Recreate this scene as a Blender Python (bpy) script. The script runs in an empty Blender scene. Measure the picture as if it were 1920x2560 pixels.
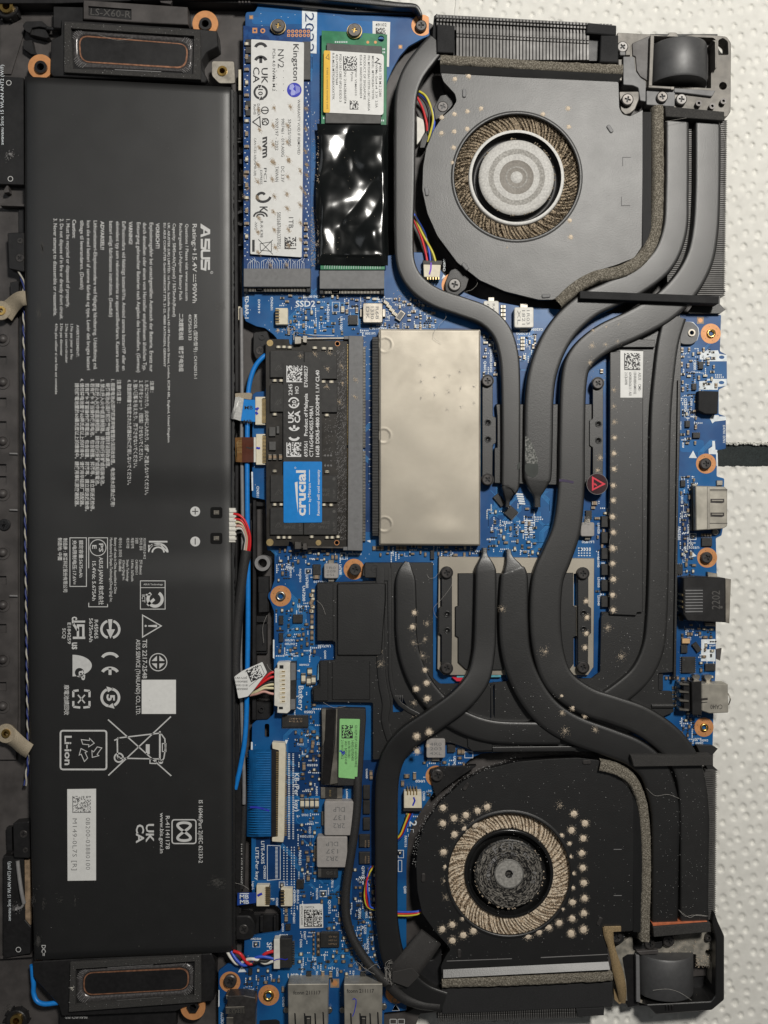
import bpy, math, random
from mathutils import Vector, noise as mnoise
from mathutils.geometry import tessellate_polygon
random.seed(7)
SC = bpy.context.scene
COL = SC.collection
# ---- camera: straight down over an opened laptop, 33 cm away; 1 photo pixel = 0.138 mm on the circuit board
S = 0.000138; HC = 0.33; ZR = 0.008
def P(x, y, z):                      # photo pixel + height in mm -> metres
    k = S * (HC - z * .001) / (HC - ZR)
    return ((x - 960) * k, (1280 - y) * k, z * .001)
cam = bpy.data.cameras.new('camera'); camo = bpy.data.objects.new('camera', cam); COL.objects.link(camo)
cam.sensor_fit = 'VERTICAL'; cam.angle = 2 * math.atan(1280 * S / (HC - ZR)); cam.clip_start = .01; cam.clip_end = 10
camo.location = (0, 0, HC); SC.camera = camo
# ---- room light: dim warm room, one lamp up and to the right
w = bpy.data.worlds.new('World'); SC.world = w; w.use_nodes = True
bg = w.node_tree.nodes['Background']; bg.inputs[0].default_value = (.96, .98, 1, 1); bg.inputs[1].default_value = .05
la = bpy.data.lights.new('room_lamp', 'AREA'); la.shape = 'DISK'; la.size = .10; la.energy = 4.35; la.color = (1, .964, .90)
lao = bpy.data.objects.new('room_lamp', la); COL.objects.link(lao)
lao.location = (.19, .335, .60)
lao.rotation_euler = (Vector((0.02, .0, 0)) - lao.location).to_track_quat('-Z', 'Y').to_euler()
lb = bpy.data.lights.new('window_light', 'AREA'); lb.shape = 'RECTANGLE'; lb.size = .22; lb.size_y = .5; lb.energy = .28; lb.color = (.93, .97, 1)
lbo = bpy.data.objects.new('window_light', lb); COL.objects.link(lbo); lbo.location = (-.52, .22, .52)
lbo.rotation_euler = (Vector((-.05, .05, 0)) - lbo.location).to_track_quat('-Z', 'Y').to_euler()
SC.view_settings.view_transform = 'Standard'; SC.view_settings.look = 'None'; SC.view_settings.exposure = 0; SC.view_settings.gamma = 1

# ---- materials
MATS = {}
def mat(name, col, rough=.5, metal=0, var=.15, scale=700, bump=0, bscale=4000, col2=None, thr=(.35, .65), detail=4, spec=.5, rvar=.08, alpha=None):
    m = bpy.data.materials.new(name); m.use_nodes = True; nt = m.node_tree; n = nt.nodes; l = nt.links
    b = n['Principled BSDF']
    tc = n.new('ShaderNodeTexCoord'); nz = n.new('ShaderNodeTexNoise'); nz.inputs['Scale'].default_value = scale; nz.inputs['Detail'].default_value = detail
    l.new(tc.outputs['Object'], nz.inputs['Vector'])
    r = n.new('ShaderNodeValToRGB'); e = r.color_ramp.elements
    e[0].position, e[1].position = thr
    c1 = [max(0, c * (1 - var)) for c in col]; c2 = [min(1, c * (1 + var)) for c in col] if col2 is None else col2
    if col2 is not None: c1 = col
    e[0].color = (*c1, 1); e[1].color = (*c2, 1)
    l.new(nz.outputs['Fac'], r.inputs['Fac']); l.new(r.outputs['Color'], b.inputs['Base Color'])
    n2 = n.new('ShaderNodeTexNoise'); n2.inputs['Scale'].default_value = 130; n2.inputs['Detail'].default_value = 6
    l.new(tc.outputs['Object'], n2.inputs['Vector'])
    mr = n.new('ShaderNodeMapRange'); mr.inputs[1].default_value = .3; mr.inputs[2].default_value = .7
    mr.inputs[3].default_value = max(.03, rough - rvar); mr.inputs[4].default_value = min(1, rough + rvar)
    l.new(n2.outputs['Fac'], mr.inputs[0]); l.new(mr.outputs[0], b.inputs['Roughness'])
    b.inputs['Metallic'].default_value = metal; b.inputs['Specular IOR Level'].default_value = spec
    if bump:
        n3 = n.new('ShaderNodeTexNoise'); n3.inputs['Scale'].default_value = bscale; n3.inputs['Detail'].default_value = 3
        l.new(tc.outputs['Object'], n3.inputs['Vector'])
        bu = n.new('ShaderNodeBump'); bu.inputs['Strength'].default_value = bump; bu.inputs['Distance'].default_value = .0001
        l.new(n3.outputs['Fac'], bu.inputs['Height']); l.new(bu.outputs['Normal'], b.inputs['Normal'])
    if alpha is not None: b.inputs['Alpha'].default_value = alpha
    MATS[name] = m; return m
towel = mat('paper_towel', (.755, .745, .70), .95, var=.05, scale=220, bump=.5, bscale=2500)
cloth = mat('dark_woven_cloth', (.014, .02, .02), .8, var=.5, scale=3000, bump=.8)
plas = mat('black_plastic', (.011, .0105, .011), .46, bump=.25, var=.2)
chas = mat('chassis_plastic', (.062, .056, .054), .5, bump=.35, var=.25, scale=160)
paint = mat('black_paint', (.012, .0117, .0115), .46, bump=.35, bscale=2600, var=.12, scale=300, rvar=.012, spec=.85)
paint2 = mat('black_paint_dimmed', (.0055, .0053, .0053), .44, bump=.35, bscale=2600, var=.12, scale=300, rvar=.012, spec=1)  # same black paint, dimmer light of the lower half put into its colour
batm = mat('battery_film', (.0042, .0041, .004), .49, bump=.25, bscale=6000, var=.12, scale=2500, rvar=.015, spec=1)
foam = mat('grey_foam', (.085, .074, .056), .95, bump=1, bscale=2600, col2=(.34, .31, .255), thr=(.44, .70), scale=2600)
foamb = mat('black_foam', (.016, .016, .017), .85, bump=.9, bscale=4500, var=.35, scale=4000)
foamd = mat('charcoal_foam', (.03, .029, .028), .9, bump=1, bscale=3500, col2=(.075, .07, .064), thr=(.5, .72), scale=4200)
pcb = mat('blue_solder_mask', (.006, .066, .22), .38, col2=(.008, .105, .30), thr=(.42, .58), scale=55, detail=6, bump=.06)
pcbl = mat('blue_copper_pour', (.008, .125, .36), .36, var=.08, scale=90)
pcbd = mat('blue_bare_mask', (.004, .037, .135), .4, var=.15, scale=90)
trace = mat('blue_trace', (.045, .25, .56), .35, var=.1)
pcbs = mat('navy_solder_mask', (.008, .045, .17), .38, col2=(.012, .07, .23), thr=(.45, .6), scale=600)
pcbg = mat('green_solder_mask', (.02, .17, .075), .4, col2=(.03, .22, .10), thr=(.45, .6), scale=300)
pcbk = mat('black_solder_mask', (.020, .017, .014), .42, var=.3, scale=500, bump=.1)
chip = mat('black_chip', (.024, .023, .022), .55, bump=.3, bscale=7000, var=.2)
chipg = mat('grey_chip', (.085, .083, .08), .6, bump=.4, bscale=7000, var=.12)
sock = mat('grey_socket', (.165, .165, .168), .55, bump=.1, var=.08)
smear = mat('brown_smear', (.42, .325, .225), 1, var=.2, scale=2500)
portm = mat('port_metal', (.44, .415, .36), .5, .65, var=.16, scale=250, bump=.1)
silver = mat('bright_metal', (.42, .395, .35), .42, 1, var=.1, bump=.08)
tin = mat('dull_metal', (.40, .37, .32), .48, 1, var=.2, scale=300, bump=.15)
nickel = mat('nickel_sheet', (.43, .395, .335), .56, 1, var=.07, scale=60, bump=.2, bscale=6500, rvar=.05)
frame = mat('grey_cast_frame', (.15, .14, .126), .5, .35, var=.25, scale=250, bump=.35)
darkm = mat('dark_screw', (.075, .07, .068), .4, .6, var=.2)
steel = mat('screw_steel', (.13, .122, .115), .5, 1, var=.15)
copper = mat('copper_pad', (.62, .285, .115), .45, .2, var=.08)
brass = mat('brass', (.75, .5, .16), .3, 1, var=.15)
gold = mat('gold_contact', (.7, .52, .25), .35, .8, var=.15)
cream = mat('cream_plastic', (.70, .64, .50), .5, var=.06)
white = mat('white_label', (.74, .74, .72), .5, var=.03)
klab = mat('glossy_white_label', (.72, .72, .70), .33, var=.03)
silk = mat('white_silkscreen', (.74, .79, .82), .5, var=.1)
copd = mat('dull_copper', (.30, .145, .085), .45, .4, var=.3, scale=900)
lprint = mat('thin_grey_ink', (.16, .16, .16), .5, var=.1)
gprint = mat('grey_print', (.60, .60, .59), .5, var=.06)
wprint = mat('white_print', (.74, .74, .74), .5, var=.04)
kprint = mat('black_print', (.02, .02, .022), .5, var=.1)
dprint = mat('faint_grey_print', (.075, .072, .068), .55, var=.1)
sprint = mat('socket_print', (.16, .16, .16), .5, var=.1)
blab = mat('blue_label', (.0, .21, .62), .45, var=.04)
bcab = mat('blue_cable', (.008, .20, .62), .4, var=.08)
navy = mat('navy_ribbon', (.003, .085, .25), .38, var=.12, scale=500)
grey = mat('grey_cable', (.22, .215, .215), .45, var=.1)
red = mat('red_wire', (.62, .02, .025), .4, var=.1)
yel = mat('yellow_wire', (.62, .55, .05), .4, var=.1)
blu = mat('blue_wire', (.03, .09, .55), .4, var=.1)
wht = mat('white_wire', (.70, .68, .62), .45, var=.08)
pale = mat('pale_yellow_wire', (.66, .60, .38), .45, var=.08)
pinkw = mat('pink_wire', (.60, .33, .28), .45, var=.08)
blk = mat('black_wire', (.012, .012, .013), .5, bump=.4)
sleeve = mat('black_braided_sleeve', (.022, .021, .021), .6, bump=1, bscale=5000, var=.5, scale=5000)
dust = mat('tan_dust', (.66, .555, .43), 1, var=.22, scale=2500)
dustd2 = mat('pale_dusty_blade', (.20, .165, .12), .95, col2=(.68, .58, .45), thr=(.30, .50), scale=2300)
dustd = mat('dusty_blade', (.10, .08, .058), .95, col2=(.40, .32, .225), thr=(.34, .52), scale=2300)
dustw = mat('pale_dusty_metal', (.30, .29, .27), .6, .1, col2=(.55, .535, .50), thr=(.4, .65), scale=1900, bump=.9, bscale=3500)
orange = mat('orange_label', (.72, .38, .03), .5, var=.05)
green = mat('green_label', (.27, .60, .23), .5, var=.04)
brown = mat('brown_flex', (.085, .022, .010), .35, var=.1)
amber = mat('amber_flex', (.16, .075, .02), .35, var=.15)
fabric = mat('beige_conductive_fabric', (.34, .288, .21), .7, bump=1, bscale=4200, var=.16, scale=3200)
goldf = mat('gold_conductive_fabric', (.36, .26, .14), .55, .3, bump=1, bscale=4500, var=.25, scale=3000)
sfab = mat('silver_cloth', (.50, .50, .48), .5, .3, bump=.6, bscale=2500, var=.12, scale=1500)
tape = mat('black_cloth_tape', (.03, .028, .027), .75, bump=1, bscale=5200, var=.35, scale=5000)
film = mat('black_glossy_film', (.005, .006, .006), .2, var=.1, rvar=.03, spec=.7, bump=.05, bscale=1500)
clearp = mat('clear_surround', (.09, .085, .085), .22, .25, var=.3, scale=1500)
tan = mat('capacitor_tan', (.30, .215, .14), .5, var=.15)
tant = mat('orange_tantalum', (.62, .40, .2), .5, var=.08)
ferr = mat('grey_ferrite', (.34, .32, .305), .6, bump=.5, bscale=5000, var=.06)
purple = mat('marker_ink', (.16, .03, .55), .5, var=.1)
inkb = mat('blue_marker_ink', (.02, .03, .42), .5, var=.1)
inkd = mat('dark_purple_ink', (.03, .015, .06), .5, var=.1)
redp = mat('red_print', (.68, .03, .06), .45, var=.08)
dome = mat('dark_sticker', (.055, .03, .033), .2, var=.1)
foilw = mat('wood_toned_foil', (.28, .20, .13), .5, var=.3, scale=500)
worn = mat('worn_bare_patch', (.20, .20, .19), .6, .3, col2=(.05, .055, .05), thr=(.42, .56), scale=1400)
inkk = mat('dark_green_smudge', (.016, .022, .018), .5, var=.2)

# ---- geometry helpers (pixel x,y; height in mm)
CR = dict(A=(0,0,640),B=(580,0,440),C=(580,400,440),D=(980,0,520),E=(1400,0,520),F=(980,440,520),G=(1400,480,520),H=(580,780,440),
 I=(580,1100,440),J=(940,800,540),K=(1400,900,520),L=(580,1480,440),M=(940,1320,540),N=(1400,1340,520),O=(580,1860,440),Q=(980,1820,520),
 R=(1400,1820,520),S=(540,2220,480),T=(980,2200,520),U=(1400,2200,520),V=(0,520,640),W=(0,1000,640),X=(0,1500,640),Y=(0,2000,640))
def c(k, u, v):
    x, y, w_ = CR[k]; return (x + u * w_ / 1659, y + v * w_ / 1659)
def cs(k, *uv): return [c(k, uv[i], uv[i + 1]) for i in range(0, len(uv), 2)]
def sc(k, d): return d * CR[k][2] / 1659
def circ(x, y, r, n=28, ry=None, a=0):
    ry = ry or r
    return [(x + r * math.cos(6.28318 * i / n + a), y + ry * math.sin(6.28318 * i / n + a)) for i in range(n)]
def rect(x0, y0, x1, y1): return [(x0, y0), (x1, y0), (x1, y1), (x0, y1)]
def fillet(pts, r, n=4):
    out = []; m = len(pts)
    for i in range(m):
        p0, p, p1 = Vector(pts[i - 1]), Vector(pts[i]), Vector(pts[(i + 1) % m])
        a = p + (p0 - p).normalized() * min(r, (p0 - p).length * .45); b = p + (p1 - p).normalized() * min(r, (p1 - p).length * .45)
        for k in range(n + 1):
            t = k / n; q = a * (1 - t) ** 2 + p * 2 * t * (1 - t) + b * t * t; out.append((q.x, q.y))
    return out
def rrect(x0, y0, x1, y1, r, n=4): return fillet(rect(x0, y0, x1, y1), r, n)
def rotr(cx, cy, w_, h, ang):
    ca, sa = math.cos(math.radians(ang)), math.sin(math.radians(ang))
    return [(cx + a * ca - b * sa, cy + a * sa + b * ca) for a, b in ((-w_/2, -h/2), (w_/2, -h/2), (w_/2, h/2), (-w_/2, h/2))]
def cat(pts, n=6):
    out = []; m = len(pts)
    for i in range(m - 1):
        p0, p1, p2, p3 = pts[max(0, i - 1)], pts[i], pts[i + 1], pts[min(m - 1, i + 2)]
        for k in range(n):
            t = k / n
            out.append(tuple(.5 * (2*b + (c_ - a) * t + (2*a - 5*b + 4*c_ - d) * t*t + (3*b - a - 3*c_ + d) * t**3) for a, b, c_, d in zip(p0, p1, p2, p3)))
    out.append(tuple(pts[-1])); return out
def area(p): return sum(p[i-1][0]*p[i][1] - p[i][0]*p[i-1][1] for i in range(len(p))) / 2
_fc = bpy.data.curves.new('text_source', 'FONT'); _fo = bpy.data.objects.new('text_source', _fc); _fc.resolution_u = 2
def zat(z, x, y): return z(x, y) if callable(z) else z
class MB:
    def __init__(s): s.v = []; s.f = []; s.m = []; s.sm = []; s.mi = 0
    def i(s, k): s.mi = k; return s
    def add(s, vs, fs, smooth=False):
        o = len(s.v); s.v += vs
        for f in fs: s.f.append([k + o for k in f]); s.m.append(s.mi); s.sm.append(smooth)
        return s
    def poly(s, pts, zt, zb, bev=0, holes=(), cap=True, smooth=False):
        rings = []
        for k, r in enumerate([pts] + list(holes)):
            r = list(r); a = area(r)
            if (a > 0) == (k == 0): r.reverse()
            rings.append(r)
        vs = []; fs = []; tops = []
        for k, r in enumerate(rings):
            n = len(r); W_ = [P(x, y, zt) for x, y in r]
            b = bev if k == 0 else 0
            ob = len(vs); vs += [(x, y, zb * .001) for x, y, _ in W_]
            om = len(vs); vs += [(x, y, (zt - b * .138) * .001) for x, y, _ in W_]
            for j in range(n):
                q = (j + 1) % n; fs.append((ob + j, ob + q, om + q, om + j))
            if b:
                t = []
                for j in range(n):
                    p0, p, p1 = Vector(r[j-1]), Vector(r[j]), Vector(r[(j+1) % n])
                    d0 = (p - p0).normalized(); d1 = (p1 - p).normalized()
                    n0 = Vector((d0.y, -d0.x)); n1 = Vector((d1.y, -d1.x)); q_ = n0 + n1
                    dd = max(.35, 1 + n0.dot(n1)); t.append(tuple(p + q_ * (b / dd)))
                ot = len(vs); vs += [P(x, y, zt) for x, y in t]
                for j in range(n):
                    q = (j + 1) % n; fs.append((om + j, om + q, ot + q, ot + j))
                tops.append((t, ot))
            else: tops.append((r, om))
        if cap:
            idx = []; [idx.extend(range(o, o + len(r))) for r, o in tops]; flat = [p for r, _ in tops for p in r]
            for tri in tessellate_polygon([[Vector((x, y, 0)) for x, y in r] for r, _ in tops]):
                a = area([flat[k] for k in tri]); tri = tri if a < 0 else tri[::-1]
                fs.append(tuple(idx[k] for k in tri))
        return s.add(vs, fs, smooth)
    def box(s, x0, y0, x1, y1, zt, zb, bev=0): return s.poly(rect(x0, y0, x1, y1), zt, zb, bev)
    def rb(s, cx, cy, w_, h, a, zt, zb, bev=0): return s.poly(rotr(cx, cy, w_, h, a), zt, zb, bev)
    def cyl(s, x, y, r, zt, zb, n=24, bev=0): return s.poly(circ(x, y, r, n), zt, zb, bev)
    def ring(s, x, y, ro, ri, zt, zb, n=32): return s.poly(circ(x, y, ro, n), zt, zb, 0, [circ(x, y, ri, n)])
    def flat(s, pts, z, holes=()):
        rings = [list(pts)] + [list(h) for h in holes]; fl = [p for r in rings for p in r]
        fs = []
        for tri in tessellate_polygon([[Vector((x, y, 0)) for x, y in r] for r in rings]):
            fs.append(tri if area([fl[k] for k in tri]) < 0 else tri[::-1])
        return s.add([P(x, y, zat(z, x, y)) for x, y in fl], fs)
    def stroke(s, pts, w_, z, closed=False):
        n = len(pts); L = []; R = []
        for i in range(n):
            p = Vector(pts[i]); a = Vector(pts[i-1]) if (i > 0 or closed) else None; b = Vector(pts[(i+1) % n]) if (i < n-1 or closed) else None
            d0 = (p - a).normalized() if a is not None else None; d1 = (b - p).normalized() if b is not None else None
            d0 = d0 or d1; d1 = d1 or d0
            n0 = Vector((-d0.y, d0.x)); n1 = Vector((-d1.y, d1.x)); q = (n0 + n1) * (w_ / 2 / max(.4, 1 + n0.dot(n1)))
            L.append(p + q); R.append(p - q)
        vs = [P(q.x, q.y, zat(z, q.x, q.y)) for q in L + R]
        fs = [(i, n + i, n + (i+1) % n, (i+1) % n) for i in range(n if closed else n - 1)]
        return s.add(vs, fs)
    def text(s, t, x, y, L, h, d, z, bold=0, shear=0, sp=1.0):
        _fc.body = t; _fc.offset = bold; _fc.shear = shear; _fc.space_character = sp
        me = bpy.data.meshes.new_from_object(_fo); co = [v.co.copy() for v in me.vertices]
        if co:
            x0 = min(v.x for v in co); x1 = max(v.x for v in co); ky = h / .727; kx = (L / max(1e-6, x1 - x0)) if L else ky
            out = []
            for v in co:
                a = (v.x - x0) * kx; b = v.y * ky
                px = {'d': (x + b, y + a), 'u': (x - b, y - a), 'r': (x + a, y - b), 'l': (x - a, y + b)}[d]
                out.append(P(px[0], px[1], zat(z, *px)))
            s.add(out, [tuple(p.vertices) for p in me.polygons])
        bpy.data.meshes.remove(me); return s
    def sweep(s, path, h, prof=None, caps=True, seg=6, smooth=True):
        """flattened pipe along (x, y, width, top height)"""
        prof = prof or [(-1, 0), (-1, .55), (-.985, .78), (-.945, .92), (-.88, .985), (-.7, 1), (0, 1.006), (.7, 1), (.88, .985), (.945, .92), (.985, .78), (1, .55), (1, 0)]
        p = cat(path, seg) if seg > 1 else path; n = len(p); k = len(prof); vs = []
        for i, (x, y, w_, zt) in enumerate(p):
            a = p[max(0, i-1)]; b = p[min(n-1, i+1)]; d = Vector((b[0]-a[0], b[1]-a[1])).normalized(); nx, ny = -d.y, d.x
            for sx, t in prof:
                X, Y, _ = P(x + nx * sx * w_ / 2, y + ny * sx * w_ / 2, zt); vs.append((X, Y, (zt - h + h * t) * .001))
        fs = [(i*k + j, i*k + j + 1, (i+1)*k + j + 1, (i+1)*k + j) for i in range(n-1) for j in range(k-1)]
        s.add(vs, fs, smooth)
        if caps: s.add([vs[j] for j in range(k)] + [vs[(n-1)*k + j] for j in range(k)], [tuple(range(k)), tuple(range(2*k-1, k-1, -1))])
        return s
    def tube(s, path, r, n=8, seg=5, wob=0):
        """round wire along (x, y, height); r in px"""
        p = cat(path, seg) if seg > 1 else path; m = len(p); W_ = [Vector(P(*q)) for q in p]; rm = r * S; vs = []
        for i in range(m):
            d = (W_[min(m-1, i+1)] - W_[max(0, i-1)]).normalized(); a = d.cross(Vector((0, 0, 1)))
            a = a.normalized() if a.length > 1e-6 else Vector((1, 0, 0)); b = a.cross(d)
            for j in range(n):
                t = 6.28318 * j / n; vs.append(tuple(W_[i] + (a * math.cos(t) + b * math.sin(t)) * rm))
        fs = [(i*n + j, i*n + (j+1) % n, (i+1)*n + (j+1) % n, (i+1)*n + j) for i in range(m-1) for j in range(n)]
        s.add(vs, fs, True); s.add(vs[:n] + vs[-n:], [tuple(range(n)), tuple(range(2*n-1, n-1, -1))]); return s
    def lathe(s, x, y, zref, prof, n=64, smooth=True):
        """profile of (radius px, height mm) turned about the axis through (x, y) seen at height zref"""
        X, Y, _ = P(x, y, zref); k = S * (HC - zref * .001) / (HC - ZR); vs = []; m = len(prof)
        for i in range(n):
            t = 6.28318 * i / n; vs += [(X + r * k * math.cos(t), Y + r * k * math.sin(t), z * .001) for r, z in prof]
        return s.add(vs, [(i*m + j, ((i+1) % n)*m + j, ((i+1) % n)*m + j + 1, i*m + j + 1) for i in range(n) for j in range(m-1)], smooth)
    def grid(s, fx, nu, nv, smooth=True):
        vs = [fx(i / nu, j / nv) for j in range(nv + 1) for i in range(nu + 1)]
        return s.add(vs, [(j*(nu+1)+i, (j+1)*(nu+1)+i, (j+1)*(nu+1)+i+1, j*(nu+1)+i+1) for j in range(nv) for i in range(nu)], smooth)
    def bits(s, cx, cy, r, n, z, size=1.3, hz=.35, ex=1, ang=0, sig=.55):
        ca, sa = math.cos(ang), math.sin(ang)
        for _ in range(n):
            q = min(sig*2.6 if sig < .55 else 2.2, abs(random.gauss(0, sig))); t = random.uniform(0, 6.283)
            a, b = q * r * math.cos(t) * ex, q * r * math.sin(t)
            x, y = cx + a * ca - b * sa, cy + a * sa + b * ca; e = size * random.uniform(.5, 1.3)
            z0 = zat(z, x, y); z1 = z0 + hz * random.uniform(.2, 1) * max(.15, 1 - q * .5)
            t0 = random.uniform(0, 6.283)
            s.add([P(x + e * math.cos(t0 + 2.094*k), y + e * math.sin(t0 + 2.094*k), z0) for k in range(3)] + [P(x + random.uniform(-.6, .6), y + random.uniform(-.6, .6), z1)], [(0, 3, 1), (1, 3, 2), (2, 3, 0)])
        return s
    def mound(s, cx, cy, r, n, z, core=.8, hh=.3):
        zz = zat(z, cx, cy); k = 14; vs = []; R_ = r*core
        for j, (f, h) in enumerate(((1, 0), (.75, hh*.5), (.42, hh))):
            for i in range(k): q = R_*f*random.uniform(.85, 1.15); vs.append(P(cx + q*math.cos(6.283*i/k), cy + q*math.sin(6.283*i/k), zz + h + random.uniform(-.05, .05)))
        vs.append(P(cx, cy, zz + hh*1.1))
        s.add(vs, [(j*k+i, j*k+(i+1) % k, (j+1)*k+(i+1) % k, (j+1)*k+i) for j in range(2) for i in range(k)] + [(2*k+i, 2*k+(i+1) % k, 3*k) for i in range(k)], True)
        return s.bits(cx, cy, r*1.3, int(n*2.6), z, .62, .1, sig=.44)
    def matrix(s, x0, y0, x1, y1, n, z, fill=.5):
        dx, dy = (x1-x0)/n, (y1-y0)/n
        for i in range(n):
            for j in range(n):
                if random.random() < fill or i == 0 or j == n - 1: s.flat(rect(x0+i*dx, y0+j*dy, x0+(i+1)*dx, y0+(j+1)*dy), z)
        return s
def mesh(name, mb, mats, off=(0, 0, 0)):
    me = bpy.data.meshes.new(name); ox, oy, oz = off
    me.from_pydata([(x-ox, y-oy, z-oz) for x, y, z in mb.v], [], mb.f)
    for m in (mats if isinstance(mats, (list, tuple)) else [mats]): me.materials.append(m)
    me.polygons.foreach_set('material_index', mb.m); me.polygons.foreach_set('use_smooth', mb.sm); me.update()
    return me
class Thing:
    def __init__(s, name, label, cat_, x, y, z=4, group=None, kind=None):
        o = bpy.data.objects.new(name, None); COL.objects.link(o); s.o = o; s.loc = P(x, y, z); o.location = s.loc
        o.empty_display_size = .004; o['label'] = label; o['category'] = cat_
        if group: o['group'] = group
    def part(s, name, mb, mats, parent=None, label=None, kind=None):
        me = mesh(name, mb, mats, s.loc); o = bpy.data.objects.new(name, me); COL.objects.link(o); o.parent = parent or s.o
        if label: o['label'] = label
        if kind: o['kind'] = kind
        return o
    def inst(s, name, me, x, y, z, sx=1, sy=1, sz=1, rot=0, parent=None, label=None):
        o = bpy.data.objects.new(name, me); COL.objects.link(o); o.parent = parent or s.o
        p = P(x, y, z); o.location = [a - b for a, b in zip(p, s.loc)]; k = (HC - z * .001) / (HC - ZR)
        o.scale = (sx * k, sy * k, sz); o.rotation_euler = (0, 0, -math.radians(rot))
        if label: o['label'] = label
        return o
# canonical little parts, 1 px = S metres, about their own origin
class LB(MB): pass
def local(fn):
    """build around photo centre at board height so that the mesh is centred on the origin"""
    b = MB(); fn(b, 960, 1280); return b
def cross(cx, cy, a, t, r=0):
    p = [(-t,-a),(t,-a),(t,-t),(a,-t),(a,t),(t,t),(t,a),(-t,a),(-t,t),(-a,t),(-a,-t),(-t,-t)]
    ca, sa = math.cos(r), math.sin(r); return [(cx + x*ca - y*sa, cy + x*sa + y*ca) for x, y in p]
def screw_mesh(m, inner):
    b = MB(); b.poly(circ(960, 1280, 10, 28), 8, 6.6, 1.6, [cross(960, 1280, 5.2, 1.5)]); b.i(1).cyl(960, 1280, 9.3, 7.5, 6.5, 16)
    return mesh('screw', b, [m, inner], (0, 0, .008))
SCREW = {'k': screw_mesh(darkm, blk), 's': screw_mesh(steel, blk), 'g': screw_mesh(mat('grey_screw', (.15, .145, .14), .48, .8, var=.2), blk)}
def screw(t, x, y, z, r, kind='k', rot=None, parent=None): return t.inst('screw', SCREW[kind], x, y, z, r/10, r/10, 1, random.uniform(0, 90) if rot is None else rot, parent)
def smd_mesh(name, body, w_, h, ht):
    b = MB(); x0, y0 = 960 - w_/2, 1280 - h/2
    b.box(x0 + w_*.24, y0 + .3, x0 + w_*.76, y0 + h - .3, 8 + ht, 8, .4); b.i(1); b.box(x0, y0, x0 + w_*.25, y0 + h, 8 + ht*.93, 8, .5); b.box(x0 + w_*.75, y0, x0 + w_, y0 + h, 8 + ht*.93, 8, .5)
    return mesh(name, b, [body, silver], (0, 0, .008))
CAP = smd_mesh('capacitor', tan, 12, 7, .75); CAPG = smd_mesh('capacitor', cream, 12, 7, .75); RES = smd_mesh('resistor', chip, 12, 7, .5)
def ic_mesh(n):
    b = MB(); b.box(945, 1265, 975, 1295, 9, 8.1, .8); b.i(1)
    for k in range(n):
        y = 1266.5 + k * 27 / (n - 1)
        for x in (942, 975): b.box(x, y - .6, x + 3, y + .6, 8.35, 8)
    b.i(2).cyl(950, 1270, 1.6, 9.02, 9, 10)
    return mesh('chip', b, [chip, silver, dprint], (0, 0, .008))
IC8 = ic_mesh(8); IC4 = ic_mesh(4)

# ======== the table: dark cloth and two sheets of paper towel
b = MB(); b.poly(rect(-1500, -1500, 3400, 4000), -.5, -3)
o = bpy.data.objects.new('tabletop', mesh('tabletop', b, cloth)); COL.objects.link(o); o['kind'] = 'structure'
def towel_sheet(y0, y1, edge, sign, label, seed, seam=None):
    rnd = random.Random(seed); t = Thing('paper_towel', label, 'paper towel', 1800, (y0+y1)/2, 0, 'paper towels under the laptop')
    xs = [-200, 200, 600, 900] + [950 + 3.2*i for i in range(int(1200/3.2))]; ny = int((y1-y0)/3.2); ys = [y0 + (y1-y0)*j/ny for j in range(ny+1)]
    cell = {}; 
    sp = 31
    for gy in range(int(y0/sp)-1, int(y1/sp)+2):
        for gx in range(28, 72):
            px = gx*sp + (gy % 2)*sp*.5 + rnd.uniform(-7, 7) + 9*math.sin(gy*.9); py = gy*sp + rnd.uniform(-7, 7) + 8*math.sin(gx*.8)
            cell.setdefault((int(px//sp), int(py//sp)), []).append((px, py, rnd.uniform(4.8, 7), rnd.uniform(.6, 1.1)))
    vs = []
    for y in ys:
        for x in xs:
            yy = y
            if edge and abs(y - edge) < 3: yy += 3.5*mnoise.noise(Vector((x*.08, seed, 0))) + 2*mnoise.noise(Vector((x*.4, seed, 1)))
            z = .25*mnoise.noise(Vector((x*.006, y*.006, seed))) + .10*mnoise.noise(Vector((x*.03, y*.03, seed+4))) + .035*mnoise.noise(Vector((x*.13, y*.13, seed+4)))
            if x > 940:
                cx, cy = int(x//sp), int(y//sp)
                for a in (-1, 0, 1):
                    for c_ in (-1, 0, 1):
                        for px, py, r, h in cell.get((cx+a, cy+c_), ()):
                            d = math.hypot(x-px, (y-py)*.85)/r
                            if d < 1.4: z += sign*.62*h*max(0, 1 - (d/1.3)**6)
            vs.append(P(x, yy, z + .6))
    n = len(xs); fs = [(j*n+i, (j+1)*n+i, (j+1)*n+i+1, j*n+i+1) for j in range(ny) for i in range(n-1)]
    b = MB(); b.add(vs, fs, True); t.part('sheet', b, towel)
    return t
t = towel_sheet(-330, 1106, 1106, -1, 'upper paper towel sheet with rows of pressed dots, above the dark strip of cloth', 3)
b = MB(); b.poly([(1120, -300), (1152, -300), (1150, 0), (1144, 40), (1136, 40), (1140, 0)], 1.05, .75); t.part('folded_edge', b, towel)
t = towel_sheet(1166, 2900, 1166, -1, 'lower paper towel sheet, wrinkled, with pressed dots, below the dark strip of cloth', 11)
b = MB()
for k in range(46):
    x = 1795 + k*3.2 + random.uniform(-2, 2); y = 1106 + random.uniform(-2, 2)
    b.bits(x, y + 2, random.uniform(2.5, 6) if k % 14 in (0, 1, 8) else 2.5, 14, .5, 2.2, .5)
t.part('torn_fibres', b, towel, kind='stuff')

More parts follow.
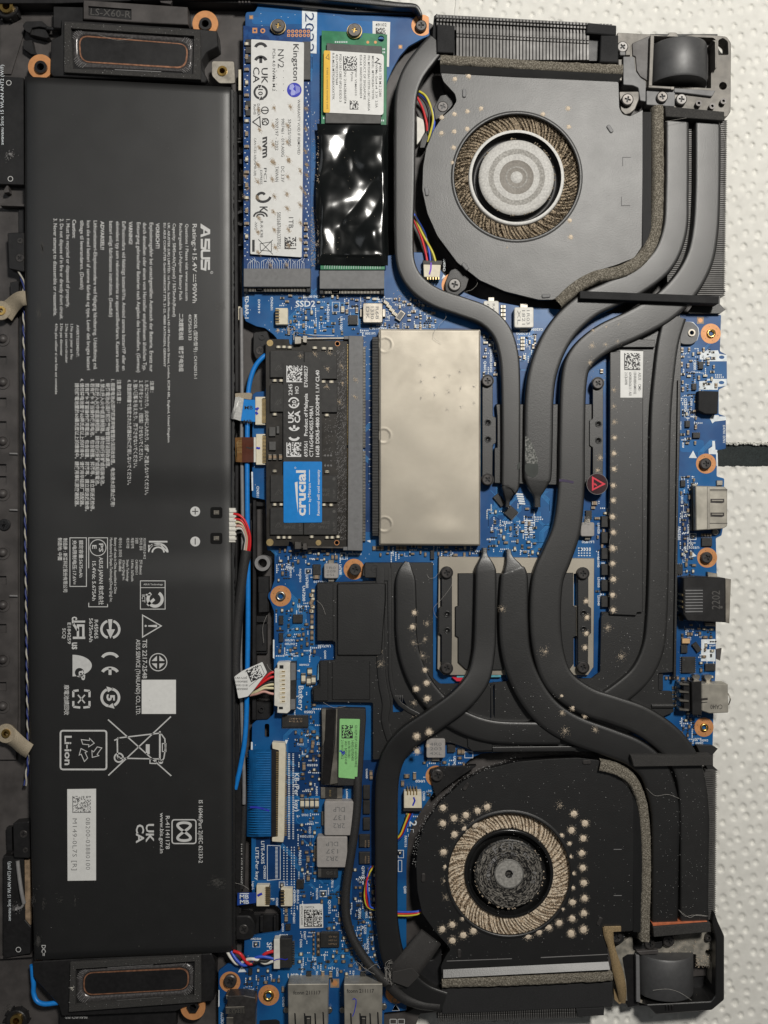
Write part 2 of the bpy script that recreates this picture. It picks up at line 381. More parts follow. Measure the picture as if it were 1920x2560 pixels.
# ======== chassis
ch = Thing('laptop_chassis', 'upturned black laptop body shell holding the blue board and black battery', 'laptop body', 300, 2480, 1)
fl = [(-160,-160),(850,-14),(1043,12),(1058,48),(1085,62),(1520,96),(1780,98),(1780,280),(1752,760),(1752,1880),(1752,2330),(1770,2440),(1400,2470),(1110,2490),(1050,2530),(1018,2640),(-160,2700)]
b = MB(); b.poly(fl, 4, 1.2, 2); ch.part('shell', b, chas)
def chp(name, m, *polys, **kw):
    for a in polys: b = MB(); b.poly(*a); o = ch.part(name, b, m, **kw)
    return o
# top rim: outer bead and dark inner wall
b = MB(); b.sweep([(330,-16,22,12.5),(640,-22,22,12.5),(860,-4,20,12.5),(985,10,15,12.5),(1030,13,13,12.5),(1043,18,11,12.5),(1050,30,9,12.3),(1053,38,8,12)], 9, seg=3); ch.part('rim', b, paint2)
chp('inner_wall', plas, ([(-60,-60),(330,-22),(640,-8),(880,16),(1030,30),(1030,34),(880,30),(640,8),(330,2),(150,8),(-60,8)], 9.5, 3.9, 1))
b = MB()
for x0 in (596, 888): 
    for k in range(4): b.box(x0+k*8, 2 if x0 < 700 else 17, x0+k*8+5, 7 if x0 < 700 else 22, 10.2, 9, .6)
ch.part('latch_rib', b, chas)
chp('ridge', chas, ([(395,-4),(402,6),(426,10),(431,2),(428,-8)], 10.6, 9, .8))
# raised pads and ribs on the palm-rest floor (left column)
chp('ledge', chas, (cs('A', 0,120, 75,150, 150,140, 160,190, 70,480, 0,480), 4.7, 3.9, .8), )
chp('rib', chas, ([(0,508),(62,510),(62,516),(0,514)], 7, 3.9, .6), ([(10,474),(16,464),(20,464),(22,480),(10,482)], 7, 3.9, .6), ([(0,2392),(80,2388),(80,2393),(0,2398)], 6, 3.9, .6))
chp('wire_guide', plas, (fillet(cs('A',145,165, 165,138, 270,135, 305,165, 300,180, 255,172, 205,180, 190,215, 165,200), 3), 8, 3.9, 1), (fillet(cs('A',205,175, 295,190, 318,240, 300,248, 190,222), 2), 7, 3.9, 1), (cs('A',150,262, 205,258, 215,310, 235,355, 200,350, 150,315), 6.5, 3.9, 1))
b = MB(); b.tube([(114,70,7),(134,73,7),(150,72,7)], 5, 8, 3); ch.part('speaker_lead', b, blk)
# brass standoffs at the corners
def standoff(x, y, r, h):
    b = MB(); b.poly(circ(x, y, r*1.75, 24), h-1, 3.9, 2, [circ(x, y, r*.9, 20)])
    for k in range(10):
        a = k*.628; b.poly([(x+r*1.7*math.cos(a-.07), y+r*1.7*math.sin(a-.07)), (x+r*2.2*math.cos(a-.05), y+r*2.2*math.sin(a-.05)), (x+r*2.2*math.cos(a+.05), y+r*2.2*math.sin(a+.05)), (x+r*1.7*math.cos(a+.07), y+r*1.7*math.sin(a+.07))], h-2, 3.9)
    boss = ch.part('standoff', b, plas)
    b = MB(); b.ring(x, y, r, r*.55, h, 4, 24); ch.part('insert', b, brass, parent=boss)
standoff(15, 14, 17, 9); standoff(40, 2553, 15, 8)
# keyboard plate with rivets along the left edge
nb = [(-20,790)]; 
pl = MB(); pl.poly([(-40,745),(40,745),(44,800),(44,1788),(40,1900),(-40,1900)], 5.0, 3.9, 1.2, [rect(-14, y, 16, y+22) for y in (890, 994, 1053, 1160, 1190, 1440, 1560, 1705)]); kp = ch.part('keyboard_plate', pl, chas)
for y in (848, 956, 1104, 1235, 1382, 1513, 1650, 1766):
    b = MB(); b.lathe(7, y, 5, [(0, 6.3), (4, 6.2), (8, 5.9), (10, 5.3), (10.5, 5.0)], 24); b.ring(7, y, 17, 12.5, 5.35, 5, 24); ch.part('rivet', b, chas, parent=kp)
b = MB(); b.cyl(10, 1312, 15, 5.7, 5, 20, 2); b.bits(10, 1312, 10, 60, 5.7, 2, .4); ch.part('plug', b, blk, parent=kp)
for y in (1134, 1275, 1490): b = MB(); b.rb(33, y, 20, 4, 2, 5.8, 5, 1); ch.part('clip', b, grey, parent=kp)
chp('rail', plas, ([(46,520),(60,520),(64,1900),(52,1900)], 4.9, 3.9, 1))
# clip blocks with two screws
def clip_block(pts, sx):
    o = chp('clip_block', plas, (fillet(pts, 4), 8.6, 3.9, 2))
    for x, y, r in sx: screw(ch, x, y, 8.8, r, 'k', parent=o)
clip_block([(18,582),(60,580),(60,680),(22,672)], [(50,602,8),(49,645,11)])
clip_block([(32,2058),(72,2054),(74,2146),(34,2144)], [(58,2086,10),(63,2126,7)])
chp('post', plas, ([(25,706),(46,702),(46,740),(26,738)], 6.5, 3.9, 1), (cs('Y', 40,180, 75,178, 78,330, 45,330), 6.5, 3.9, 1))
# right of the battery: channel with ribs between battery and board
chp('channel_wall', plas, ([(583,230),(592,228),(596,980),(588,980)], 9, 3.9, 1), ([(588,1100),(597,1100),(590,1700),(604,2000),(596,2350),(586,2350)], 8.6, 3.9, 1), ([(632,1250),(640,1250),(640,1800),(630,1800)], 7.6, 3.9, 1))
for y in (344, 352, 382, 460, 500, 560, 610): b = MB(); b.box(593, y, 610, y+5, 6.4, 3.9, .8); ch.part('rib', b, plas)
b = MB(); b.ring(604, 545, 19, 13, 8, 3.9, 26); ch.part('boss', b, plas)
for q in ((597,236,610,292,7),(598,397,606,410,8)): b = MB(); b.box(*q, 3.9, 1); ch.part('rib', b, plas)
chp('pad_strip', cream, ([(586,663),(592,663),(592,712),(586,712)], 8.2, 5, .8), ([(586,716),(591,716),(591,758),(586,758)], 8.2, 5, .8), ([(587,766),(601,766),(601,800),(587,800)], 8, 5, .8))
o = chp('screw_boss', plas, (fillet([(633,830),(668,826),(676,850),(664,890),(640,900),(632,880)], 6), 7.2, 3.9, 2)); screw(ch, 650, 876, 7.3, 12, parent=o); b = MB(); b.ring(655, 842, 8, 4, 7.5, 7.2, 20); ch.part('peg', b, plas, parent=o)
b = MB(); b.ring(656, 1408, 19.5, 11.5, 9, 3.9, 36); ch.part('boss', b, grey)
chp('bay', plas, (fillet(cs('L', 225,310, 330,300, 330,560, 225,560), 3), 6.4, 3.9, 1.5), (cs('L', 250,0, 340,0, 340,190, 250,195), 6.8, 3.9, 1.5), (fillet(cs('L', 175,1030, 380,1030, 380,1130, 345,1200, 190,1210), 5), 5.6, 3.9, 1.5), (cs('I', 245,1290, 350,1285, 350,1620, 245,1625), 6.6, 3.9, 1.5))
b = MB(); b.ring(*c('L', 278, 1107), 8, 4, 6.4, 5.6, 20); ch.part('peg', b, plas)
for q in ((641,1540,668,1556,5.6),(641,1620,668,1634,5.6),(625,1300,632,1345,6),(640,1253,668,1266,6)): b = MB(); b.box(*q, 3.9, 1); ch.part('rib', b, plas)
o = chp('screw_boss', plas, (fillet([(588,2290),(625,2290),(638,2310),(634,2345),(614,2352),(588,2350)], 8), 9, 3.9, 3)); screw(ch, 609, 2324, 9.1, 13, parent=o)
chp('bay', plas, ([(632,2285),(700,2285),(700,2334),(632,2334)], 4.6, 3.9, 1), ([(650,2290),(658,2290),(658,2330),(650,2330)], 6.2, 3.9, 1), ([(684,2290),(690,2290),(690,2330),(684,2330)], 6.2, 3.9, 1))
# orange washers round dark bosses by the speakers
for x, y, r in (*[(*c('A', 1330, 152), 32), (*c('A', 262, 432), 31)], (*c('Y', 300, 1070), 31), (*c('Y', 1250, 1345), 31)):
    b = MB(); b.ring(x, y, r, 12, 8.6, 7.6, 36); o = ch.part('washer', b, copper)
    b = MB(); b.ring(x, y, 15.5, 9, 9.6, 5, 6 if y > 1000 else 24); ch.part('boss', b, plas, parent=o)
b = MB(); b.poly(fillet(cs('A', 1372,395, 1518,397, 1525,540, 1420,540, 1372,490), 6), 9.2, 8.4, .8, [circ(*c('A', 1440,458), 12, 24)]); o = ch.part('bracket', b, tin)
b = MB(); b.ring(*c('A', 1440,458), 12.5, 7, 9.6, 5, 24); ch.part('insert', b, brass, parent=o)
chp('strip', cream, (cs('A', 1545,450, 1562,450, 1562,585, 1545,585), 8, 5, .6))
# blackened plastic along the bottom edge under the fan outlet and ports
chp('port_ledge', chas, ([(546,2530),(1018,2530),(1046,2515),(1100,2500),(1100,2530),(1050,2535),(1016,2600),(546,2600)], 5.6, 3.9, 1))
b = MB()
for x in (985, 1005): b.stroke(rrect(x-10, 2548, x+6, 2560, 2), 1.6, 5.65, True)
ch.part('moulded_mark', b, gprint)
chp('corner_guard', paint2, (fillet([(1786,2280),(1795,2305),(1811,2340),(1811,2500),(1780,2526),(1640,2537),(1634,2530),(1616,2512),(1700,2508),(1778,2504),(1789,2490),(1790,2345),(1780,2310)], 4), 12.5, 1.4, 2))
for k in range(3): b = MB(); b.box(1664+k*8, 2514, 1668+k*8, 2526, 13, 12, .5); ch.part('rib', b, plas)
b = MB(); b.bits(180, 2490, 40, 160, 4, 1.2, .3); b.bits(20, 2520, 26, 120, 4, 1.2, .3); b.bits(60, 270, 14, 90, 4.4, 1.2, .3)
for k in range(160): b.bits(random.uniform(0, 60), random.choice((random.uniform(60,180), random.uniform(480,560), random.uniform(2400,2550))), 2, 1, 4.1, .9, .15)
ch.part('dust', b, dprint, kind='stuff')

# ======== antenna boards at the left edge
def antenna(poly, label, txt, tx, ty0, ty1, foil, solder, marks):
    t = Thing('antenna_board', label, 'antenna', poly[0][0] + 20, poly[0][1] + 100, 5, 'antenna boards along the left edge')
    b = MB(); b.poly(poly, 7, 4.2, 1); t.part('board', b, plas)
    b = MB(); b.text(txt, tx, ty0, ty1-ty0, 8.5, 'u', 7.04); t.part('lettering', b, silk)
    b = MB(); b.poly(foil, 6.4, 4.1, .5); t.part('foil', b, foilw)
    b = MB(); b.bits(*solder, 13, 130, 7, 1.6, .5); b.lathe(*solder, 7, [(0,8.2),(2,8.1),(4,7.6),(5,7)], 16); t.part('solder', b, grey)
    b = MB(); [b.stroke(circ(x, y, 6, 18), 1.5, 7.04, True) for x, y in marks]; t.part('registration_mark', b, gprint)
    return t
antenna([(-60,186),(58,194),(60,462),(-60,458)], 'black antenna board at the top left corner marked ANT2', 'awavanu Strix 15 WLAN ANT2 (W/F)', 9, 362, 562, [(48,330),(58,330),(58,458),(50,458)], (26,388), [(22,207),(26,447)])
t = antenna([(8,2140),(60,2144),(62,2300),(77,2318),(75,2384),(8,2396)], 'black antenna board at the bottom left corner marked ANT3', 'awavanu Strix 15 WLAN ANT3 (M/F)', 27, 2302, 2450, [(60,2150),(74,2150),(76,2316),(61,2318)], (42,2272), [(46,2374)])
b = MB(); b.tube([(44,2152,7.5),(48,2190,8),(54,2230,8.4),(60,2258,8)], 5, 8, 4); b.tube([(60,2258,8),(54,2268,7.8),(46,2272,7.6)], 3.2); t.part('coaxial_lead', b, grey)

# ======== battery
bt = Thing('battery_pack', 'large flat black laptop battery covered in white lettering and symbols', 'battery', 320, 1300, 4)
def hb(x, y):
    def ss(a, b_, t): t = max(0, min(1, (t-a)/(b_-a))); return t*t*(3-2*t)
    d = ss(1160, 1262, y) * (1 - ss(1372, 1468, y))
    return 11.4 - .85*d*ss(60, 260, x) - .18*ss(480, 580, x)
BL = [(191,62),(600,62),(1100,65),(1700,72),(2100,77),(2398,86)]
def blx(y):
    for (y0, x0), (y1, x1) in zip(BL, BL[1:]):
        if y <= y1: return x0 + (x1-x0)*max(0, y-y0)/(y1-y0)
    return BL[-1][1]
def bgrid(u, v):
    us = [0, 3, 6, 10, 16, 24, 34, 46]; 
    k = round(u*40); yt, yb = 191 + 0, 2400
    y = 191 + (2400-191)*v
    xl, xr = blx(y), 580 + 5*(y-200)/2200; W_ = xr-xl
    q = us + [46 + (W_-92)*i/26 for i in range(1, 26)] + [W_-e for e in us[::-1]]
    x = xl + q[k]
    yy = y + (27*(1-v)*(x-62)/520 if v < .5 else -20*v*(x-85)/500) * (1 if (v < .03 or v > .97) else max(0, 1 - min(v, 1-v)*6))
    e = min(q[k], W_-q[k]); ev = min(v, 1-v)*2200
    def rd(e, R, D): return 0 if e >= R else D*(1 - math.sqrt(max(0, 1-(1-e/R)**2)))
    z = hb(x, yy) - rd(e, 34 if x < 300 else 26, 1.5) - rd(ev, 16, .9)
    z += .05*mnoise.noise(Vector((x*.01, yy*.01, 2)))
    if e == 0 or ev == 0: z -= .4
    return P(x, yy, z)
b = MB(); b.grid(bgrid, 40, 240)
top = b.v[:]; nu = 41; border = [i for i in range(nu)] + [j*nu+nu-1 for j in range(1, 241)] + [240*nu+i for i in range(nu-2, -1, -1)] + [j*nu for j in range(239, 0, -1)]
bv = [top[i] for i in border]; m = len(bv); b.add(bv + [(x, y, .0042) for x, y, z in bv], [(i, m+i, m+(i+1) % m, (i+1) % m) for i in range(m)])
bt.part('cell_pack', b, batm)
b = MB(); R0 = random.Random(3); L0 = []; L1 = []
for k in range(280):
    y = 224 + k*7.75; x = 579 + 5*(y-200)/2200; L0.append((x-2+R0.uniform(-.6,.6), y)); L1.append((x+4.5+R0.uniform(-1.4,1.4), y))
b.poly(L0 + L1[::-1], 9.9, 6); bt.part('edge_tape', b, paint2)
zb = lambda x, y: hb(x, y) + .05
b = MB()
def bt_t(b, k, t, u, v0, v1, h, bold=0, d='d', **kw):
    x, y = c(k, u, v0); b.text(t, x, y, sc(k, v1-v0), sc(k, h), d, zb, bold + .005, **kw)
def VY(k, v): return (c(k, 0, v)[1]-520)/640*1659
for t, u, v0, v1, h, bo in [
 ('Rating:+15.4V', 1248,103,415,29,.004), ('90Wh',1248,487,615,29,.004), ('Questions ? Please visit www.asus.com',1202,103,600,20,.005), ('Rechargeable Li-Polymer Battery Pack',1162,100,600,20,.005),
 ('Capacity: 5845mAh(Typical) / 5675mAh(Rated)',1120,100,705,20,.005),
 ('UK: ASUSTEK (UK) LIMITED. 1st Floor, Sackville House,143-149 Fenchurch Street, London, EC3M 6BL, England, United Kingdom',1087,97,1519,15,.012),
 ('EU: ASUS COMPUTER GmbH HARKORT STR. 21-23, 40880 RATINGEN, GERMANY',1060,97,1030,15,.012),
 ('VORSICHT!',1010,98,262,24,.02), ('Explosionsgefahr bei unsachgemäßen Austausch der Batterie. Ersatz nur',970,95,1062,24,.006), ('durch denselben oder einem vom Hersteller empfohlenem ähnlichen Typ.',927,95,1055,24,.006), ('Entsorgung gebrauchter Batterien nach Angaben des Herstellers. (German)',887,93,1065,24,.006),
 ('VARNING!',835,88,235,24,.02), ('ExPlosionsfara vid felaktigt batteribYte. Använd samma batteriYP eller en',792,87,1052,24,.006), ('ekvivalent typ som rekommenderas av apparattillverkaren. Kassera använt',752,87,1062,24,.006), ('batteri enligt fabrikantens instruktion. (Swedish)',708,85,705,24,.006),
 ('ADVARSEL!!',652,85,270,24,.02), ('Lithiumbatteri-Eksplosionsfare ved fejlagtig håndtering. Udskiftning må',607,82,1045,24,.006), ('kun ske med batteri af samme fabrikat og type. Levér det brugte batteri',563,82,1050,24,.006), ('tilbage til leverandøren. (Danish)',520,80,528,24,.006),
 ('Caution:',470,75,195,24,.015), ('1. Must be recycled or disposed of properly.',430,73,645,24,.006), ('2. Do not dispose of in fire or directly short circuit.',388,70,722,24,.006), ('3. Never attempt to disassemble or reassemble.',347,68,700,24,.006),
 ('AVERTISSEMENT:',495,757,965,18,.004), ('1.Ne pas jeter au feu',457,752,980,18,.004), ('2.Ne pas court-circuiter',424,750,1005,18,.004), ('3.Ne pas démonter',390,748,958,18,.004), ('4.Ne plus utiliser si une fuite est constatée',357,748,1207,18,.004),
 ('MODEL (型號/型号) : C41N2013-1',1258,690,1105,20,.006), ('4ICP5/63/133',1222,688,857,20,.006), ('二次鋰電池組',1162,685,855,24,.01), ('锂离子电池组',1162,895,1060,24,.01),
 ('注意：',975,1120,1195,20,.01), ('1. 水につけたり、火の中に入れたり、分解・改造しないでください。',940,1120,1859,22,.01), ('2. 端子をショート（短絡）させないでください。',903,1118,1639,22,.01), ('3. 強い衝撃を与えたり、落下させないでください。',867,1115,1684,22,.01), ('4. 取扱説明書で指定された機器以外に使用しないでください。',827,1113,1794,22,.01),
 ('注意/注意：',760,1112,1265,22,.01), ('1. 报废电池必须按照废弃物管理办法回收处理。电池浸水后禁止使用!',720,1110,1934,22,.01), ('報廢電池必須按照廢棄物管理辦法回收處理。',687,1135,1684,22,.01),
 ('2. 禁止投入火中或直接短路。请勿自行拆解或组装电池。',653,1110,1799,22,.01), ('禁止投入火中或直接短路。請勿自行拆解或組裝電池。',620,1135,1799,22,.01), ('3. 若有任何不当操作使用电池、包含碰撞、摔落等、请立即送返检修。',588,1108,1964,22,.01), ('若有任何不當操作使用電池、包含碰撞、摔落等、請立即送返檢修。',553,1135,1964,22,.01),
 ('4. 请勿将电池置于60摄氏度以上的环境中。请使用华硕原厂适配器。',520,1105,1934,22,.01), ('請勿將電池置於60攝氏度以上的環境中。請使用華碩原廠適配器。',487,1135,1934,22,.01)]: bt_t(b, 'V', t, u, v0, v1, h, bo)
def bs(k, pts, w_, closed=False): b.stroke(cs(k, *pts), sc(k, w_), zb, closed)
bs('V', (1254,428,1254,480), 4)
for v in (430, 448, 466): bs('V', (1268,v,1268,v+13), 4)
bt.part('warning_lettering', b, gprint, kind='stuff')
# maker's mark: slanted A, then S U S in square strokes
b = MB()
def lg(pts): b.flat(cs('V', *pts), zb)
lg((1300,100, 1300,130, 1362,165, 1362,140)); lg((1345,150, 1362,140, 1362,168, 1300,190, 1300,172, 1345,160)); lg((1318,130,1326,130,1326,175,1318,175))
for v in (200, 335):
    bs('V', (1308,v,1308,v+58,1330,v+64,1334,v+6,1354,v+6,1354,v+66), 14)
bs('V', (1362,276,1312,276,1308,284,1308,318,1312,326,1362,326), 14)
b.stroke(circ(*c('V', 1372, 418), 3, 14), .9, zb, True); bt_t(b, 'V', 'R', 1368, 414, 422, 7)
bt.part('logo', b, gprint)
b = MB()
for k, t, u, v0, v1, h, bo in [('W','XU100253-21412',930,893,1030,16,.004),('W','전지의 종류',905,893,975,16,.004),('W','전지 (Battery)',905,1035,1130,16,.004),('W','모델명',878,893,930,16,.004),('W','C41N2013-1',878,1035,1130,16,.004),('W','제품정격',850,893,960,16,.004),('W','15.4Vdc, 5675mAh',850,1035,1175,16,.004),('W','제조자명',820,893,960,16,.004),('W','Simplo Technology',820,1035,1175,16,.004),('W','(Chong Qing) Inc.',795,1038,1170,16,.004),
 ('W','에이수스 코리아  1566-6868',770,893,1110,18,.004),('W','Battery cell made in China Assembled in China',740,893,1255,18,.004),('W','Manufactured by Simplo Technology(Chong Qing) Inc.',712,893,1310,18,.004),
 ('W','ASUS JAPAN 株式会社',642,1018,1328,26,.008),('W','15.4Vdc 5.675Ah',598,1045,1300,24,.008),('W','額定容量:5675mAh',514,908,1150,22,.008),('W','充电限制电压:17.6V=',472,908,1195,22,.008),('W','制造商 : 新普科技股份有限公司',412,895,1245,22,.008),('W','制造地: 中國',377,893,1038,22,.008),
 ('W','ICT',920,1262,1312,22,.012),('X','TIS 2217-2548',924,255,508,30,.006),('X','ASUS SERVICE (THAILAND) CO., LTD.',882,255,745,28,.004),('X','R45065',612,128,250,25,.006),('X','5675mAh',578,118,272,25,.006),('X','E184259',438,147,285,22,.008),('X','SCQ',405,183,250,22,.008),('X','c',467,108,130,50,.02),('X','us',467,275,320,50,.02),('X','廢電池請回收',418,550,745,26,.006),('X','Li-ion',420,880,1070,46,.02),
 ('Y','UK',947,155,275,52,.02),('Y','CA',883,158,280,52,.02),('Y','R-41141178',1074,103,318,27,.006),('Y','www.bis.gov.in',1037,83,345,26,.006),('Y','IS 16046(Part 2)/IEC 62133-2',1288,1,408,27,.006),('Y','DC=',270,940,1010,27,.006),('W','PS',642,930,985,28,.015),('W','E',598,940,965,28,.015)]: bt_t(b, k, t, u, v0, v1, h, bo)
bt_t(b, 'W', 'ASUS Technology', 930, 1199, 1199, 1) if 0 else b.text('ASUS Technology', *c('W',930,1200), sc('W',125), sc('W',11), 'r', zb, .01)
bt.part('rating_lettering', b, gprint, kind='stuff')
b = MB()
for R_ in ((575,893,697,1340), (453,893,560,1208), (910,1172,1070,1355)): bs('W', (R_[0],R_[1],R_[2],R_[1],R_[2],R_[3],R_[0],R_[3]), 5, True)
bs('W', (912,1216,1068,1216), 4); b.stroke(circ(*c('W',635,957), sc('W',52), 32), sc('W',5), zb, True)
b.stroke([c('W',1005+46*math.cos(a*.1), 1290+46*math.sin(a*.1)) for a in range(-10, 42)], sc('W',20), zb); bs('W', (955,1330,1000,1290), 18); bs('W',(945,1262,975,1262),10)
for v in (722, 917):
    b.flat(circ(*c('W',1265,v), sc('W',32), 28), zb, [rotr(*c('W',1265,v), sc('W',6), sc('W',40), 0)] if v > 800 else [cross(*c('W',1265,v), sc('W',20), sc('W',3))])
# KC mark
for d in (0, 22): bs('W', (965+d*.0,918+d, 1085-d*0,918+d), 11) if d == 0 else bs('W', (965,960,985,938,1040,938,1085,985), 10)
b.stroke([c('W',965+75*math.sin(a*.16), 985-46*math.cos(a*.16)*1) for a in range(0, 1)] + [c('W',1025-62*math.cos(a*.157), 988-58*math.sin(a*.157)) for a in range(0, 21)], sc('W',10), zb)
b.stroke([c('W',1025-38*math.cos(a*.157), 988-34*math.sin(a*.157)) for a in range(0, 21)], sc('W',10), zb)
# warning triangle, Thai mark, recycling ring, PSE-like arrow ring, CE
bs('X', (924,98,1045,168,924,240), 7, True); b.flat(cs('X', 1018,160,1018,177,960,172,960,164), zb); b.flat(circ(*c('X',944,168), sc('X',7), 12), zb)
b.stroke(circ(*c('X',1025,403), sc('X',56), 32), sc('X',6), zb, True)
for a, q in ((0,0),(1,0),(0,1),(1,1)):
    x, y = 1025 + (-8 if a else 8), 403 + (-8 if q else 8); b.flat(cs('X', x, y, x + (-38 if a else 38)*.9, y, x, y + (-38 if q else 38)*.9), zb)
for k in (0, 1):
    b.stroke([c('X',715+(58 if k else -58)*math.sin(a*.1)*1, 190-0+56*math.cos(a*.1)) for a in range(3, 29)], sc('X',16), zb)
b.flat(cs('X', 700,125, 728,125, 722,190, 745,190, 716,250, 690,190, 708,190), zb)
b.stroke([c('X',715+56*math.cos(a*.1), 632+56*math.sin(a*.1)) for a in range(-14, 12)], sc('X',17), zb); b.stroke([c('X',715+56*math.cos(a*.1), 632+56*math.sin(a*.1)) for a in range(18, 44)], sc('X',17), zb)
b.flat(cs('X', 690,560, 735,575, 700,598), zb); b.flat(cs('X', 742,704, 696,692, 730,668), zb); bt_t(b, 'X', '5', 693, 612, 655, 52, .03)
def ce(bb, f, w_, z):           # f maps (0..1 along, 0..1 up) -> px
    for o_ in (0, 1.15):
        bb.stroke([f(o_ + .52 - .46*math.cos(a), .5 + .46*math.sin(a)*1.0) for a in [(-1.62 + k*.162) for k in range(21)]], w_, z) if 0 else bb.stroke([f(o_ + .5 - .44*math.cos(-1.25 + k*.125), .5 + .44*math.sin(-1.25 + k*.125)) for k in range(21)], w_, z)
    bb.stroke([f(1.2, .5), f(1.75, .5)], w_, z)
ce(b, lambda a, u: c('X', 655 + u*116, 342 + a*82), sc('X',19), zb)
for x0, x1, y0, y1 in ((470,552,132,250),):
    bs('X', (472,245,552,245), 15); bs('X', (540,238,540,165,505,165,505,238), 15); bs('X', (505,200,472,150), 15); bs('X',(472,128,472,160),12)
bs('X', (552,140,480,140), 13)
b.flat([c('X',525-70*math.cos(a*.1)*1.0, 430+72*math.sin(a*.1)*1.0) if 0 else c('X',470+125*math.sin(a*.105), 425-70*math.cos(a*.105)) for a in range(0, 31)] + cs('X', 470,495), zb, [circ(*c('X',515,470), sc('X',30), 18)])
bt_t(b, 'X', 'tP', 512, 455, 520, 40, .03)
for q in ((475,590,475,630),(475,690,475,655),(580,590,580,630),(580,690,580,655)): bs('X', q, 14)
bs('X', (475,590,510,585), 14); bs('X', (545,585,582,590), 14); bs('X', (475,692,520,697), 14); bs('X', (540,697,582,692), 14); bs('X', (505,615,550,668), 9); bs('X', (550,615,505,668), 9)
b.stroke(rrect(*c('X',392,847), *c('X',690,1098), 7), sc('X',11), zb, True)
for k in range(3):
    a = k*2.094 + .3; cx, cy = 578 + 48*math.cos(a), 970 + 48*math.sin(a)
    pts = [(-42,-14),(10,-14),(10,-28),(44,0),(10,28),(10,14),(-30,14)]
    ca, sa = math.cos(a+1.9), math.sin(a+1.9); b.stroke([c('X', cx + x*ca - y*sa, cy + x*sa + y*ca) for x, y in pts], sc('X',5), zb, True)
bs('X', (700,775,1110,1140), 8); bs('X', (702,1137,1108,755), 8); bs('X', (760,895,1040,862), 8); bs('X', (760,1025,1035,1030), 8); bs('X', (760,905,762,1020), 9); bs('X', (1036,850,1036,1050), 11); bs('X', (1045,868,1068,900,1072,960,1062,1025,1045,1050), 8); bs('X', (740,910,775,893), 8)
b.stroke(circ(*c('X',770,1022), sc('X',28), 24), sc('X',10), zb, True); b.flat(circ(*c('X',770,1022), sc('X',9), 12), zb); b.flat(rect(*c('X',945,935), *c('X',970,1000)), zb); b.flat(circ(*c('X',1042,1048), sc('X',15), 14), zb); bs('X', (972,1030,1010,1035,1010,1060,972,1058), 7, True); bs('X',(1052,930,1075,930,1075,982,1052,982),6,True)
b.stroke(rrect(*c('Y',1115,128), *c('Y',1270,282), 7), sc('Y',8), zb, True)
b.stroke([c('Y', 1193 + 42*math.sin(2*a*.1)*1.0, 205 - 58*math.sin(a*.1)*-1) for a in range(0, 64)], sc('Y',17), zb)
bt.part('certification_mark', b, gprint, kind='stuff')
# pale code patch (its code left out), white bar-code sticker, terminal windows, scuffs
b = MB(); b.poly(rect(*c('X',918,517), *c('X',1140,738)), 11.46, 11.3); bt.part('code_patch', b, white)
b = MB(); b.poly([(168,1973),(240,1972),(240,2201),(169,2202)], 11.5, 11.3); st = bt.part('sticker', b, white)
b = MB(); b.matrix(181, 1990, 227, 2032, 24, 11.53, .36); zs = 11.53
b.text('0B200-03880100', *c('Y',556,115), sc('Y',337), sc('Y',30), 'd', zs, -.006, sp=1.1); b.text('M149-0L7S [R]', *c('Y',470,120), sc('Y',335), sc('Y',30), 'd', zs, -.006, sp=1.1); bt.part('sticker_print', b, lprint, parent=st)
for u, v in ((1402,730),(1402,897)):
    x, y = c('W', u, v); b = MB(); b.poly(rrect(x-15, y-14, x+15, y+14, 6), hb(x, y)+.1, 9.5); o = bt.part('terminal_window', b, mat('window_black', (.004, .004, .004), .7, spec=.2))
    b = MB(); b.box(x-7, y-6, x+7, y+5, hb(x, y)+.2, 9.4, .8); b.box(x-3, y-3, x+5, y+3, hb(x, y)+.4, 10, .6); bt.part('terminal', b, tin, parent=o)
b = MB(); x0, y0 = 574, 1272; b.poly(rect(572, 1270, 588, 1356), 10.4, 6, 1)
for k in range(7): b.box(573, 1275+k*11.5, 590, 1281+k*11.5, 10.7, 9, .5)
bt.part('lead_connector', b, wht)
b = MB()
for (x, y, rx, n) in ((540,2207,16,110),(97,780,5,60),(105,615,4,50),(545,768,14,40),(110,2255,5,16),(145,2252,8,14),(188,2247,5,10),(95,2350,6,80),(83,2245,5,30)):
    for k in range(n):
        q = y + random.gauss(0, 7); p = x + random.gauss(0, rx*.5); b.stroke([(p, q), (p + random.uniform(2, 9), q - random.uniform(0, 1.5))] if rx > 6 else [(p, q), (p + .5, q + random.uniform(3, 9))], .5, lambda X, Y: hb(X, Y) + .06 - (1.2*(1-math.sqrt(max(0, 1-(1-min(1,(X-blx(Y))/34))**2))) if X-blx(Y) < 34 else 0))
for k in range(420):
    b.bits(random.uniform(85, 575), random.uniform(230, 2370), 1, 1, zb, random.choice((.7, .8, 1.4)), .12)
bt.part('scuff', b, dprint, kind='stuff')

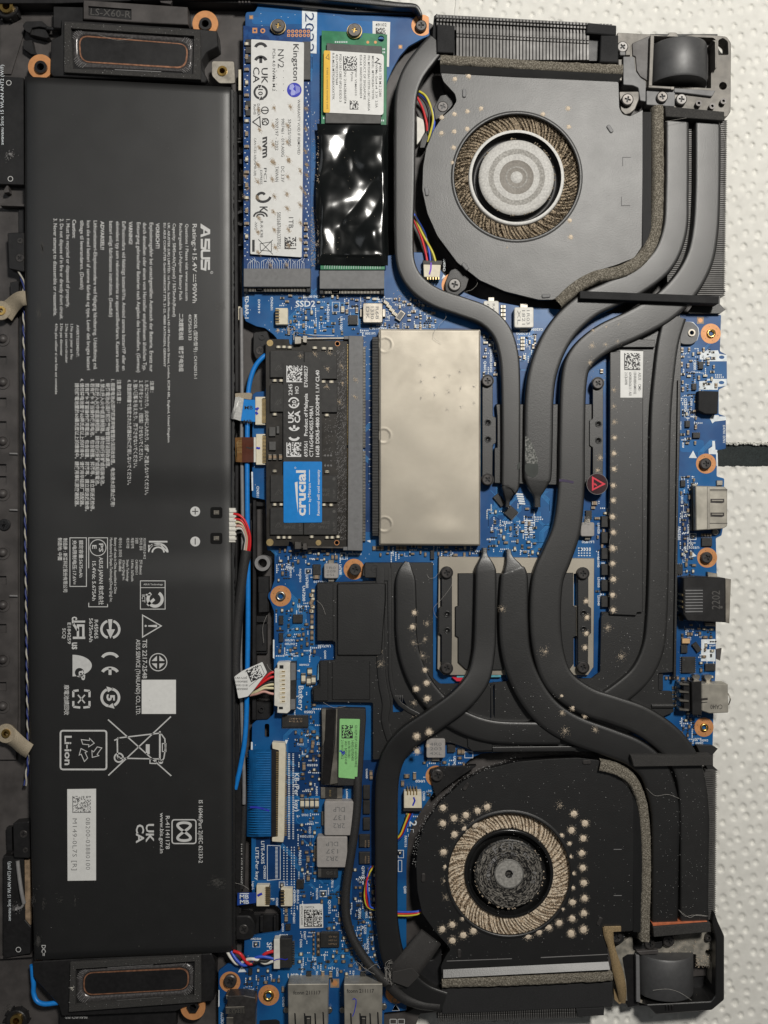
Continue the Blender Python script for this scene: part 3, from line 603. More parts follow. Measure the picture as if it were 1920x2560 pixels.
# ======== speakers
def speaker(label, body, extra, fo, fi, dia, z=10.6, ext=None):
    cx = sum(p[0] for p in fo)/4; cy = sum(p[1] for p in fo)/4
    t = Thing('speaker', label, 'speaker', cx, cy, 4, 'pair of laptop speakers')
    b = MB(); b.poly(fillet(body, 4), z-.8, 4, 2)
    for e, zz in extra: b.poly(fillet(e, 3), zz, 4, 1.5)
    t.part('housing', b, plas)
    b = MB(); b.poly(fo, z+.6, z-.7, 1, [fi]); t.part('gasket', b, foamd)
    # translucent half-roll surround with corner pleats
    x0 = [Vector(p) for p in fi]; d = fillet(dia, 26, 8); s_ = fillet([tuple(Vector(p)*.93 + Vector(q)*.07) for p, q in zip(fi, dia)], 26, 8); n = len(d); b = MB(); vs = []
    hs = [(0, -.5), (.2, .1), (.5, .4), (.8, .15), (1, -.35)]
    for i in range(n):
        for f, h in hs:
            p = Vector(s_[i])*(1-f) + Vector(d[i])*f; kk = (.22 if i % 2 else -.1) if (i % 9) not in (0, 8) else 0; vs.append(P(p.x, p.y, z - .7 + h + kk*(1 if .1 < f < .9 else 0)))
    b.add(vs, [(i*5+j, ((i+1) % n)*5+j, ((i+1) % n)*5+j+1, i*5+j+1) for i in range(n) for j in range(4)], True); t.part('surround', b, clearp)
    ins = fillet([(cx + (x-cx)*.972, cy + (y-cy)*.90) for x, y in dia], 22, 8); b = MB(); b.poly(d, z-.72, z-2, 0, [ins]); t.part('trim_ring', b, copd)
    b = MB()
    for i in range(len(d)):
        if i % 9 in (0, 8): continue
        p, q = Vector(s_[i]), Vector(d[i]); b.stroke([tuple(p*.9 + q*.1), tuple(p*.25 + q*.75)], 1.1, z - .25)
    for e in (0, 2):
        p, q = Vector(s_[e*9+9-1]), Vector(s_[(e*9+9) % len(s_)]); b.stroke([tuple(p*.8+q*.2 + (Vector((cx, cy))-p)*.03), tuple(p*.3+q*.7 + (Vector((cx, cy))-q)*.03)], 1.6, z - .2)
    t.part('pleat', b, grey, kind='stuff')
    b = MB(); b.poly(ins, z-.9, z-2.4); t.part('diaphragm', b, film if 0 else plas)
    b = MB(); b.poly(fi, z-1.6, z-3); t.part('back_plate', b, blk)
    b = MB()
    for k in range(60):
        e = random.randrange(4); f = random.random(); p = Vector(fo[e])*(1-f) + Vector(fo[(e+1) % 4])*f; q = Vector(fi[e])*(1-f) + Vector(fi[(e+1) % 4])*f; g = random.random(); r = p*(1-g)+q*g; b.bits(r.x, r.y, 1, 1, z+.6, .7, .1)
    t.part('dust', b, dust if 0 else gprint, kind='stuff'); return t
t = speaker('black speaker with textured gasket at the top of the battery, moulded LS-X60-R beside it', cs('A', 330,255, 395,228, 395,125, 1300,188, 1408,200, 1415,300, 1340,340, 1305,400, 1310,450, 1345,512, 1330,535, 1160,522, 340,495, 325,470),
  [(cs('A', 345,40, 540,45, 540,190, 345,180), 8.6)], cs('A', 415,140, 1298,200, 1300,515, 415,468), cs('A', 458,182, 1258,232, 1252,480, 472,446), cs('A', 508,226, 1222,285, 1208,446, 518,402))
b = MB(); b.poly(cs('A', 540,0, 1215,45, 1220,160, 1000,150, 540,122), 10.2, 4, 1.5, [cs('A', 572,38, 852,58, 852,130, 572,100)]); o = t.part('sound_chamber', b, chas)
b = MB(); b.poly(cs('A', 570,36, 854,56, 854,132, 570,102), 9.5, 9); t.part('name_recess', b, plas, parent=o)
b = MB(); x, y = c('A', 585, 96); b.text('LS-X60-R', 0, 0, sc('A', 262), sc('A', 46), 'r', 9.56, .004)
ang = .075; X0, Y0, _ = P(0, 0, 9.56); X1, Y1, _ = P(x, y, 9.56); b.v = [(X1 + (p-X0)*math.cos(ang) + (q-Y0)*math.sin(ang), Y1 - (p-X0)*math.sin(ang) + (q-Y0)*math.cos(ang), r) for p, q, r in b.v]; t.part('moulded_lettering', b, dprint, parent=o)
t = speaker('black speaker with textured gasket at the bottom of the battery, dusty, copper edged cone', cs('Y', 210,1050, 520,1030, 1370,995, 1395,1060, 1385,1300, 1320,1310, 1190,1345, 1140,1370, 570,1395, 400,1400, 380,1330, 215,1150),
  [(cs('Y', 385,1340, 1140,1330, 1140,1480, 385,1480), 7.4)], cs('Y', 455,1055, 1300,1008, 1302,1310, 445,1375), cs('Y', 488,1095, 1262,1045, 1258,1270, 488,1328), cs('Y', 540,1118, 1226,1085, 1224,1228, 540,1268))
b = MB(); b.text('WLAN ANT4 (M/F)', *c('Y', 568, 1402), sc('Y', 146), sc('Y', 16), 'l', 7.5); t.part('lettering', b, gprint)
b = MB(); b.bits(*c('Y', 465, 1220), 4, 40, 11.2, 1.6, .5); t.part('dust', b, wht, kind='stuff')

# ======== motherboard
mb = Thing('motherboard', 'blue laptop main circuit board full of tiny chips, ports and connectors', 'circuit board', 900, 1300, 7)
out = [(613,38),(616,30),(637,29),(646,12),(850,25),(868,34),(1022,42),(1072,42),(1074,89),(1055,97),(1021,116),(999,141),(980,175),(968,203),(962,262),(806,262),(806,600),(806,640),(965,640),(1018,630),(1075,632),(1105,680),(1150,727),(1200,747),(1300,765),(1500,782),
 (1803,787),(1800,878),(1817,887),(1818,963),(1797,974),(1797,1035),(1815,1041),(1815,1122),(1793,1126),(1792,1191),(1811,1196),(1807,1323),(1804,1339),(1790,1345),(1792,1428),(1790,1559),(1790,1653),(1784,1785),(1782,1864),
 (1480,1866),(1205,1884),(1180,1894),(1083,1983),(1058,2020),(1033,2058),(1020,2096),(1016,2165),(1016,2526),(960,2532),(960,2640),(546,2640),(546,2428),(566,2412),(609,2404),(611,2347),(641,2338),(699,2330),(703,2320),(702,2275),(690,2263),(632,2263),(628,2200),(629,1880),(630,1811),(640,1802),(667,1801),(684,1785),(685,1530),(674,1500),(676,1480),(686,1450),(686,1376),(668,1376),(664,1250),(649,1247),(630,1243),(631,987),(640,980),(662,978),(666,962),(690,940),(692,846),(683,836),(662,820),(641,816),(614,803),(606,782),(605,646),(610,640),(772,640),(772,262),(613,262)]
b = MB(); b.poly(fillet(out, 3, 2), 8, 6.9, .8, [rrect(*c('L', 307,1242), *c('L', 352,1372), 5), circ(987, 2501, 5, 14)]); mb.part('board', b, pcb)
# copper pours: slightly paler and darker solder-mask fields
b = MB()
for q in ((630,42,840,60),(700,850,830,868),(712,820,850,1000) if 0 else (720,800,838,836),(860,690,962,740),(1080,1290,1180,1340),(690,1640,800,1696),(760,1920,800,2000),(700,1700,776,1740),(1295,820,1335,860),(1700,1100,1760,1130)): b.flat(fillet(rect(*q), 8), 8.015)
b.flat([(646,28),(848,40),(866,50),(960,56),(940,150),(800,150),(780,60),(646,50)], 8.012); mb.part('copper_pour', b, pcbl, kind='stuff')
b = MB()
for q in ((690,1250,780,1290),(616,66,700,80),(910,1000,930,1330),(1700,1250,1735,1400),(690,1880,860,1990),(880,1900,960,2300),(640,2060,780,2200),(1090,820,1220,830)): b.flat(fillet(rect(*q), 8), 8.018)
mb.part('signal_field', b, pcbd, kind='stuff')
def inside(p, poly):
    x, y = p; r = False
    for i in range(len(poly)):
        (x0, y0), (x1, y1) = poly[i-1], poly[i]
        if (y0 > y) != (y1 > y) and x < (x1-x0)*(y-y0)/(y1-y0)+x0: r = not r
    return r
# traces: bundles that run straight and turn through 45 degrees
b = MB(); R_ = random.Random(5)
regs = [(700,650,960,830,16),(1210,1200,1400,1380,30),(690,1370,910,1450,9),(690,1480,790,1650,10),(690,1750,800,1960,10),(700,2000,880,2420,14),(900,1880,960,2420,8),(1060,1880,1180,1960,6),(1700,860,1800,1300,14),(1700,1560,1780,1700,6),(1230,830,1330,960,8),(910,850,945,1360,5),(1205,850,1245,940,5),(620,60,960,250,4)]
for x0, y0, x1, y1, nb_ in regs:
    for _ in range(nb_):
        x, y = R_.uniform(x0, x1), R_.uniform(y0, y1); d = R_.choice((0, 2, 4, 6)); pts = [(x, y)]
        for s_ in range(R_.randint(2, 4)):
            L = R_.uniform(14, 60); a = d*.785; x += L*math.cos(a); y += L*math.sin(a); pts.append((x, y)); d = (d + R_.choice((-1, 1))) % 8
        k = R_.randint(1, 6); nx, ny = -math.sin(d*.785), math.cos(d*.785)
        for j in range(k):
            q = [(px + nx*j*3.2, py + ny*j*3.2) for px, py in pts]
            if all(inside(p, out) and x0-20 < p[0] < x1+20 and y0-20 < p[1] < y1+20 for p in q): b.stroke(q, .9, 8.023)
mb.part('trace', b, trace, kind='stuff')
KEEP = []                                     # occupied rectangles
def keep(x0, y0, x1, y1): KEEP.append((x0-2, y0-2, x1+2, y1+2))
def free(x, y, r=4): return all(not (a-r < x < c_+r and d-r < y < e+r) for a, d, c_, e in KEEP)
zs = 8.03
# copper screw pads
def pad(x, y, r, kind=None, ri=9, label=None):
    b = MB(); b.ring(x, y, r, ri, 8.05, 7.9, 40); p = mb.part('copper_pad', b, copper)
    b = MB(); [b.flat(circ(x + r*.72*math.cos(a), y + r*.72*math.sin(a), .9, 6), 8.08) for a in [k*1.05+.3 for k in range(6)]]; mb.part('pad_via', b, darkm, parent=p, kind='stuff')
    keep(x-r, y-r, x+r, y+r)
    if kind in ('brass', 'silver'):
        b = MB(); b.lathe(x, y, 8, [(ri+2.5, 8.05), (ri+1.5, 8.7), (ri*.72, 8.7), (ri*.62, 8), (ri*.55, 7.6), (ri*.62, 7.2), (ri*.5, 6.8), (ri*.55, 6), (0, 5.8)], 28); mb.part('insert', b, brass if kind == 'brass' else silver, parent=p)
    elif kind == 'screw': screw(mb, x, y, 9.6, ri+4, parent=p)
    else:
        b = MB(); b.cyl(x, y, ri, 7.4, 6); mb.part('hole', b, blk, parent=p)
b = MB(); b.poly([(x if x < 1072 else 1072, y) for x, y in circ(1055, 63, 26.5, 40)], 8.06, 7.9, 0); mb.part('copper_pad', b, copper); screw(mb, 1053, 63, 9.6, 14); keep(1028, 36, 1075, 92)
for a in ((1765,1159,25,'screw',10),(1768,1394,25,'screw',10),(1777,834,25,'brass',9),(1760,1818,24,'brass',8),(575,2455,26,'screw',12),(672,2488,26,'brass',11),(990,2483,26,None,10),(702,1490,26,'silver',10),(885,1423,26,None,9),(1090,1940,26,None,9)): pad(*a)
pad(1133, 712, 29, None, 12)
b = MB(); b.poly(circ(684, 1490, 14, 20), 7.98, 6.9); mb.part('board_lug', b, pcb)
b = MB()
for x, y, s_ in ((628,43,10),(1001,117,10),(1751,801,17),(837,2458,22)):
    b.box(x-s_/2, y-s_/2, x+s_/2, y+s_/2, 8.03, 7.9); b.i(1).flat(circ(x, y, s_*.33, 14), 8.05); b.i(0)
mb.part('fiducial', b, [tan, copper])
b = MB(); b.poly(cs('B', 660,92, 803,100, 797,505, 733,500, 740,280, 660,270), 8.05, 7.9); p = mb.part('date_block', b, silk); keep(755,24,794,134)
b = MB(); b.text('2022', *c('B', 690, 120), sc('B', 375), sc('B', 88), 'd', 8.07); mb.part('date_number', b, pcbd, parent=p)
b = MB(); b.poly(cs('B', 1325,198, 1492,208, 1480,630, 1440,628, 1445,330, 1325,322), 8.05, 7.9); p = mb.part('label', b, white); b = MB(); b.text('49102', *c('B', 1352,248), sc('B', 105), sc('B', 30), 'r', 8.08, .01); b.matrix(*c('B',1355,262), *c('B',1448,325), 10, 8.08); mb.part('label_print', b, kprint, parent=p); keep(930,52,976,170)
b = MB(); b.poly([(749,2261),(807,2259),(808,2319),(749,2321)], 8.1, 7.9); p = mb.part('label', b, white); b = MB(); b.text('33497CA', 761, 2271, 25, 6, 'r', 8.13); b.text('ASTDWC5UHM7M', 752, 2264, 48, 5, 'd', 8.13, sp=.9)
for q in ((760,2274,782,2296),(783,2274,805,2296),(760,2297,782,2317),(783,2297,805,2317)): b.matrix(*q, 11, 8.13)
mb.part('label_print', b, tan if 0 else kprint, parent=p); keep(748,2259,810,2322)
# ---- silkscreen lettering and marks
b = MB()
def st_(k, t, u, v, L, h, d, bold=.004):
    x, y = c(k, u, v); L_, h_ = sc(k, L), sc(k, h); q = {'d': (x, y, x+h_, y+L_), 'u': (x-h_, y-L_, x, y), 'r': (x, y-h_, x+L_, y), 'l': (x-L_, y, x, y+h_)}[d]; keep(*q); b.text(t, *c(k, u, v), sc(k, L), sc(k, h), d, zs, bold)
for a in (('C','SSD2',600,1382,185,58,'r',.02),('C','LED-BAR-1',122,1258,235,36,'d',.02),('C','CN1901',830,1275,125,24,'l',.02),('C','CN3601',365,1290,125,22,'d',.02),('C','D7019',245,1315,130,20,'d',.02),('C','PAD61310',895,1360,165,22,'d',.02),('C','U61300',1018,1475,125,24,'d',.02),('C','PAD61300',1455,1575,160,24,'l',.02),('C','L61300',1350,1625,95,22,'l',.02),
 ('I','CN3011',232,435,105,24,'d',.02),('I','PAD67600',1100,1084,120,20,'r',.02),('I','CN8951',545,1200,95,18,'d',.02),('I','PAD67610',635,1215,125,18,'d',.02),('I','U67600',695,1270,125,26,'d',.02),('I','U67200',665,1375,145,26,'d',.02),('I','L67600',1012,1175,95,24,'d',.02),('I','U67210',890,1328,120,20,'l',.02),
 ('L','Battery',628,885,232,48,'d',.008),('L','U67230',930,498,120,24,'l',.02),('L','U67201',590,445,90,20,'l',.02),('L','D67200',590,480,92,20,'l',.02),('L','CN6000',727,678,92,18,'l',.02),('L','U3050',780,1120,100,24,'l',.02),('L','Q6000',870,550,80,18,'d',.02),('L','D252',675,1425,60,20,'l',.02),
 ('O','KB-(Per  key)',590,275,360,45,'d',.01),('O','LITE-AXIS',275,915,215,32,'d',.008),('O','LITE-Per key',222,975,310,32,'d',.008),('O','CN3503',298,1145,125,22,'d',.015),('O','PAD6153',630,1002,140,24,'d',.02),('O','Q7016',935,1255,100,22,'d',.02),('O','Q7017',1225,1150,120,24,'d',.02),('O','Q7015',908,1470,130,24,'d',.02),('O','D255',718,660,62,20,'l',.02),('O','D254',770,742,60,20,'l',.02),('O','D253',725,780,62,20,'d',.02),('O','D257 D256',770,862,130,20,'l',.02),('O','PAD6096',792,1360,105,20,'d',.02),('O','Logo-L',190,1295,80,20,'d',.015),('O','LED-BAR-2',612,1360,145,20,'d',.015),('O','CN3600',580,1375,120,22,'d',.02),('O','CN281',415,1450,75,20,'d',.02),('O','03350',808,190,100,20,'l',.02),('O','L6006',1075,425,95,18,'d',.02),('O','R6001',790,400,85,18,'d',.02),('O','U6600',1262,235,90,18,'d',.02),('O','Q7006',1195,1545,105,22,'d',.02),
 ('S','SPI',440,470,75,48,'d',.012),('S','USBA',620,782,135,44,'r',.012),('S','PAD304',302,448,88,18,'r',.02),('S','D608',620,400,72,20,'l',.02),('S','D607',758,375,72,20,'d',.02),('S','D606',725,443,72,20,'d',.02),('S','CN601',665,212,92,20,'d',.02),('S','Q7033',570,305,72,16,'d',.02),('S','D604',735,655,75,20,'d',.02),('S','J605',848,595,72,20,'d',.02),('S','R2459',865,720,70,16,'d',.02),('S','C2452',1040,690,75,18,'d',.02),('S','JACK9000',328,872,112,20,'l',.02),('S','CN2450',575,940,85,18,'d',.02),('S','AUDIO',42,1075,100,26,'d',.012),('S','PAD6100',1302,440,125,20,'d',.02),('S','U550',1278,322,75,22,'d',.02),('S','Q7006',1230,175,95,20,'d',.02),('S','R2408',1180,715,70,16,'d',.02),('S','U1002',1292,170,90,18,'d',.02),
 ('F','L62000',1100,1245,110,22,'l',.02),('F','C62004',1205,1215,95,20,'l',.02),('F','D4430U4450',780,1385,180,20,'d',.02),('F','Q4601',733,1475,85,20,'d',.02),('F','CN2600',425,760,100,18,'u',.015),
 ('G','C8000',1065,1340,80,22,'d',.02),('K','QZ709',990,305,85,24,'d',.02),('K','C959',1040,305,60,16,'d',.02),('K','SP6401',955,490,65,14,'d',.02),('K','U0100',965,1080,65,18,'d',.02),('K','PAD3201',940,1330,105,24,'d',.02),('K','C9796',1015,1310,75,18,'d',.02),('K','L61850',272,1442,98,20,'l',.02),('K','L01020',300,1300,85,18,'d',.02),('K','U3201',1110,1488,80,18,'l',.02),('K','D4701 D701',1300,520,140,18,'d',.015),
 ('N','R145',930,445,160,36,'d',.015),('N','L01050',300,330,80,18,'d',.02),('N','L01040',300,475,80,18,'d',.02),('N','L61040',298,170,80,18,'d',.02),('N','D6002',1180,1622,65,18,'l',.02),('N','D6000',1140,1645,60,18,'l',.02),
 ('Q','CN4306',245,505,75,20,'d',.02),('Q','C0003',348,250,65,16,'l',.02),('Q','U07400',490,225,85,20,'d',.02),('Q','U0420',262,415,75,20,'l',.02),('Q','2',140,738,45,60,'d',.01),('Q','FAN116',100,860,90,20,'d',.02),('Q','Q600',95,1260,60,20,'d',.02),('T','Q600',95,45,0,0,'d')):
    if a[4] == 0: continue
    st_(*a)
for k, q in (('C',(690,1265,675,1298,705,1298)),('C',(1380,1280,1365,1318,1395,1318)),('I',(1300,942,1272,955,1300,968) if 0 else (1305,968,1270,950,1305,942)),('L',(640,730,612,742,640,755)),('K',(1062,722,1028,780,1092,783)),('N',(1042,112,1028,172,1090,160)),('S',(222,672,190,728,262,725)),('S',(1550,1005,1520,1060,1585,1060)),('T',(30,990,0,1040,62,1040)),('O',(370,1465,405,1465,390,1480)),('S',(470,88,508,88,490,112)),('L',(500,1395,528,1395,512,1435)),('M',(430,258,418,282,445,282)),('F',(410,785,395,825,430,800))): b.flat(cs(k, *q), zs)
for k, q, h in (('G',(1115,1275,1165,1268,1260,1262,1270,1290,1330,1300,1330,1350,1175,1350,1170,1335,1115,1335),((1195,1325),(1290,1318))),('G',(1110,1510,1170,1505,1175,1490,1330,1490,1330,1545,1260,1555,1258,1578,1110,1575),((1190,1518),(1288,1520))),
                ('K',(1195,465,1215,440,1265,440,1270,450,1325,450,1325,480,1235,490,1215,505),()),('K',(1185,710,1215,690,1215,645,1235,645,1240,715,1255,718,1250,752,1187,750),()),('N',(1127,825,1240,822,1240,860,1170,862,1170,905,1240,905,1240,1000,1125,998),())):
    b.flat(cs(k, *q), zs, [circ(*c(k, u, v), sc(k, 22), 14, sc(k, 14)) for u, v in h])
b.poly(cs('I', 182,300, 197,300, 200,478, 186,478), 8.05, 7.5); b.poly(cs('L', 387,450, 400,450, 400,630, 386,620), 8.05, 7.5); b.poly(cs('L', 180,1415, 195,1415, 195,1485, 178,1490), 8.05, 7.5); b.poly(cs('S', 22,880, 30,885, 30,1020, 20,1030), 8.05, 7.5); b.poly([(1790,1130),(1794,1132),(1795,1165),(1791,1165)], 8.05, 7.5)
for k, q, w_ in (('C',(945,1340,1015,1340,1015,1430,945,1430),4),('I',(690,1215,748,1215,748,1262,690,1262),4),('S',(318,462,378,462,378,510,318,510),4),('S',(898,22,955,22,955,72,898,72),4),('O',(830,1385,893,1385,893,1440,830,1440),4),('K',(1035,1385,1085,1385,1085,1432,1035,1432),5),('O',(445,1300,498,1300,498,1355,445,1355),4),('I',(1020,1065,1072,1065,1072,1125,1020,1125),4),('Q',(50,975,92,975,92,1035,50,1035),4),('Q',(50,1055,78,1055,78,1145,50,1145),4),('Q',(580,190,645,190,645,238,580,238),4),
 ('O',(333,955,455,960,455,1275,333,1285),5),('C',(405,1440,405,1545,530,1545),0),('C',(585,1630,770,1650,965,1655),4)):
    if w_: b.stroke(cs(k, *q), sc(k, w_), zs, len(q) == 8)
for j in range(24): b.stroke(cs('O', 408, 975+j*12.5, 432, 975+j*12.5), 1.3, zs)
for j in range(20): b.stroke(cs('H', 1290, 352+j*69, 1315, 352+j*69), 1.2, zs)
for j in range(7): b.stroke([c('J', 1140, 1540+j*18), c('J', 1205 + (j % 2)*15, 1540+j*18)], 3, zs)
for j in range(5): b.stroke([c('J', 1075 + j*6, 1335+j*18), c('J', 1130 + j*4, 1340+j*18)], 4, zs)
mb.part('silkscreen', b, silk, kind='stuff')
for k, u, v in (('C',980,1378),('I',718,1238),('S',345,485),('S',926,46),('O',862,1412),('K',1060,1408),('Q',62,995),('O',470,1328)):
    x, y = c(k, u, v); b = MB(); b.lathe(x, y, 8, [(0,9),(3,8.9),(5,8.4),(5.8,8.02)], 20); mb.part('solder_pad', b, silver); keep(x-9, y-11, x+9, y+11)
# ---- chips, inductors, connectors: one object each
def block(name, pts, h, m, bev=1, label=None, z0=8):
    b = MB(); b.poly(pts, z0+h, z0-.1, bev); xs = [p[0] for p in pts]; ys = [p[1] for p in pts]; keep(min(xs), min(ys), max(xs), max(ys))
    return mb.part(name, b, m, label=label)
def inductor(x0, y0, x1, y1, h, lines, d, m=ferr, legs='x', pm=None, L=.62):
    o = block('inductor', fillet(rect(x0, y0, x1, y1), 5), h, m, 1.5); b = MB()
    if legs == 'x': b.box(x0-7, y0+(y1-y0)*.3, x0+2, y1-(y1-y0)*.3, 9.2, 8, .8); b.box(x1-2, y0+(y1-y0)*.3, x1+7, y1-(y1-y0)*.3, 9.2, 8, .8)
    else: b.box(x0+(x1-x0)*.3, y0-9, x1-(x1-x0)*.3, y0+2, 9.2, 8, .8); b.box(x0+(x1-x0)*.3, y1-2, x1-(x1-x0)*.3, y1+8, 9.2, 8, .8)
    mb.part('terminal', b, tin, parent=o); b = MB(); w_, hh = x1-x0, y1-y0; n = len(lines)
    for i, t in enumerate(lines):
        f = (i+.5)/n
        if d == 'l': b.text(t, x1 - w_*(1-L)/2, y0 + hh*(.14 + .72*f) - hh*.1, w_*L, hh*.15, d, 8+h+.03)
        elif d == 'r': b.text(t, x0 + w_*(1-L)/2, y0 + hh*(.14 + .72*f) + hh*.1, w_*L, hh*.17, d, 8+h+.03)
        else: b.text(t, x1 - w_*(.14 + .72*f) - w_*.1, y0 + hh*(1-L)/2, hh*L, w_*.17, d, 8+h+.03)
    mb.part('value_print', b, pm or lprint, parent=o, kind='stuff'); return o
inductor(811,2004,884,2089,3.4,['DLP','137','2R2'],'l',L=.4); inductor(792,2092,868,2169,3.4,['DLP','137','2R2'],'l',L=.4)
inductor(907,757,957,807,3,['R68','1330','DK'],'d',m=tin); inductor(1286,768,1334,819,3,['1R03','1821','XL'],'d',m=wht,legs='n',L=.7) ; inductor(1209,752,1247,790,2.6,['R47','8C'],'d',m=wht,legs='n')
inductor(1066,1847,1113,1895,3,['4R0','203','4XL'],'r',legs='n'); inductor(810,1409,846,1446,2.6,['1R0','209','05L'],'r',legs='y'); inductor(1452,1306,1486,1341,2.8,['1R0','209','05L'],'u',legs='n'); 
o = block('shunt_resistor', rect(802,1969,856,1996), .9, tin, .8); b = MB(); b.box(813,1969,843,1996,9.0,8.6,.5); b.i(1).text('R010', 823, 1975, 16, 5, 'd', 9.03, .01); mb.part('body', b, [chip, gold], parent=o)
o = block('tantalum_capacitor', rect(795,2160,845,2195), 2, chip, 1); b = MB(); b.text('150', 838, 2178, 22, 9, 'l', 10.03); b.box(795,2164,803,2192,10.02,9.9); mb.part('value_print', b, dprint, parent=o)
block('tantalum_capacitor', cs('N',975,820,1038,820,1038,858,975,858), 1.4, tant)
o = block('crystal', rotr(1001,789,16,26,35), 1.2, tin, 1); b = MB(); b.poly(rotr(1001,789,11,20,35), 9.25, 9.1); mb.part('lid', b, sock, parent=o)
for u, v in ((1035,1490),(1600,1560)): pass
# chips with legs on two sides
def ic(x, y, w_, h, rot=0, n=8): keep(x-w_/2-3, y-h/2-3, x+w_/2+3, y+h/2+3); return mb.inst('chip', IC8 if n == 8 else IC4, x, y, 8, w_/36, h/30, 1, rot)
for a in ((*c('C',1142,1512),26,24,0),(*c('L',622,250),24,24,90),(*c('I',800,1220),22,26,0),(*c('J',1035,1480),30,26,42),(*c('J',945,1385),18,32,-40),(*c('N',1018,1025),40,40,0),(*c('N',912,265),30,38,90),(*c('N',985,900),22,16,90),(*c('N',1085,885),16,24,-35),(*c('N',1192,1045),20,26,90),(*c('K',1065,215),13,16,0),(*c('K',1012,512),14,16,0),(*c('K',1082,602),16,18,90),(*c('K',1165,1452),24,26,90),(*c('G',1118,1385),14,18,0),(*c('Q',472,158),22,20,0),(*c('O',645,1315),24,18,90),(*c('K',225,1235),18,22,0),(*c('S',805,755),14,24,0),(*c('S',1270,755),14,22,0),(*c('M',432,205),11,22,0),(*c('K',975,985),14,16,0),(*c('L',465,262),12,22,0),(*c('L',465,425),12,22,0),(*c('S',300,715),10,14,0),(*c('S',625,330),14,14,0)): ic(*a, n=4 if a[2] < 20 else 8)
o = block('chip', rect(705,1790,771,1818), 1.1, chip); b = MB()
for j in range(22): b.box(706+j*3, 1786.5, 707.3+j*3, 1790.5, 8.4, 8); b.box(706+j*3, 1818, 707.3+j*3, 1821, 8.4, 8)
mb.part('chip_leg', b, silver, parent=o, kind='stuff'); b = MB(); [b.text(t, 756, 1795+j*6.5, 34, 4, 'l', 9.13) for j, t in enumerate(('G48C', '5T54'))]; mb.part('chip_print', b, tan, parent=o)
o = block('chip', rect(801,2332,848,2369), 1.1, chip); b = MB()
for j in range(15): b.box(806+j*2.6, 2328, 807.2+j*2.6, 2332, 8.4, 8)
mb.part('chip_leg', b, silver, parent=o, kind='stuff'); b = MB(); [b.text(t, 842, 2340+j*9, 20, 4, 'l', 9.13) for j, t in enumerate(('176L Q5', 'Y1-22H', '5766M'))]; mb.part('chip_print', b, tan, parent=o)
for y0, y1 in ((1964,1998),(2002,2035),(2045,2075),(2087,2118),(2131,2160)): block('transistor', rect(898 if y0 > 2080 else 908, y0, 925, y1), 1, chip)
for y in (2100, 2140): 
    b = MB(); [b.text(t, 920-8*j, y, 18, 3.4, 'l' if 0 else 'd', 9.05) for j, t in enumerate(('3T05', '9M05N'))]; mb.part('chip_print', b, tan)
# ---- card sockets for the two drives
def m2socket(x0, y0, x1, y1, txt):
    o = block('card_socket', fillet(rect(x0, y0, x1, y0+46), 2), 3.6, sock, 1); b = MB(); b.box(x0, y0+46, x1, y1, 9.4, 7.9, .8); b.box(x0, y0+40, x0+10, y1, 10.6, 8, 1); b.box(x1-10, y0+40, x1, y1, 10.6, 8, 1); b.box(x0+33, y0+48, x0+46, y1-6, 10.4, 9, .6); mb.part('base', b, blk, parent=o); keep(x0, y0, x1, y1)
    b = MB(); n = 38
    for j in range(n):
        x = x0 + 14 + (x1-x0-28)*j/(n-1)
        if not x0+31 < x < x0+48: b.box(x-.75, y0+46, x+.75, y1-1, 10.3, 9.3, .3)
    mb.part('contact', b, silver, parent=o, kind='stuff'); b = MB(); b.text(txt, x0+28, y0+26, 72, 14, 'r', 11.63); [b.box(x0+(x1-x0)*j/9, y0+2, x0+(x1-x0)*j/9+.6, y0+44, 11.62, 11.5) for j in range(1, 9)]; mb.part('moulded_number', b, sprint, parent=o)
m2socket(609,671,776,730,'21513e'); m2socket(799,676,961,735,'21513e')
# flat-cable connectors
def ffc(x0, y0, x1, y1, side, n, label=None, h=2.2):
    """cream socket; side = 'l' or 'r' gives the dark latch side"""
    o = block('ribbon_socket', fillet(rect(x0, y0, x1, y1), 1.5), h, cream, .8, label); w_ = (x1-x0)*.28; b = MB()
    if side == 'r': b.box(x1-w_, y0+3, x1+1, y1-3, 8+h+.12, 8, .5)
    else: b.box(x0-1, y0+3, x0+w_, y1-3, 8+h+.12, 8, .5)
    mb.part('latch', b, blk, parent=o); b = MB()
    for j in range(n):
        y = y0 + 6 + (y1-y0-12)*j/(n-1); b.box(x1-w_*1.2 if side == 'r' else x0, y-.8, x1+1.5 if side == 'r' else x0+w_*1.2, y+.8, 8+h+.2, 8.1)
    mb.part('contact', b, gold, parent=o, kind='stuff'); return o
ffc(638,992,663,1062,'r',20); ffc(640,1085,663,1162,'r',20); ffc(641,2214,673,2266,'r',9); ffc(702,2222,731,2266,'l',5); ffc(*c('C',410,1395),*c('C',525,1550),'l',5)
o = block('keyboard_socket', fillet([(680,1856),(712,1858),(714,1870),(710,2092),(708,2106),(680,2104),(680,2094),(694,2092),(697,1876),(681,1872)], 2), 2.6, cream, .8); keep(676,1855,716,2108)
b = MB(); b.box(678,1874,697,2094,10.2,8,.8); mb.part('latch', b, blk, parent=o); b = MB()
for j in range(46): b.box(690, 1880+j*4.6, 700, 1881.8+j*4.6, 10.5, 9, .2); b.box(712, 1880+j*4.6, 717, 1881.8+j*4.6, 8.3, 8)
mb.part('contact', b, gold, parent=o, kind='stuff')
b = MB()
for cx, w_ in ((720, 5), (731, 4)):
    for j in range(48): b.flat(rect(cx, 1884+j*4.5, cx+w_, 1886+j*4.5), 8.04)
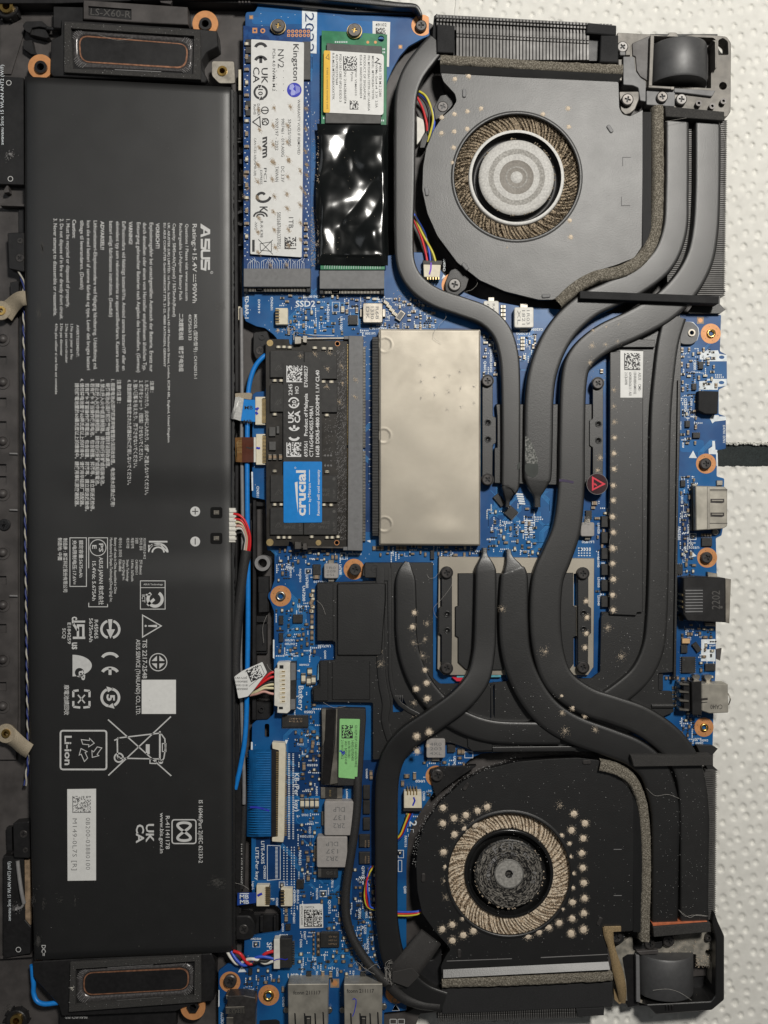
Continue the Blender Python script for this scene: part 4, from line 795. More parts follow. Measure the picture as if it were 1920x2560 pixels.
for cx in (708, 716, 727, 734):
    for j in range(26): b.flat([(cx, 2120+j*6.6), (cx+3.4, 2120+j*6.6), (cx+1.7, 2116+j*6.6)], 8.04)
mb.part('test_pad', b, silk, kind='stuff'); keep(628,1870,740,2210)
# battery socket
o = block('battery_socket', fillet(cs('L', 425,668, 520,662, 548,668, 548,1120, 520,1145, 425,1140, 430,1080, 398,1072, 400,725, 428,720), 2), 4.2, wht, 1); b = MB(); b.poly(cs('L', 550,662, 605,662, 598,1112, 545,1115), 11.4, 8, .8); b.poly(cs('L', 528,850, 600,850, 596,1005, 528,1005), 11.9, 8, .5); mb.part('shell', b, chip, parent=o); b = MB(); b.poly(cs('L', 556,668, 600,668, 600,830, 552,835), 11.6, 8, .5); b.poly(cs('L', 556,985, 598,985, 596,1105, 552,1108), 11.6, 8, .5); mb.part('cover', b, sock, parent=o)
b = MB()
for j in range(8): b.poly(rect(*c('L', 450, 742+j*40), *c('L', 498, 768+j*40)), 12.3, 12); b.i(1).poly(rect(*c('L', 470, 746+j*40), *c('L', 500, 753+j*40)), 12.5, 12); b.i(0)
b.i(2); b.poly(rect(*c('L',448,690),*c('L',485,722)), 12.3, 12); b.poly(rect(*c('L',442,1082),*c('L',480,1105)), 12.3, 12); mb.part('contact', b, [cream, gold, blk], parent=o)
# camera/sensor socket with coloured leads' plug, fan sockets
o = block('lead_socket', fillet(cs('S', 548,440, 655,438, 655,690, 548,692), 2), 2.8, chip, 1); b = MB(); b.poly(fillet(cs('S', 500,445, 550,440, 552,700, 498,700), 1.5), 11.0, 8, .8); mb.part('plug', b, wht, parent=o); b = MB()
for j in range(10): b.box(*c('S', 655, 462+j*21), *c('S', 680, 472+j*21), 8.6, 8)
mb.part('contact', b, silver, parent=o, kind='stuff'); b = MB(); b.stroke(cs('S', 500,628, 520,618, 560,612, 600,620, 620,612), 2.4, 11.06); mb.part('marker_stroke', b, inkb, parent=o); keep(684,2340,740,2425)
def fan_socket(pts, teeth, ink, inkpts, dark):
    o = block('fan_socket', fillet(pts, 2), 3, cream, 1); b = MB(); [b.poly(q, 10.4, 8, .6) for q in dark]; mb.part('plug', b, chip, parent=o); b = MB(); [b.poly(q, 11.2, 8.2, .3) for q in teeth]; mb.part('contact', b, gold, parent=o, kind='stuff'); b = MB(); b.stroke(inkpts, 4, 11.06); mb.part('marker_stroke', b, ink, parent=o)
fan_socket(cs('F', 250,705, 390,708, 380,808, 255,805), [cs('F', 280+j*22,806, 290+j*22,806, 290+j*22,826, 280+j*22,826) for j in range(5)], purple, cs('F', 312,690, 310,740, 298,785), [cs('F', 245,672, 400,675, 398,708, 248,706)])
fan_socket(cs('Q', 95,508, 235,508, 238,640, 95,640), [cs('Q', 120+j*24,485, 130+j*24,485, 130+j*24,535, 120+j*24,535) for j in range(4)], inkb, cs('Q', 172,552, 182,580, 165,620), [cs('Q', 90,635, 240,635, 235,665, 90,665)])
# ---- ports on the right and bottom edges
o = block('video_port', fillet(cs('K', 1080,1003, 1310,1010, 1335,1030, 1335,1325, 1300,1345, 1085,1360), 3), 5, portm, 2); b = MB()
for v in (1115, 1225): b.poly(cs('K', 1200,v-8, 1310,v-8, 1310,v+20, 1290,v+28, 1200,v+24), 13.05, 12.9)
for j in range(3): b.box(*c('K', 1195, 1030+j*10 if j < 2 else 1300), *c('K', 1335, 1035+j*10 if j < 2 else 1305), 13.05, 12.9)
mb.part('slot', b, darkm, parent=o); b = MB()
for v in (1115, 1225): b.poly(cs('K', 1210,v, 1300,v, 1300,v+12, 1210,v+10), 13.3, 12.9, .5)
b.poly(cs('K', 1175,1010, 1195,1010, 1195,1350, 1175,1352), 13.2, 12.9, .4); b.box(*c('K',1250,960),*c('K',1298,1000),8.8,7,1); b.poly(circ(*c('K',1240,1372), sc('K',25), 16), 9, 7, 1); b.poly(circ(*c('K',1075,995), sc('K',24), 16, sc('K',9)), 8.8, 8, .6); mb.part('spring', b, silver, parent=o); b = MB(); b.poly(cs('K', 1050,1005, 1082,1005, 1082,1360, 1050,1362), 10, 8, 1); mb.part('insulator', b, blk, parent=o)
o = block('network_port', fillet(cs('N', 985,335, 1085,322, 1320,335, 1320,690, 1015,675, 985,625), 2), 6.5, plas, 2); b = MB(); b.poly(cs('N', 1318,340, 1365,345, 1352,698, 1320,690), 14.6, 6, 1); b.poly(cs('N',1175,285,1255,300,1255,330,1180,325), 9.5, 7, 1); b.poly(cs('N',1160,690,1245,695,1245,720,1160,718), 9.5, 7, 1); mb.part('shield', b, tin, parent=o); b = MB(); b.poly(cs('N', 1012,410, 1142,410, 1140,628, 1010,628), 14.55, 14.3); b.i(1)
for j in range(8): b.poly(cs('N', 1000,430+j*24, 1140,430+j*24, 1140,441+j*24, 1000,443+j*24), 15.0, 14.4, .6)
b.i(2)
for v in (472, 525, 568): b.poly(circ(*c('N', 988, v), sc('N', 12), 12), 14.0, 9, .8)
mb.part('contact_bay', b, [blk, sock, gold], parent=o); b = MB(); b.text('2202', *c('N', 1275, 585), sc('N', 150), sc('N', 68), 'u', 14.56); b.flat(circ(*c('N',1287,568), 3.5, 12), 14.57); mb.part('moulded_number', b, dprint, parent=o, kind='stuff'); b = MB(); b.poly(cs('N',945,640,985,632,985,680,950,675), 11, 8, 1); mb.part('peg', b, blk, parent=o)
o = block('audio_jack', fillet(cs('N', 1128,1180, 1340,1180, 1345,1410, 1190,1415, 1130,1395), 3), 5.5, portm, 2); b = MB(); b.poly(cs('N', 1050,1165, 1130,1160, 1130,1430, 1055,1425), 13.2, 8, 1.5); b.poly(cs('N', 985,1165, 1050,1165, 1055,1400, 990,1390), 11.5, 8, 1); mb.part('insulator', b, plas, parent=o); b = MB()
for v in (1168, 1230, 1300, 1372): b.poly(cs('N', 948,v, 1030,v+12, 1030,v+26, 955,v+20), 12.2, 8.2, .8)
for u in (1085, 1180): b.poly(fillet(cs('N', u-28,1112, u+30,1108, u+34,1130, u+20,1150, u+20,1180, u-15,1180, u-15,1150, u-30,1130), 2), 10, 7, 1)
b.tube([(*c('N',1340,1255),11), (*c('N',1358,1300),12), (*c('N',1345,1345),11)], 1.6, 6); mb.part('tab', b, silver, parent=o); b = MB(); b.poly(cs('N',1128,1295,1178,1290,1178,1308,1128,1312), 13.55, 13.4); b.poly(cs('N',1128,1325,1175,1322,1175,1328,1128,1332), 13.55, 13.4); b.text('CAI40', *c('N', 1295, 1345), sc('N', 95), sc('N', 38), 'l', 13.54); mb.part('moulded_number', b, darkm, parent=o, kind='stuff')
block('tab', cs('N', 1245,905, 1290,895, 1278,995, 1245,980), .8, chas, .6, z0=7)
for k, x0, x1 in ((0,'620','968'),(1,'1105','1438')):
    x0, x1 = float(x0), float(x1); o = block('usb_port', fillet(cs('S', x0,832, x1,830, x1-4,1230, x0+6,1230), 2), 6.2, portm, 1.5); b = MB(); W2 = x1-x0
    for f, a, d in ((.16,1080,14),(.40,1080,14),(.66,1080,14),(.86,1070,14)): b.poly(cs('S', x0+W2*f,a, x0+W2*f+12,a+5, x0+W2*f+20,1230, x0+W2*f+6,1230), 14.25, 14.1)
    b.poly(cs('S', x0+W2*.44,1105, x0+W2*.58,1105, x0+W2*.58,1230, x0+W2*.44,1230), 14.26, 14.1); mb.part('slot', b, blk, parent=o); b = MB(); b.poly(cs('S', x0+W2*.47,1125, x0+W2*.55,1125, x0+W2*.55,1230, x0+W2*.47,1230), 14.5, 14.1, .6); 
    for j in range(4): b.poly(circ(*c('S', x0+75+j*(W2-140)/3, 828), 4.5, 12, 6), 9.5, 8, 1)
    for u in (x0-14, x1+14): b.poly(circ(*c('S', u, 1060 if k == 0 or u < x1 else 1030), 7, 12), 9.2, 7.8, 1)
    mb.part('tab', b, silver, parent=o); b = MB(); b.text('fconn 211117', *c('S', x0+(48 if k == 0 else 25), 920 if k == 0 else 905), sc('S', 235), sc('S', 34), 'r', 14.24, .01); mb.part('ink_print', b, kprint, parent=o)
    if k: b = MB(); b.stroke(cs('S', 1180,965, 1195,955, 1210,965, 1210,1000, 1195,1070, 1180,1110), 2.2, 14.25); mb.part('marker_stroke', b, inkb, parent=o)
o = block('headphone_jack', fillet(cs('S', 100,935, 240,930, 340,950, 345,1010, 330,1230, 100,1230), 2), 4.8, darkm, 1.5); b = MB(); b.poly(cs('S', 82,1030, 245,1025, 248,1085, 85,1090), 13, 8, .8); b.poly(cs('S', 90,1120, 150,1120, 150,1230, 90,1230), 13, 8, .8); b.poly(cs('S', 322,960, 348,960, 340,1230, 318,1230), 11.5, 8, .8); b.poly(cs('S',85,930,135,928,135,960,90,965), 12, 8, .8); mb.part('clip', b, tin, parent=o); b = MB(); b.text('RV231', *c('S', 118, 1085), sc('S', 110), sc('S', 42), 'r', 13.04, .006); mb.part('moulded_number', b, kprint, parent=o)
o = block('shield_pad', fillet(cs('K', 1108,245, 1265,250, 1258,430, 1160,428, 1105,400), 2), 3, foamb, 1)
block('opening', fillet(cs('S', 375,1145, 520,1135, 550,1150, 555,1230, 375,1230), 3), .1, blk, 0)
b = MB(); b.ring(987, 2501, 8.5, 5, 8.08, 7.9, 20); mb.part('test_hole', b, purple if 0 else tan)
# capacitor rows seen in the photograph
def cap(x, y, w_, h, rot, me=CAP): keep(x-max(w_, h)/2, y-max(w_, h)/2, x+max(w_, h)/2, y+max(w_, h)/2); mb.inst('resistor' if me is RES else 'capacitor', me, x, y, 8, w_/12, h/7, max(1, h/8), rot)
for j in range(4): cap(756+j*12.2, 2007, 24, 10, 90, CAPG)
for k, u, v, w_, h, r in (('L',735,745,18,12,90),('L',725,835,22,11,90),('L',770,825,22,11,90),('L',675,810,26,11,90),('I',798,1290,16,10,0),('I',950,1103,12,7,90),('I',985,1103,12,7,90),('I',903,1072,9,7,0),('C',1045,1410,16,9,90),('C',1085,1430,11,7,90),('C',1178,1420,14,7,90),('S',925,742,18,8,90),('S',992,742,18,8,90),('S',1068,105,18,7,90),('S',608,258,18,8,90),('S',608,188,14,7,90),('S',580,870,14,6,90),('K',272,1142,14,10,0),('K',262,1178,10,7,0),('K',295,1262,14,6,0),('K',330,90,10,8,90),('K',1018,45,10,6,90),('K',968,35,12,5,90),('Q',535,185,14,9,90),('Q',565,185,14,9,90),('Q',118,380,14,9,0),('Q',180,380,18,8,90),('Q',85,440,14,8,90),('O',680,210,20,8,90),('O',765,1425,14,8,90) if 0 else ('O',1310,275,14,8,90),('O',1312,310,12,8,90),('O',720,1260,14,8,90),('O',718,1080,16,8,90),('O',705,1015,7,9,90),('O',770,140,12,6,90),('L',765,1420,14,8,90),('L',760,1450,12,7,90),('L',655,1395,10,10,0),('F',1030,1380,0,0,0),('N',1155,805,13,6,0),('N',1020,780,9,6,90),('N',1045,780,9,6,90),('N',1112,775,9,6,90)):
    if w_: cap(*c(k, u, v), w_, h, r, CAPG if (w_ > 15 and k in 'LFC') else CAP)
for j in range(4): cap(*c('C', 1455+j*26, 1350+j*34), 14, 8, 35, CAPG)
for j in range(4): cap(*c('F', 885, 1045+j*32), 12, 8, 0, CAPG)
for j in range(4): cap(*c('F', 1040, 1295+j*28), 10, 7, 0, CAPG)
for j in range(3): cap(*c('I', 1340+j*37, 1018), 11, 8, 90, CAP)
for j in range(3): cap(*c('I', 1560+j*35, 1018), 11, 8, 90, CAP)
for j in range(4): cap(*c('N', 845+j*30, 1130), 8, 6, 90, CAP)
for j in range(4): cap(*c('K', 1130+j*22, 1395), 7, 5, 90, CAP)
for j in range(5): cap(*c('N', 908, 1210+j*35), 10, 8, 0, RES)
for j in range(6): cap(*c('I', 745 if j % 2 else 765, 1420+j*38), 10, 8, 90, CAP if j % 2 else CAPG)
for j in range(9): cap(*c('L', 755, 30+j*50), 12, 8, 90 if j % 3 else 0, CAPG if j % 3 == 0 else CAP)
for j in range(8): cap(*c('S', 885, 390+j*26), 9, 6, 0, RES if j % 2 else CAP)
for j in range(5): cap(*c('S', 845, 400+j*40), 8, 5, 90, CAP)
# scattered small parts
R_ = random.Random(9)
SC_ = [(700,735,965,835,26),(690,1375,905,1450,16),(690,1500,790,1640,26),(735,1700,790,1830,8),(735,1830,800,2000,16),(740,2020,792,2200,14),(740,2215,880,2450,26),(888,2170,940,2420,30),(1060,1890,1160,1990,16),(1700,870,1790,1000,20),(1705,1000,1740,1110,16),(1700,1190,1735,1430,26),(1705,1560,1785,1700,16),(1700,1770,1745,1860,10),(1215,1260,1340,1380,16),(1208,840,1245,940,12),(1285,820,1340,900,8),(1300,1366,1420,1386,8),(950,1366,1190,1388,14),(1016,2030,1030,2330,6),(950,745,1090,822,20),(1490,1250,1520,1500,8),(560,2420,700,2470,6),(880,2010,892,2080,0)]
for x0, y0, x1, y1, n in SC_:
    for _ in range(int(n*1.35)):
        for _t in range(12):
            x, y = R_.uniform(x0, x1), R_.uniform(y0, y1)
            if free(x, y, 4) and inside((x, y), out): break
        else: continue
        w_ = R_.uniform(7.5, 11.5); cap(x, y, w_, w_*.55, R_.choice((0, 90)), R_.choice((CAP, CAP, RES, CAPG)))
b = MB(); b2 = MB()
for x0, y0, x1, y1, n in SC_:
    for _ in range(n*8):
        x, y = R_.uniform(x0, x1), R_.uniform(y0, y1)
        if not (free(x, y, 1) and inside((x, y), out)): continue
        k = R_.random(); r = R_.choice((0, 1))
        if k < .45:
            for j in range(R_.randint(2, 5)):
                p, q = (x + j*4.6, y) if r else (x, y + j*4.6); b.flat(rect(p-1.2, q-1.6, p+1.2, q+1.6), 8.04)
        elif k < .7:
            for j in range(R_.randint(1, 3)): b2.box(x + j*6*r, y + j*6*(1-r), x + j*6*r + 4.2, y + j*6*(1-r) + 2.6, 8.4, 8, .4)
        elif k < .85: b.stroke([(x, y), (x+8*r, y+8*(1-r)), (x+8, y+8)] if k < .78 else [(x, y), (x + 7*r, y + 7*(1-r))], .9, 8.03)
        else: b.flat(circ(x, y, R_.uniform(1, 1.8), 8), 8.04); b.flat(circ(x+4.6*r, y+4.6*(1-r), 1.3, 8), 8.04)
for k_ in range(420):
    x, y = R_.uniform(615, 960), R_.uniform(30, 2500)
    if inside((x, y), out) and free(x, y, 1): b.flat(circ(x, y, .9, 6), 8.035)
for j in range(6): b.flat(circ(*c('N', 160 + (j % 5)*20, 105), 2, 8), 8.04)
for j in range(20): b.flat(circ(*c('K', 150 + (j % 5)*22, 1500 + (j//5)*20), 2.2, 8, 1.5), 8.04)
for j in range(11):
    for q in range(2): b.flat(rect(*c('F', 190+j*14, 1185+q*16), *c('F', 198+j*14, 1195+q*16)), 8.04)
mb.part('solder_joint', b, silk, kind='stuff'); mb.part('surface_mount_part', b2, [chip], kind='stuff')
b = MB()
for x0, y0, x1, y1, n in ((775,520,800,665,500),(700,850,960,870,60),(715,795,745,840,70),(980,725,1090,775,160),(940,2400,990,2470,200),(1430,830,1520,1000,80),(780,300,800,520,60)):
    for _ in range(n): x, y = R_.uniform(x0, x1), R_.uniform(y0, y1); b.bits(x, y, 2, 1, 8.05, 1.2, .3)
b.bits(722, 823, 8, 70, 8.05, 1.3, .3); b.bits(695, 826, 8, 50, 8.05, 1.3, .3)
mb.part('dust', b, dust, kind='stuff')
# right-hand gaps under the cooler show little coils beside the plate
for j in range(7): block('power_inductor', rect(1504, 1290+j*40, 1524, 1318+j*40), 1.6, chip, 1)

# ======== two solid state drives
def ssd_screw(t, x, y, z):
    b = MB(); b.ring(x, y+3, 19, 8, z-.9, z-1.8, 30); t.part('standoff', b, gold); b = MB(); b.poly(circ(x, y, 17, 32), z, z-1.2, 1.8, [cross(x, y, 7, 1.8, .2)]); b.i(1).cyl(x, y, 15, z-.35, z-1); t.part('screw', b, [steel, brass])
t = Thing('solid_state_drive', 'navy solid state drive with long dusty white label, left of the two drive cards', 'storage drive', 692, 350, 8, 'drive cards in the top left slots')
b = MB(); Z = 10.6; b.poly([(608,64),(652,66),(672,68),(674,80),(684,88),(698,89),(710,84),(716,73),(776,70),(776,672),(609,672)], Z, Z-.8, .6); t.part('board', b, pcbs)
b = MB(); b.box(*c('B',660,390), *c('B',738,750), Z+1, Z, .8); t.part('chip', b, chipg)
for v in (400, 470, 560, 0, 980, 1060): 
    if v: b = MB(); x, y = c('B', 155, v); b.box(614, y-8, 628, y+8, Z+.8, Z, .6); t.part('chip', b, chip)
b = MB(); LAB = [(628,98),(760,106),(757,430),(754,643),(626,635)]; b.poly(fillet(LAB, 3), Z+1.15, Z+.9); lab = t.part('label', b, klab)
for i in range(16):
    y = 112 + i*32; t.inst('capacitor', CAP if i % 3 else CAPG, 617.5, y, Z, 1, 1.1, 1.2, 90 if i % 2 else 0)
for i in range(6): t.inst('capacitor', CAP, 765, 560+i*16, Z, .8, .9, 1.1, 0)
b = MB()
for i in range(60): y = 105 + i*9.2; b.flat(rect(764 + (i % 3)*3, y, 766 + (i % 3)*3, y+4), Z+.02); b.flat(rect(611+(i % 2)*6, y, 614+(i % 2)*6, y+2), Z+.02)
for i in range(26): x = 620 + i*5.6; b.stroke([(x, 672), (x, 660 - (i % 4)*3), (x + random.choice((-7, 7)), 652 - (i % 5)*2)], .8, Z+.02)
t.part('board_print', b, silk, kind='stuff')
b = MB()
for i in range(6):
    for j in range(2):
        if (i, j) != (0, 1): b.ring(*c('B', 535+i*37, 295+j*38), 4.2, 1.8, Z+.03, Z-.05, 14)
b.poly(rect(*c('B',192,262),*c('B',238,312)), Z+.03, Z-.05, 0, [circ(*c('B',215,288), 3, 12)]); b.ring(*c('B',290,290), 6.2, 3, Z+.03, Z-.05, 18); b.poly(rect(*c('B',520,318),*c('B',548,346)), Z+.03, Z-.05, 0, [circ(*c('B',535,333), 1.8, 10)]); t.part('plated_hole', b, copper)
ssd_screw(t, *c('B', 435, 238), 12.2)
zl = Z + 1.18; b = MB()
def lt(k, s_, u, v0, v1, h, bold=.004, sh=0): b.text(s_, *c(k, u, v0), sc(k, v1-v0), sc(k, h), 'd', zl, bold, sh)
for a in (('B','Kingston',578,415,762,54,.012),('B','NV2',432,465,640,60,.0),('B','PCIe 4.0 NVMe M.2',382,460,858,28,.004),('B','WARRANTY VOID IF REMOVED',618,938,1458,26,.004),('B','UK',278,640,790,62,.012),('B','CA',200,632,782,62,.012),('B','10',248,838,898,44,.02),('B','DA5GA',238,978,1092,26,.004),('B','RoHS',203,985,1080,24,.01),('B','FC',285,1115,1180,52,.02),('B','nvm',290,1285,1492,62,.035,-.2),('B','SNV2S/1000',528,1125,1378,30,0),('B','9907461 - 019.A00G',465,1118,1478,30,0),('B','9707197 - 2202',408,1115,1418,30,0),('B','CAN ICES-3(B)/NMB-3(B)',208,1300,1659,22,0),
          ('C','DC 3.3V',463,60,208,32,0),('C','TAIWAN',408,60,205,32,0),('C','PCI',300,75,205,28,0),('C','EXPRESS',265,95,230,22,0),('C','K',262,438,492,76,.02),('C','R-R-K98',266,575,730,28,0),('C','-NV2',213,580,656,26,0),('C','1TB',535,540,642,46,.004),('C','50026B7686337FB51',425,490,832,36,0)): lt(*a)
for k in range(4):
    for q in range(2): b.flat(circ(*c('B', 420 + q*66, 668 + k*62), 1, 6), zl)
fB = lambda a, u: c('B', 212 + u*118, 405 + a*108); ce(b, fB, sc('B', 28), zl)
b.stroke([c('B',270+58*math.cos(a*.1), 870+58*math.sin(a*.1)) for a in range(-14, 13)], sc('B',20), zl); b.stroke([c('B',270+58*math.cos(a*.1), 870+58*math.sin(a*.1)) for a in range(18, 44)], sc('B',20), zl)
b.flat(cs('B',240,800,280,800,262,835), zl); b.flat(cs('B',300,940,255,945,275,905), zl)
for q in ((310,1040,32),(315,1148,30)): b.stroke(circ(*c('B',q[0],q[1]), sc('B',q[2]), 24), sc('B',9), zl, True)
b.stroke(cs('B',280,1040,340,1040), sc('B',10), zl); b.stroke(cs('B',195,1150,262,1100,268,1200), sc('B',10), zl, True)
b.stroke([c('C', 285 + (30+a*3.2)*math.sin(a*.35+2.2)*.95, 345 + (30+a*1.6)*math.cos(a*.35+2.2)) for a in range(0, 17)], sc('C',24), zl)
b.stroke([c('C',268-62*math.cos(a*.157), 535-45*math.sin(a*.157)) for a in range(0, 21)], sc('C',16), zl); b.stroke([c('C',268-34*math.cos(a*.157), 535-24*math.sin(a*.157)) for a in range(0, 21)], sc('C',14), zl)
b.matrix(*c('C',495,725), *c('C',605,840), 12, zl); b.flat(rect(*c('C',190,752), *c('C',214,865)), zl)
for q in ((248,748,385,890),(250,888,385,752),(262,790,372,770),(265,850,365,860),(265,790,268,850),(370,765,372,865)): b.stroke(cs('C',*q), sc('C',6), zl)
t.part('label_print', b, kprint, parent=lab)
b = MB(); b.flat(circ(*c('B',587,848), sc('B',69), 36), zl); emb = t.part('round_emblem', b, blu if 0 else inkb, parent=lab)
b = MB(); b.flat(cs('B', 545,800, 575,790, 590,815, 575,840, 600,862, 590,895, 560,900, 552,880, 560,850, 540,840), zl+.02)
for k in range(5): b.stroke(cs('B', 600+k*9,802+k*4, 606+k*8,850, 598+k*9,890-k*5), sc('B',5), zl+.02)
t.part('emblem_print', b, mat('pale_blue_print', (.35, .38, .75), .5, var=.05), parent=lab)
b = MB()
for k, L_ in (('B', ((400,1020),(545,1000),(260,1030),(390,1190),(255,1220),(530,1180),(395,1365),(255,1390),(525,1340),(385,1530),(250,1545),(535,1500),(700,1020),(700,1220),(700,1420))), ('C', ((390,20),(540,10),(250,55),(385,180),(250,210),(525,150),(395,345),(240,360),(525,320),(385,495),(255,540),(525,465),(400,660),(240,690),(525,650),(400,830),(240,870),(530,800),(700,40),(700,140),(695,320),(650,110),(650,270),(650,420),(650,590),(140,260),(125,360),(130,150),(690,640),(650,755),(370,985),(520,990)))):
    for u, v in L_: b.bits(*c(k, u + random.uniform(-8, 8), v + random.uniform(-8, 8)), 5.6, 150, zl+.02 if k and 170 < u < 665 else Z+.1, .8, .1, 1.8, 1.05)
t.part('dust', b, smear, kind='stuff')
t = Thing('solid_state_drive', 'green solid state drive half wrapped in glossy black film, right of the two drive cards', 'storage drive', 882, 350, 8, 'drive cards in the top left slots')
Z = 10.4; b = MB(); b.poly([(804,76),(868,79),(871,90),(882,98),(895,99),(904,92),(907,82),(968,86),(962,674),(801,674)], Z, Z-.8, .6, [circ(*c('B',1405,365), 8, 20)]); t.part('board', b, pcbg)
b = MB(); b.poly(cs('B', 892,405, 1412,435, 1405,1165, 880,1160), Z+1.2, Z, 1); t.part('chip', b, chipg)
b = MB(); b.poly(fillet(cs('B', 866,474, 1432,510, 1428,1085, 862,1060), 9), Z+1.42, Z+1.1); lab = t.part('label', b, white)
b = MB(); b.flat(fillet(cs('B', 866,474, 928,478, 924,1062, 862,1060), 4), Z+1.45); t.part('warning_stripe', b, orange if 0 else mat('amber_print', (.80, .48, .04), .5, var=.04), parent=lab)
b = MB(); zl = Z + 1.46
for s_, u, v0, v1, h in (('7450 1TB M.2 2280',1386,600,912,24),('NVMe Gen4 x4  3.3V  2.5A',1352,610,1015,22),('MODEL: MTFDKBA1T0TFK',1318,528,940,22),('PN: MTFDKBA1T0TFK-1BC1AABGA',1280,525,1045,22),('PRODUCT OF SINGAPORE',1240,520,940,22),('EUI-64: 00A07501326B0EF4',1205,518,925,22),('FW: V5MA010',1158,672,900,20),('Pyrite',1122,680,765,22),('SN: 21462B60EF4',1055,670,975,24),('PSID:13E1C8B7-0F23-E3D2-3',1012,512,960,22),('423-F99E22737644',978,510,800,22),('R-R-MU2-MTFDKBAXXXTFK',945,500,940,22),('If label is removed, warranty is void.',892,640,1030,16)): lt('B', s_, u, v0, v1, h, .002)
b.matrix(*c('B',1048,530), *c('B',1178,665), 15, zl); b.matrix(*c('B',1110,945), *c('B',1192,1032), 12, zl); b.stroke(cs('B',885,545,910,510,915,560), sc('B',5), zl, True); b.stroke(cs('B',1362,545,1385,560,1350,590,1400,600), sc('B',9), zl)
t.part('label_print', b, kprint, parent=lab)
b = MB(); [b.poly(circ(*c('B', u, 398), 3.6, 14), Z+.03, Z-.1) for u in (1280, 1352)]; t.part('test_point', b, copper)
b = MB(); [b.flat(rect(*c('B', u, v), *c('B', u+8, v+16)), Z+.03) for u, v in [(970+k*18, 388) for k in range(7)] + [(1420+k*14, 455+q*30) for k in range(2) for q in range(2)] + [(860+k*16, 1105) for k in range(2)] + [(1408+k*16, 1128) for k in range(2)]]
for i in range(24): b.stroke([(812+i*6, 672), (812+i*6, 666), (815+i*6, 660)], .8, Z+.03)
t.part('board_print', b, silk, kind='stuff')
ssd_screw(t, *c('B', 1155, 280), 12.0)
def fz(u, v):
    x = 792 + 178*u + 3*math.sin(v*9)*(1 if u < .02 else 0); y = 309 + 3*u + (661-309)*v; f = min(1, 14*min(u, 1-u), 14*min(v, 1-v))
    n1 = mnoise.noise(Vector((x*.016, y*.011, 3.7))); n2 = mnoise.noise(Vector((x*.035, y*.03, 9.1))); cr_ = abs(mnoise.noise(Vector((x*.012 + y*.010, y*.006 - x*.008, 5.5))))
    chipz = .45/(1 + math.exp(-(y-570)/3))*1/(1 + math.exp((abs(x-892)-48)/4)) if y < 640 else .0
    z = Z + .75 + f*(.45 + 1.1*n1 + .28*n2 + 1.3*cr_ + chipz) - (1-f)*.2 - (0 if u < .93 else (u-.93)*6)
    return P(x, y, z)
b = MB(); b.grid(fz, 60, 120); t.part('film_wrap', b, film)
b = MB()
for k in range(90): b.bits(random.gauss(797, 2.5), random.uniform(330, 660), 2, 4, Z+.6, 1.2, .4)
for k in range(60): b.bits(random.uniform(805, 955), random.uniform(320, 650), 1, 1, Z+1.7, .7, .15)
t.part('dust', b, dust, kind='stuff')

# ======== memory module
t = Thing('memory_module', 'black memory module with a black and blue label lying in its grey socket', 'memory module', 765, 1107, 8)
Z = 10.8; b = MB(); b.poly([(664,849),(666,847),(722,848),(724,860),(733,864),(742,858),(745,850),(870,851),(870,1366),(733,1366),(731,1356),(723,1354),(721,1365),(666,1365)], Z, Z-.8, .5, [circ(*c('H',994,298), 5, 16), circ(*c('I',988,968), 5, 16)]); t.part('board', b, pcbk)
for k, u, v, r in (('H',358,292,8),('I',357,965,9),('I',815,968,7)): b = MB(); b.poly(circ(*c(k,u,v), r, 20), Z+.05, Z-.1); t.part('plated_pad', b, gold)
b = MB(); b.i(1); b.ring(*c('H',994,298), 6.5, 5, Z+.04, Z-.1, 20); b.ring(*c('I',988,968), 6.5, 5, Z+.04, Z-.1, 20); t.part('plated_hole', b, [gold, copper], kind='stuff')
for k, q in (('H',(360,362,678,616)),('H',(681,376,990,630)),('H',(360,680,678,940)),('H',(681,670,992,945)),('I',(362,330,678,583)),('I',(681,333,992,587)),('I',(360,640,672,893)),('I',(677,640,992,893))):
    x0, y0 = c(k, q[0], q[1]); x1, y1 = c(k, q[2], q[3]); b = MB(); b.box(x0, y0, x1, y1, Z+1, Z, .8); o = t.part('memory_chip', b, chip); b = MB()
    if k == 'I':
        b.text('D8BNJ', x1-20, y1-34, 28, 8, 'l', Z+1.03); b.text('2PA45', x1-20, y1-23, 28, 8, 'l', Z+1.03); b.text('2L9P', x1-5, y1-8, 24, 6, 'u', Z+1.03); b.flat(circ(x1-8, y0+9, 4, 14), Z+1.03)
    b.stroke([(x0+12, y1-18), (x0+20, y1-30), (x0+28, y1-22), (x0+16, y1-17), (x0+26, y1-32)], 1, Z+1.03); t.part('chip_print', b, dprint, parent=o)
b = MB(); b.poly(fillet([(708,904.5),(804,906),(805,1306),(709,1307)], 4), Z+1.25, Z+.95); lab = t.part('label', b, chip)
b = MB(); b.flat(fillet([(708.5,1154),(805,1154),(805,1306),(709,1307)], 3), Z+1.28); t.part('blue_field', b, blab, parent=lab)
b = MB(); zl = Z+1.31
def lu(k, s_, u, v0, v1, h, bold=.004): b.text(s_, *c(k, u, v0), sc(k, v0-v1), sc(k, h), 'u', zl, bold)
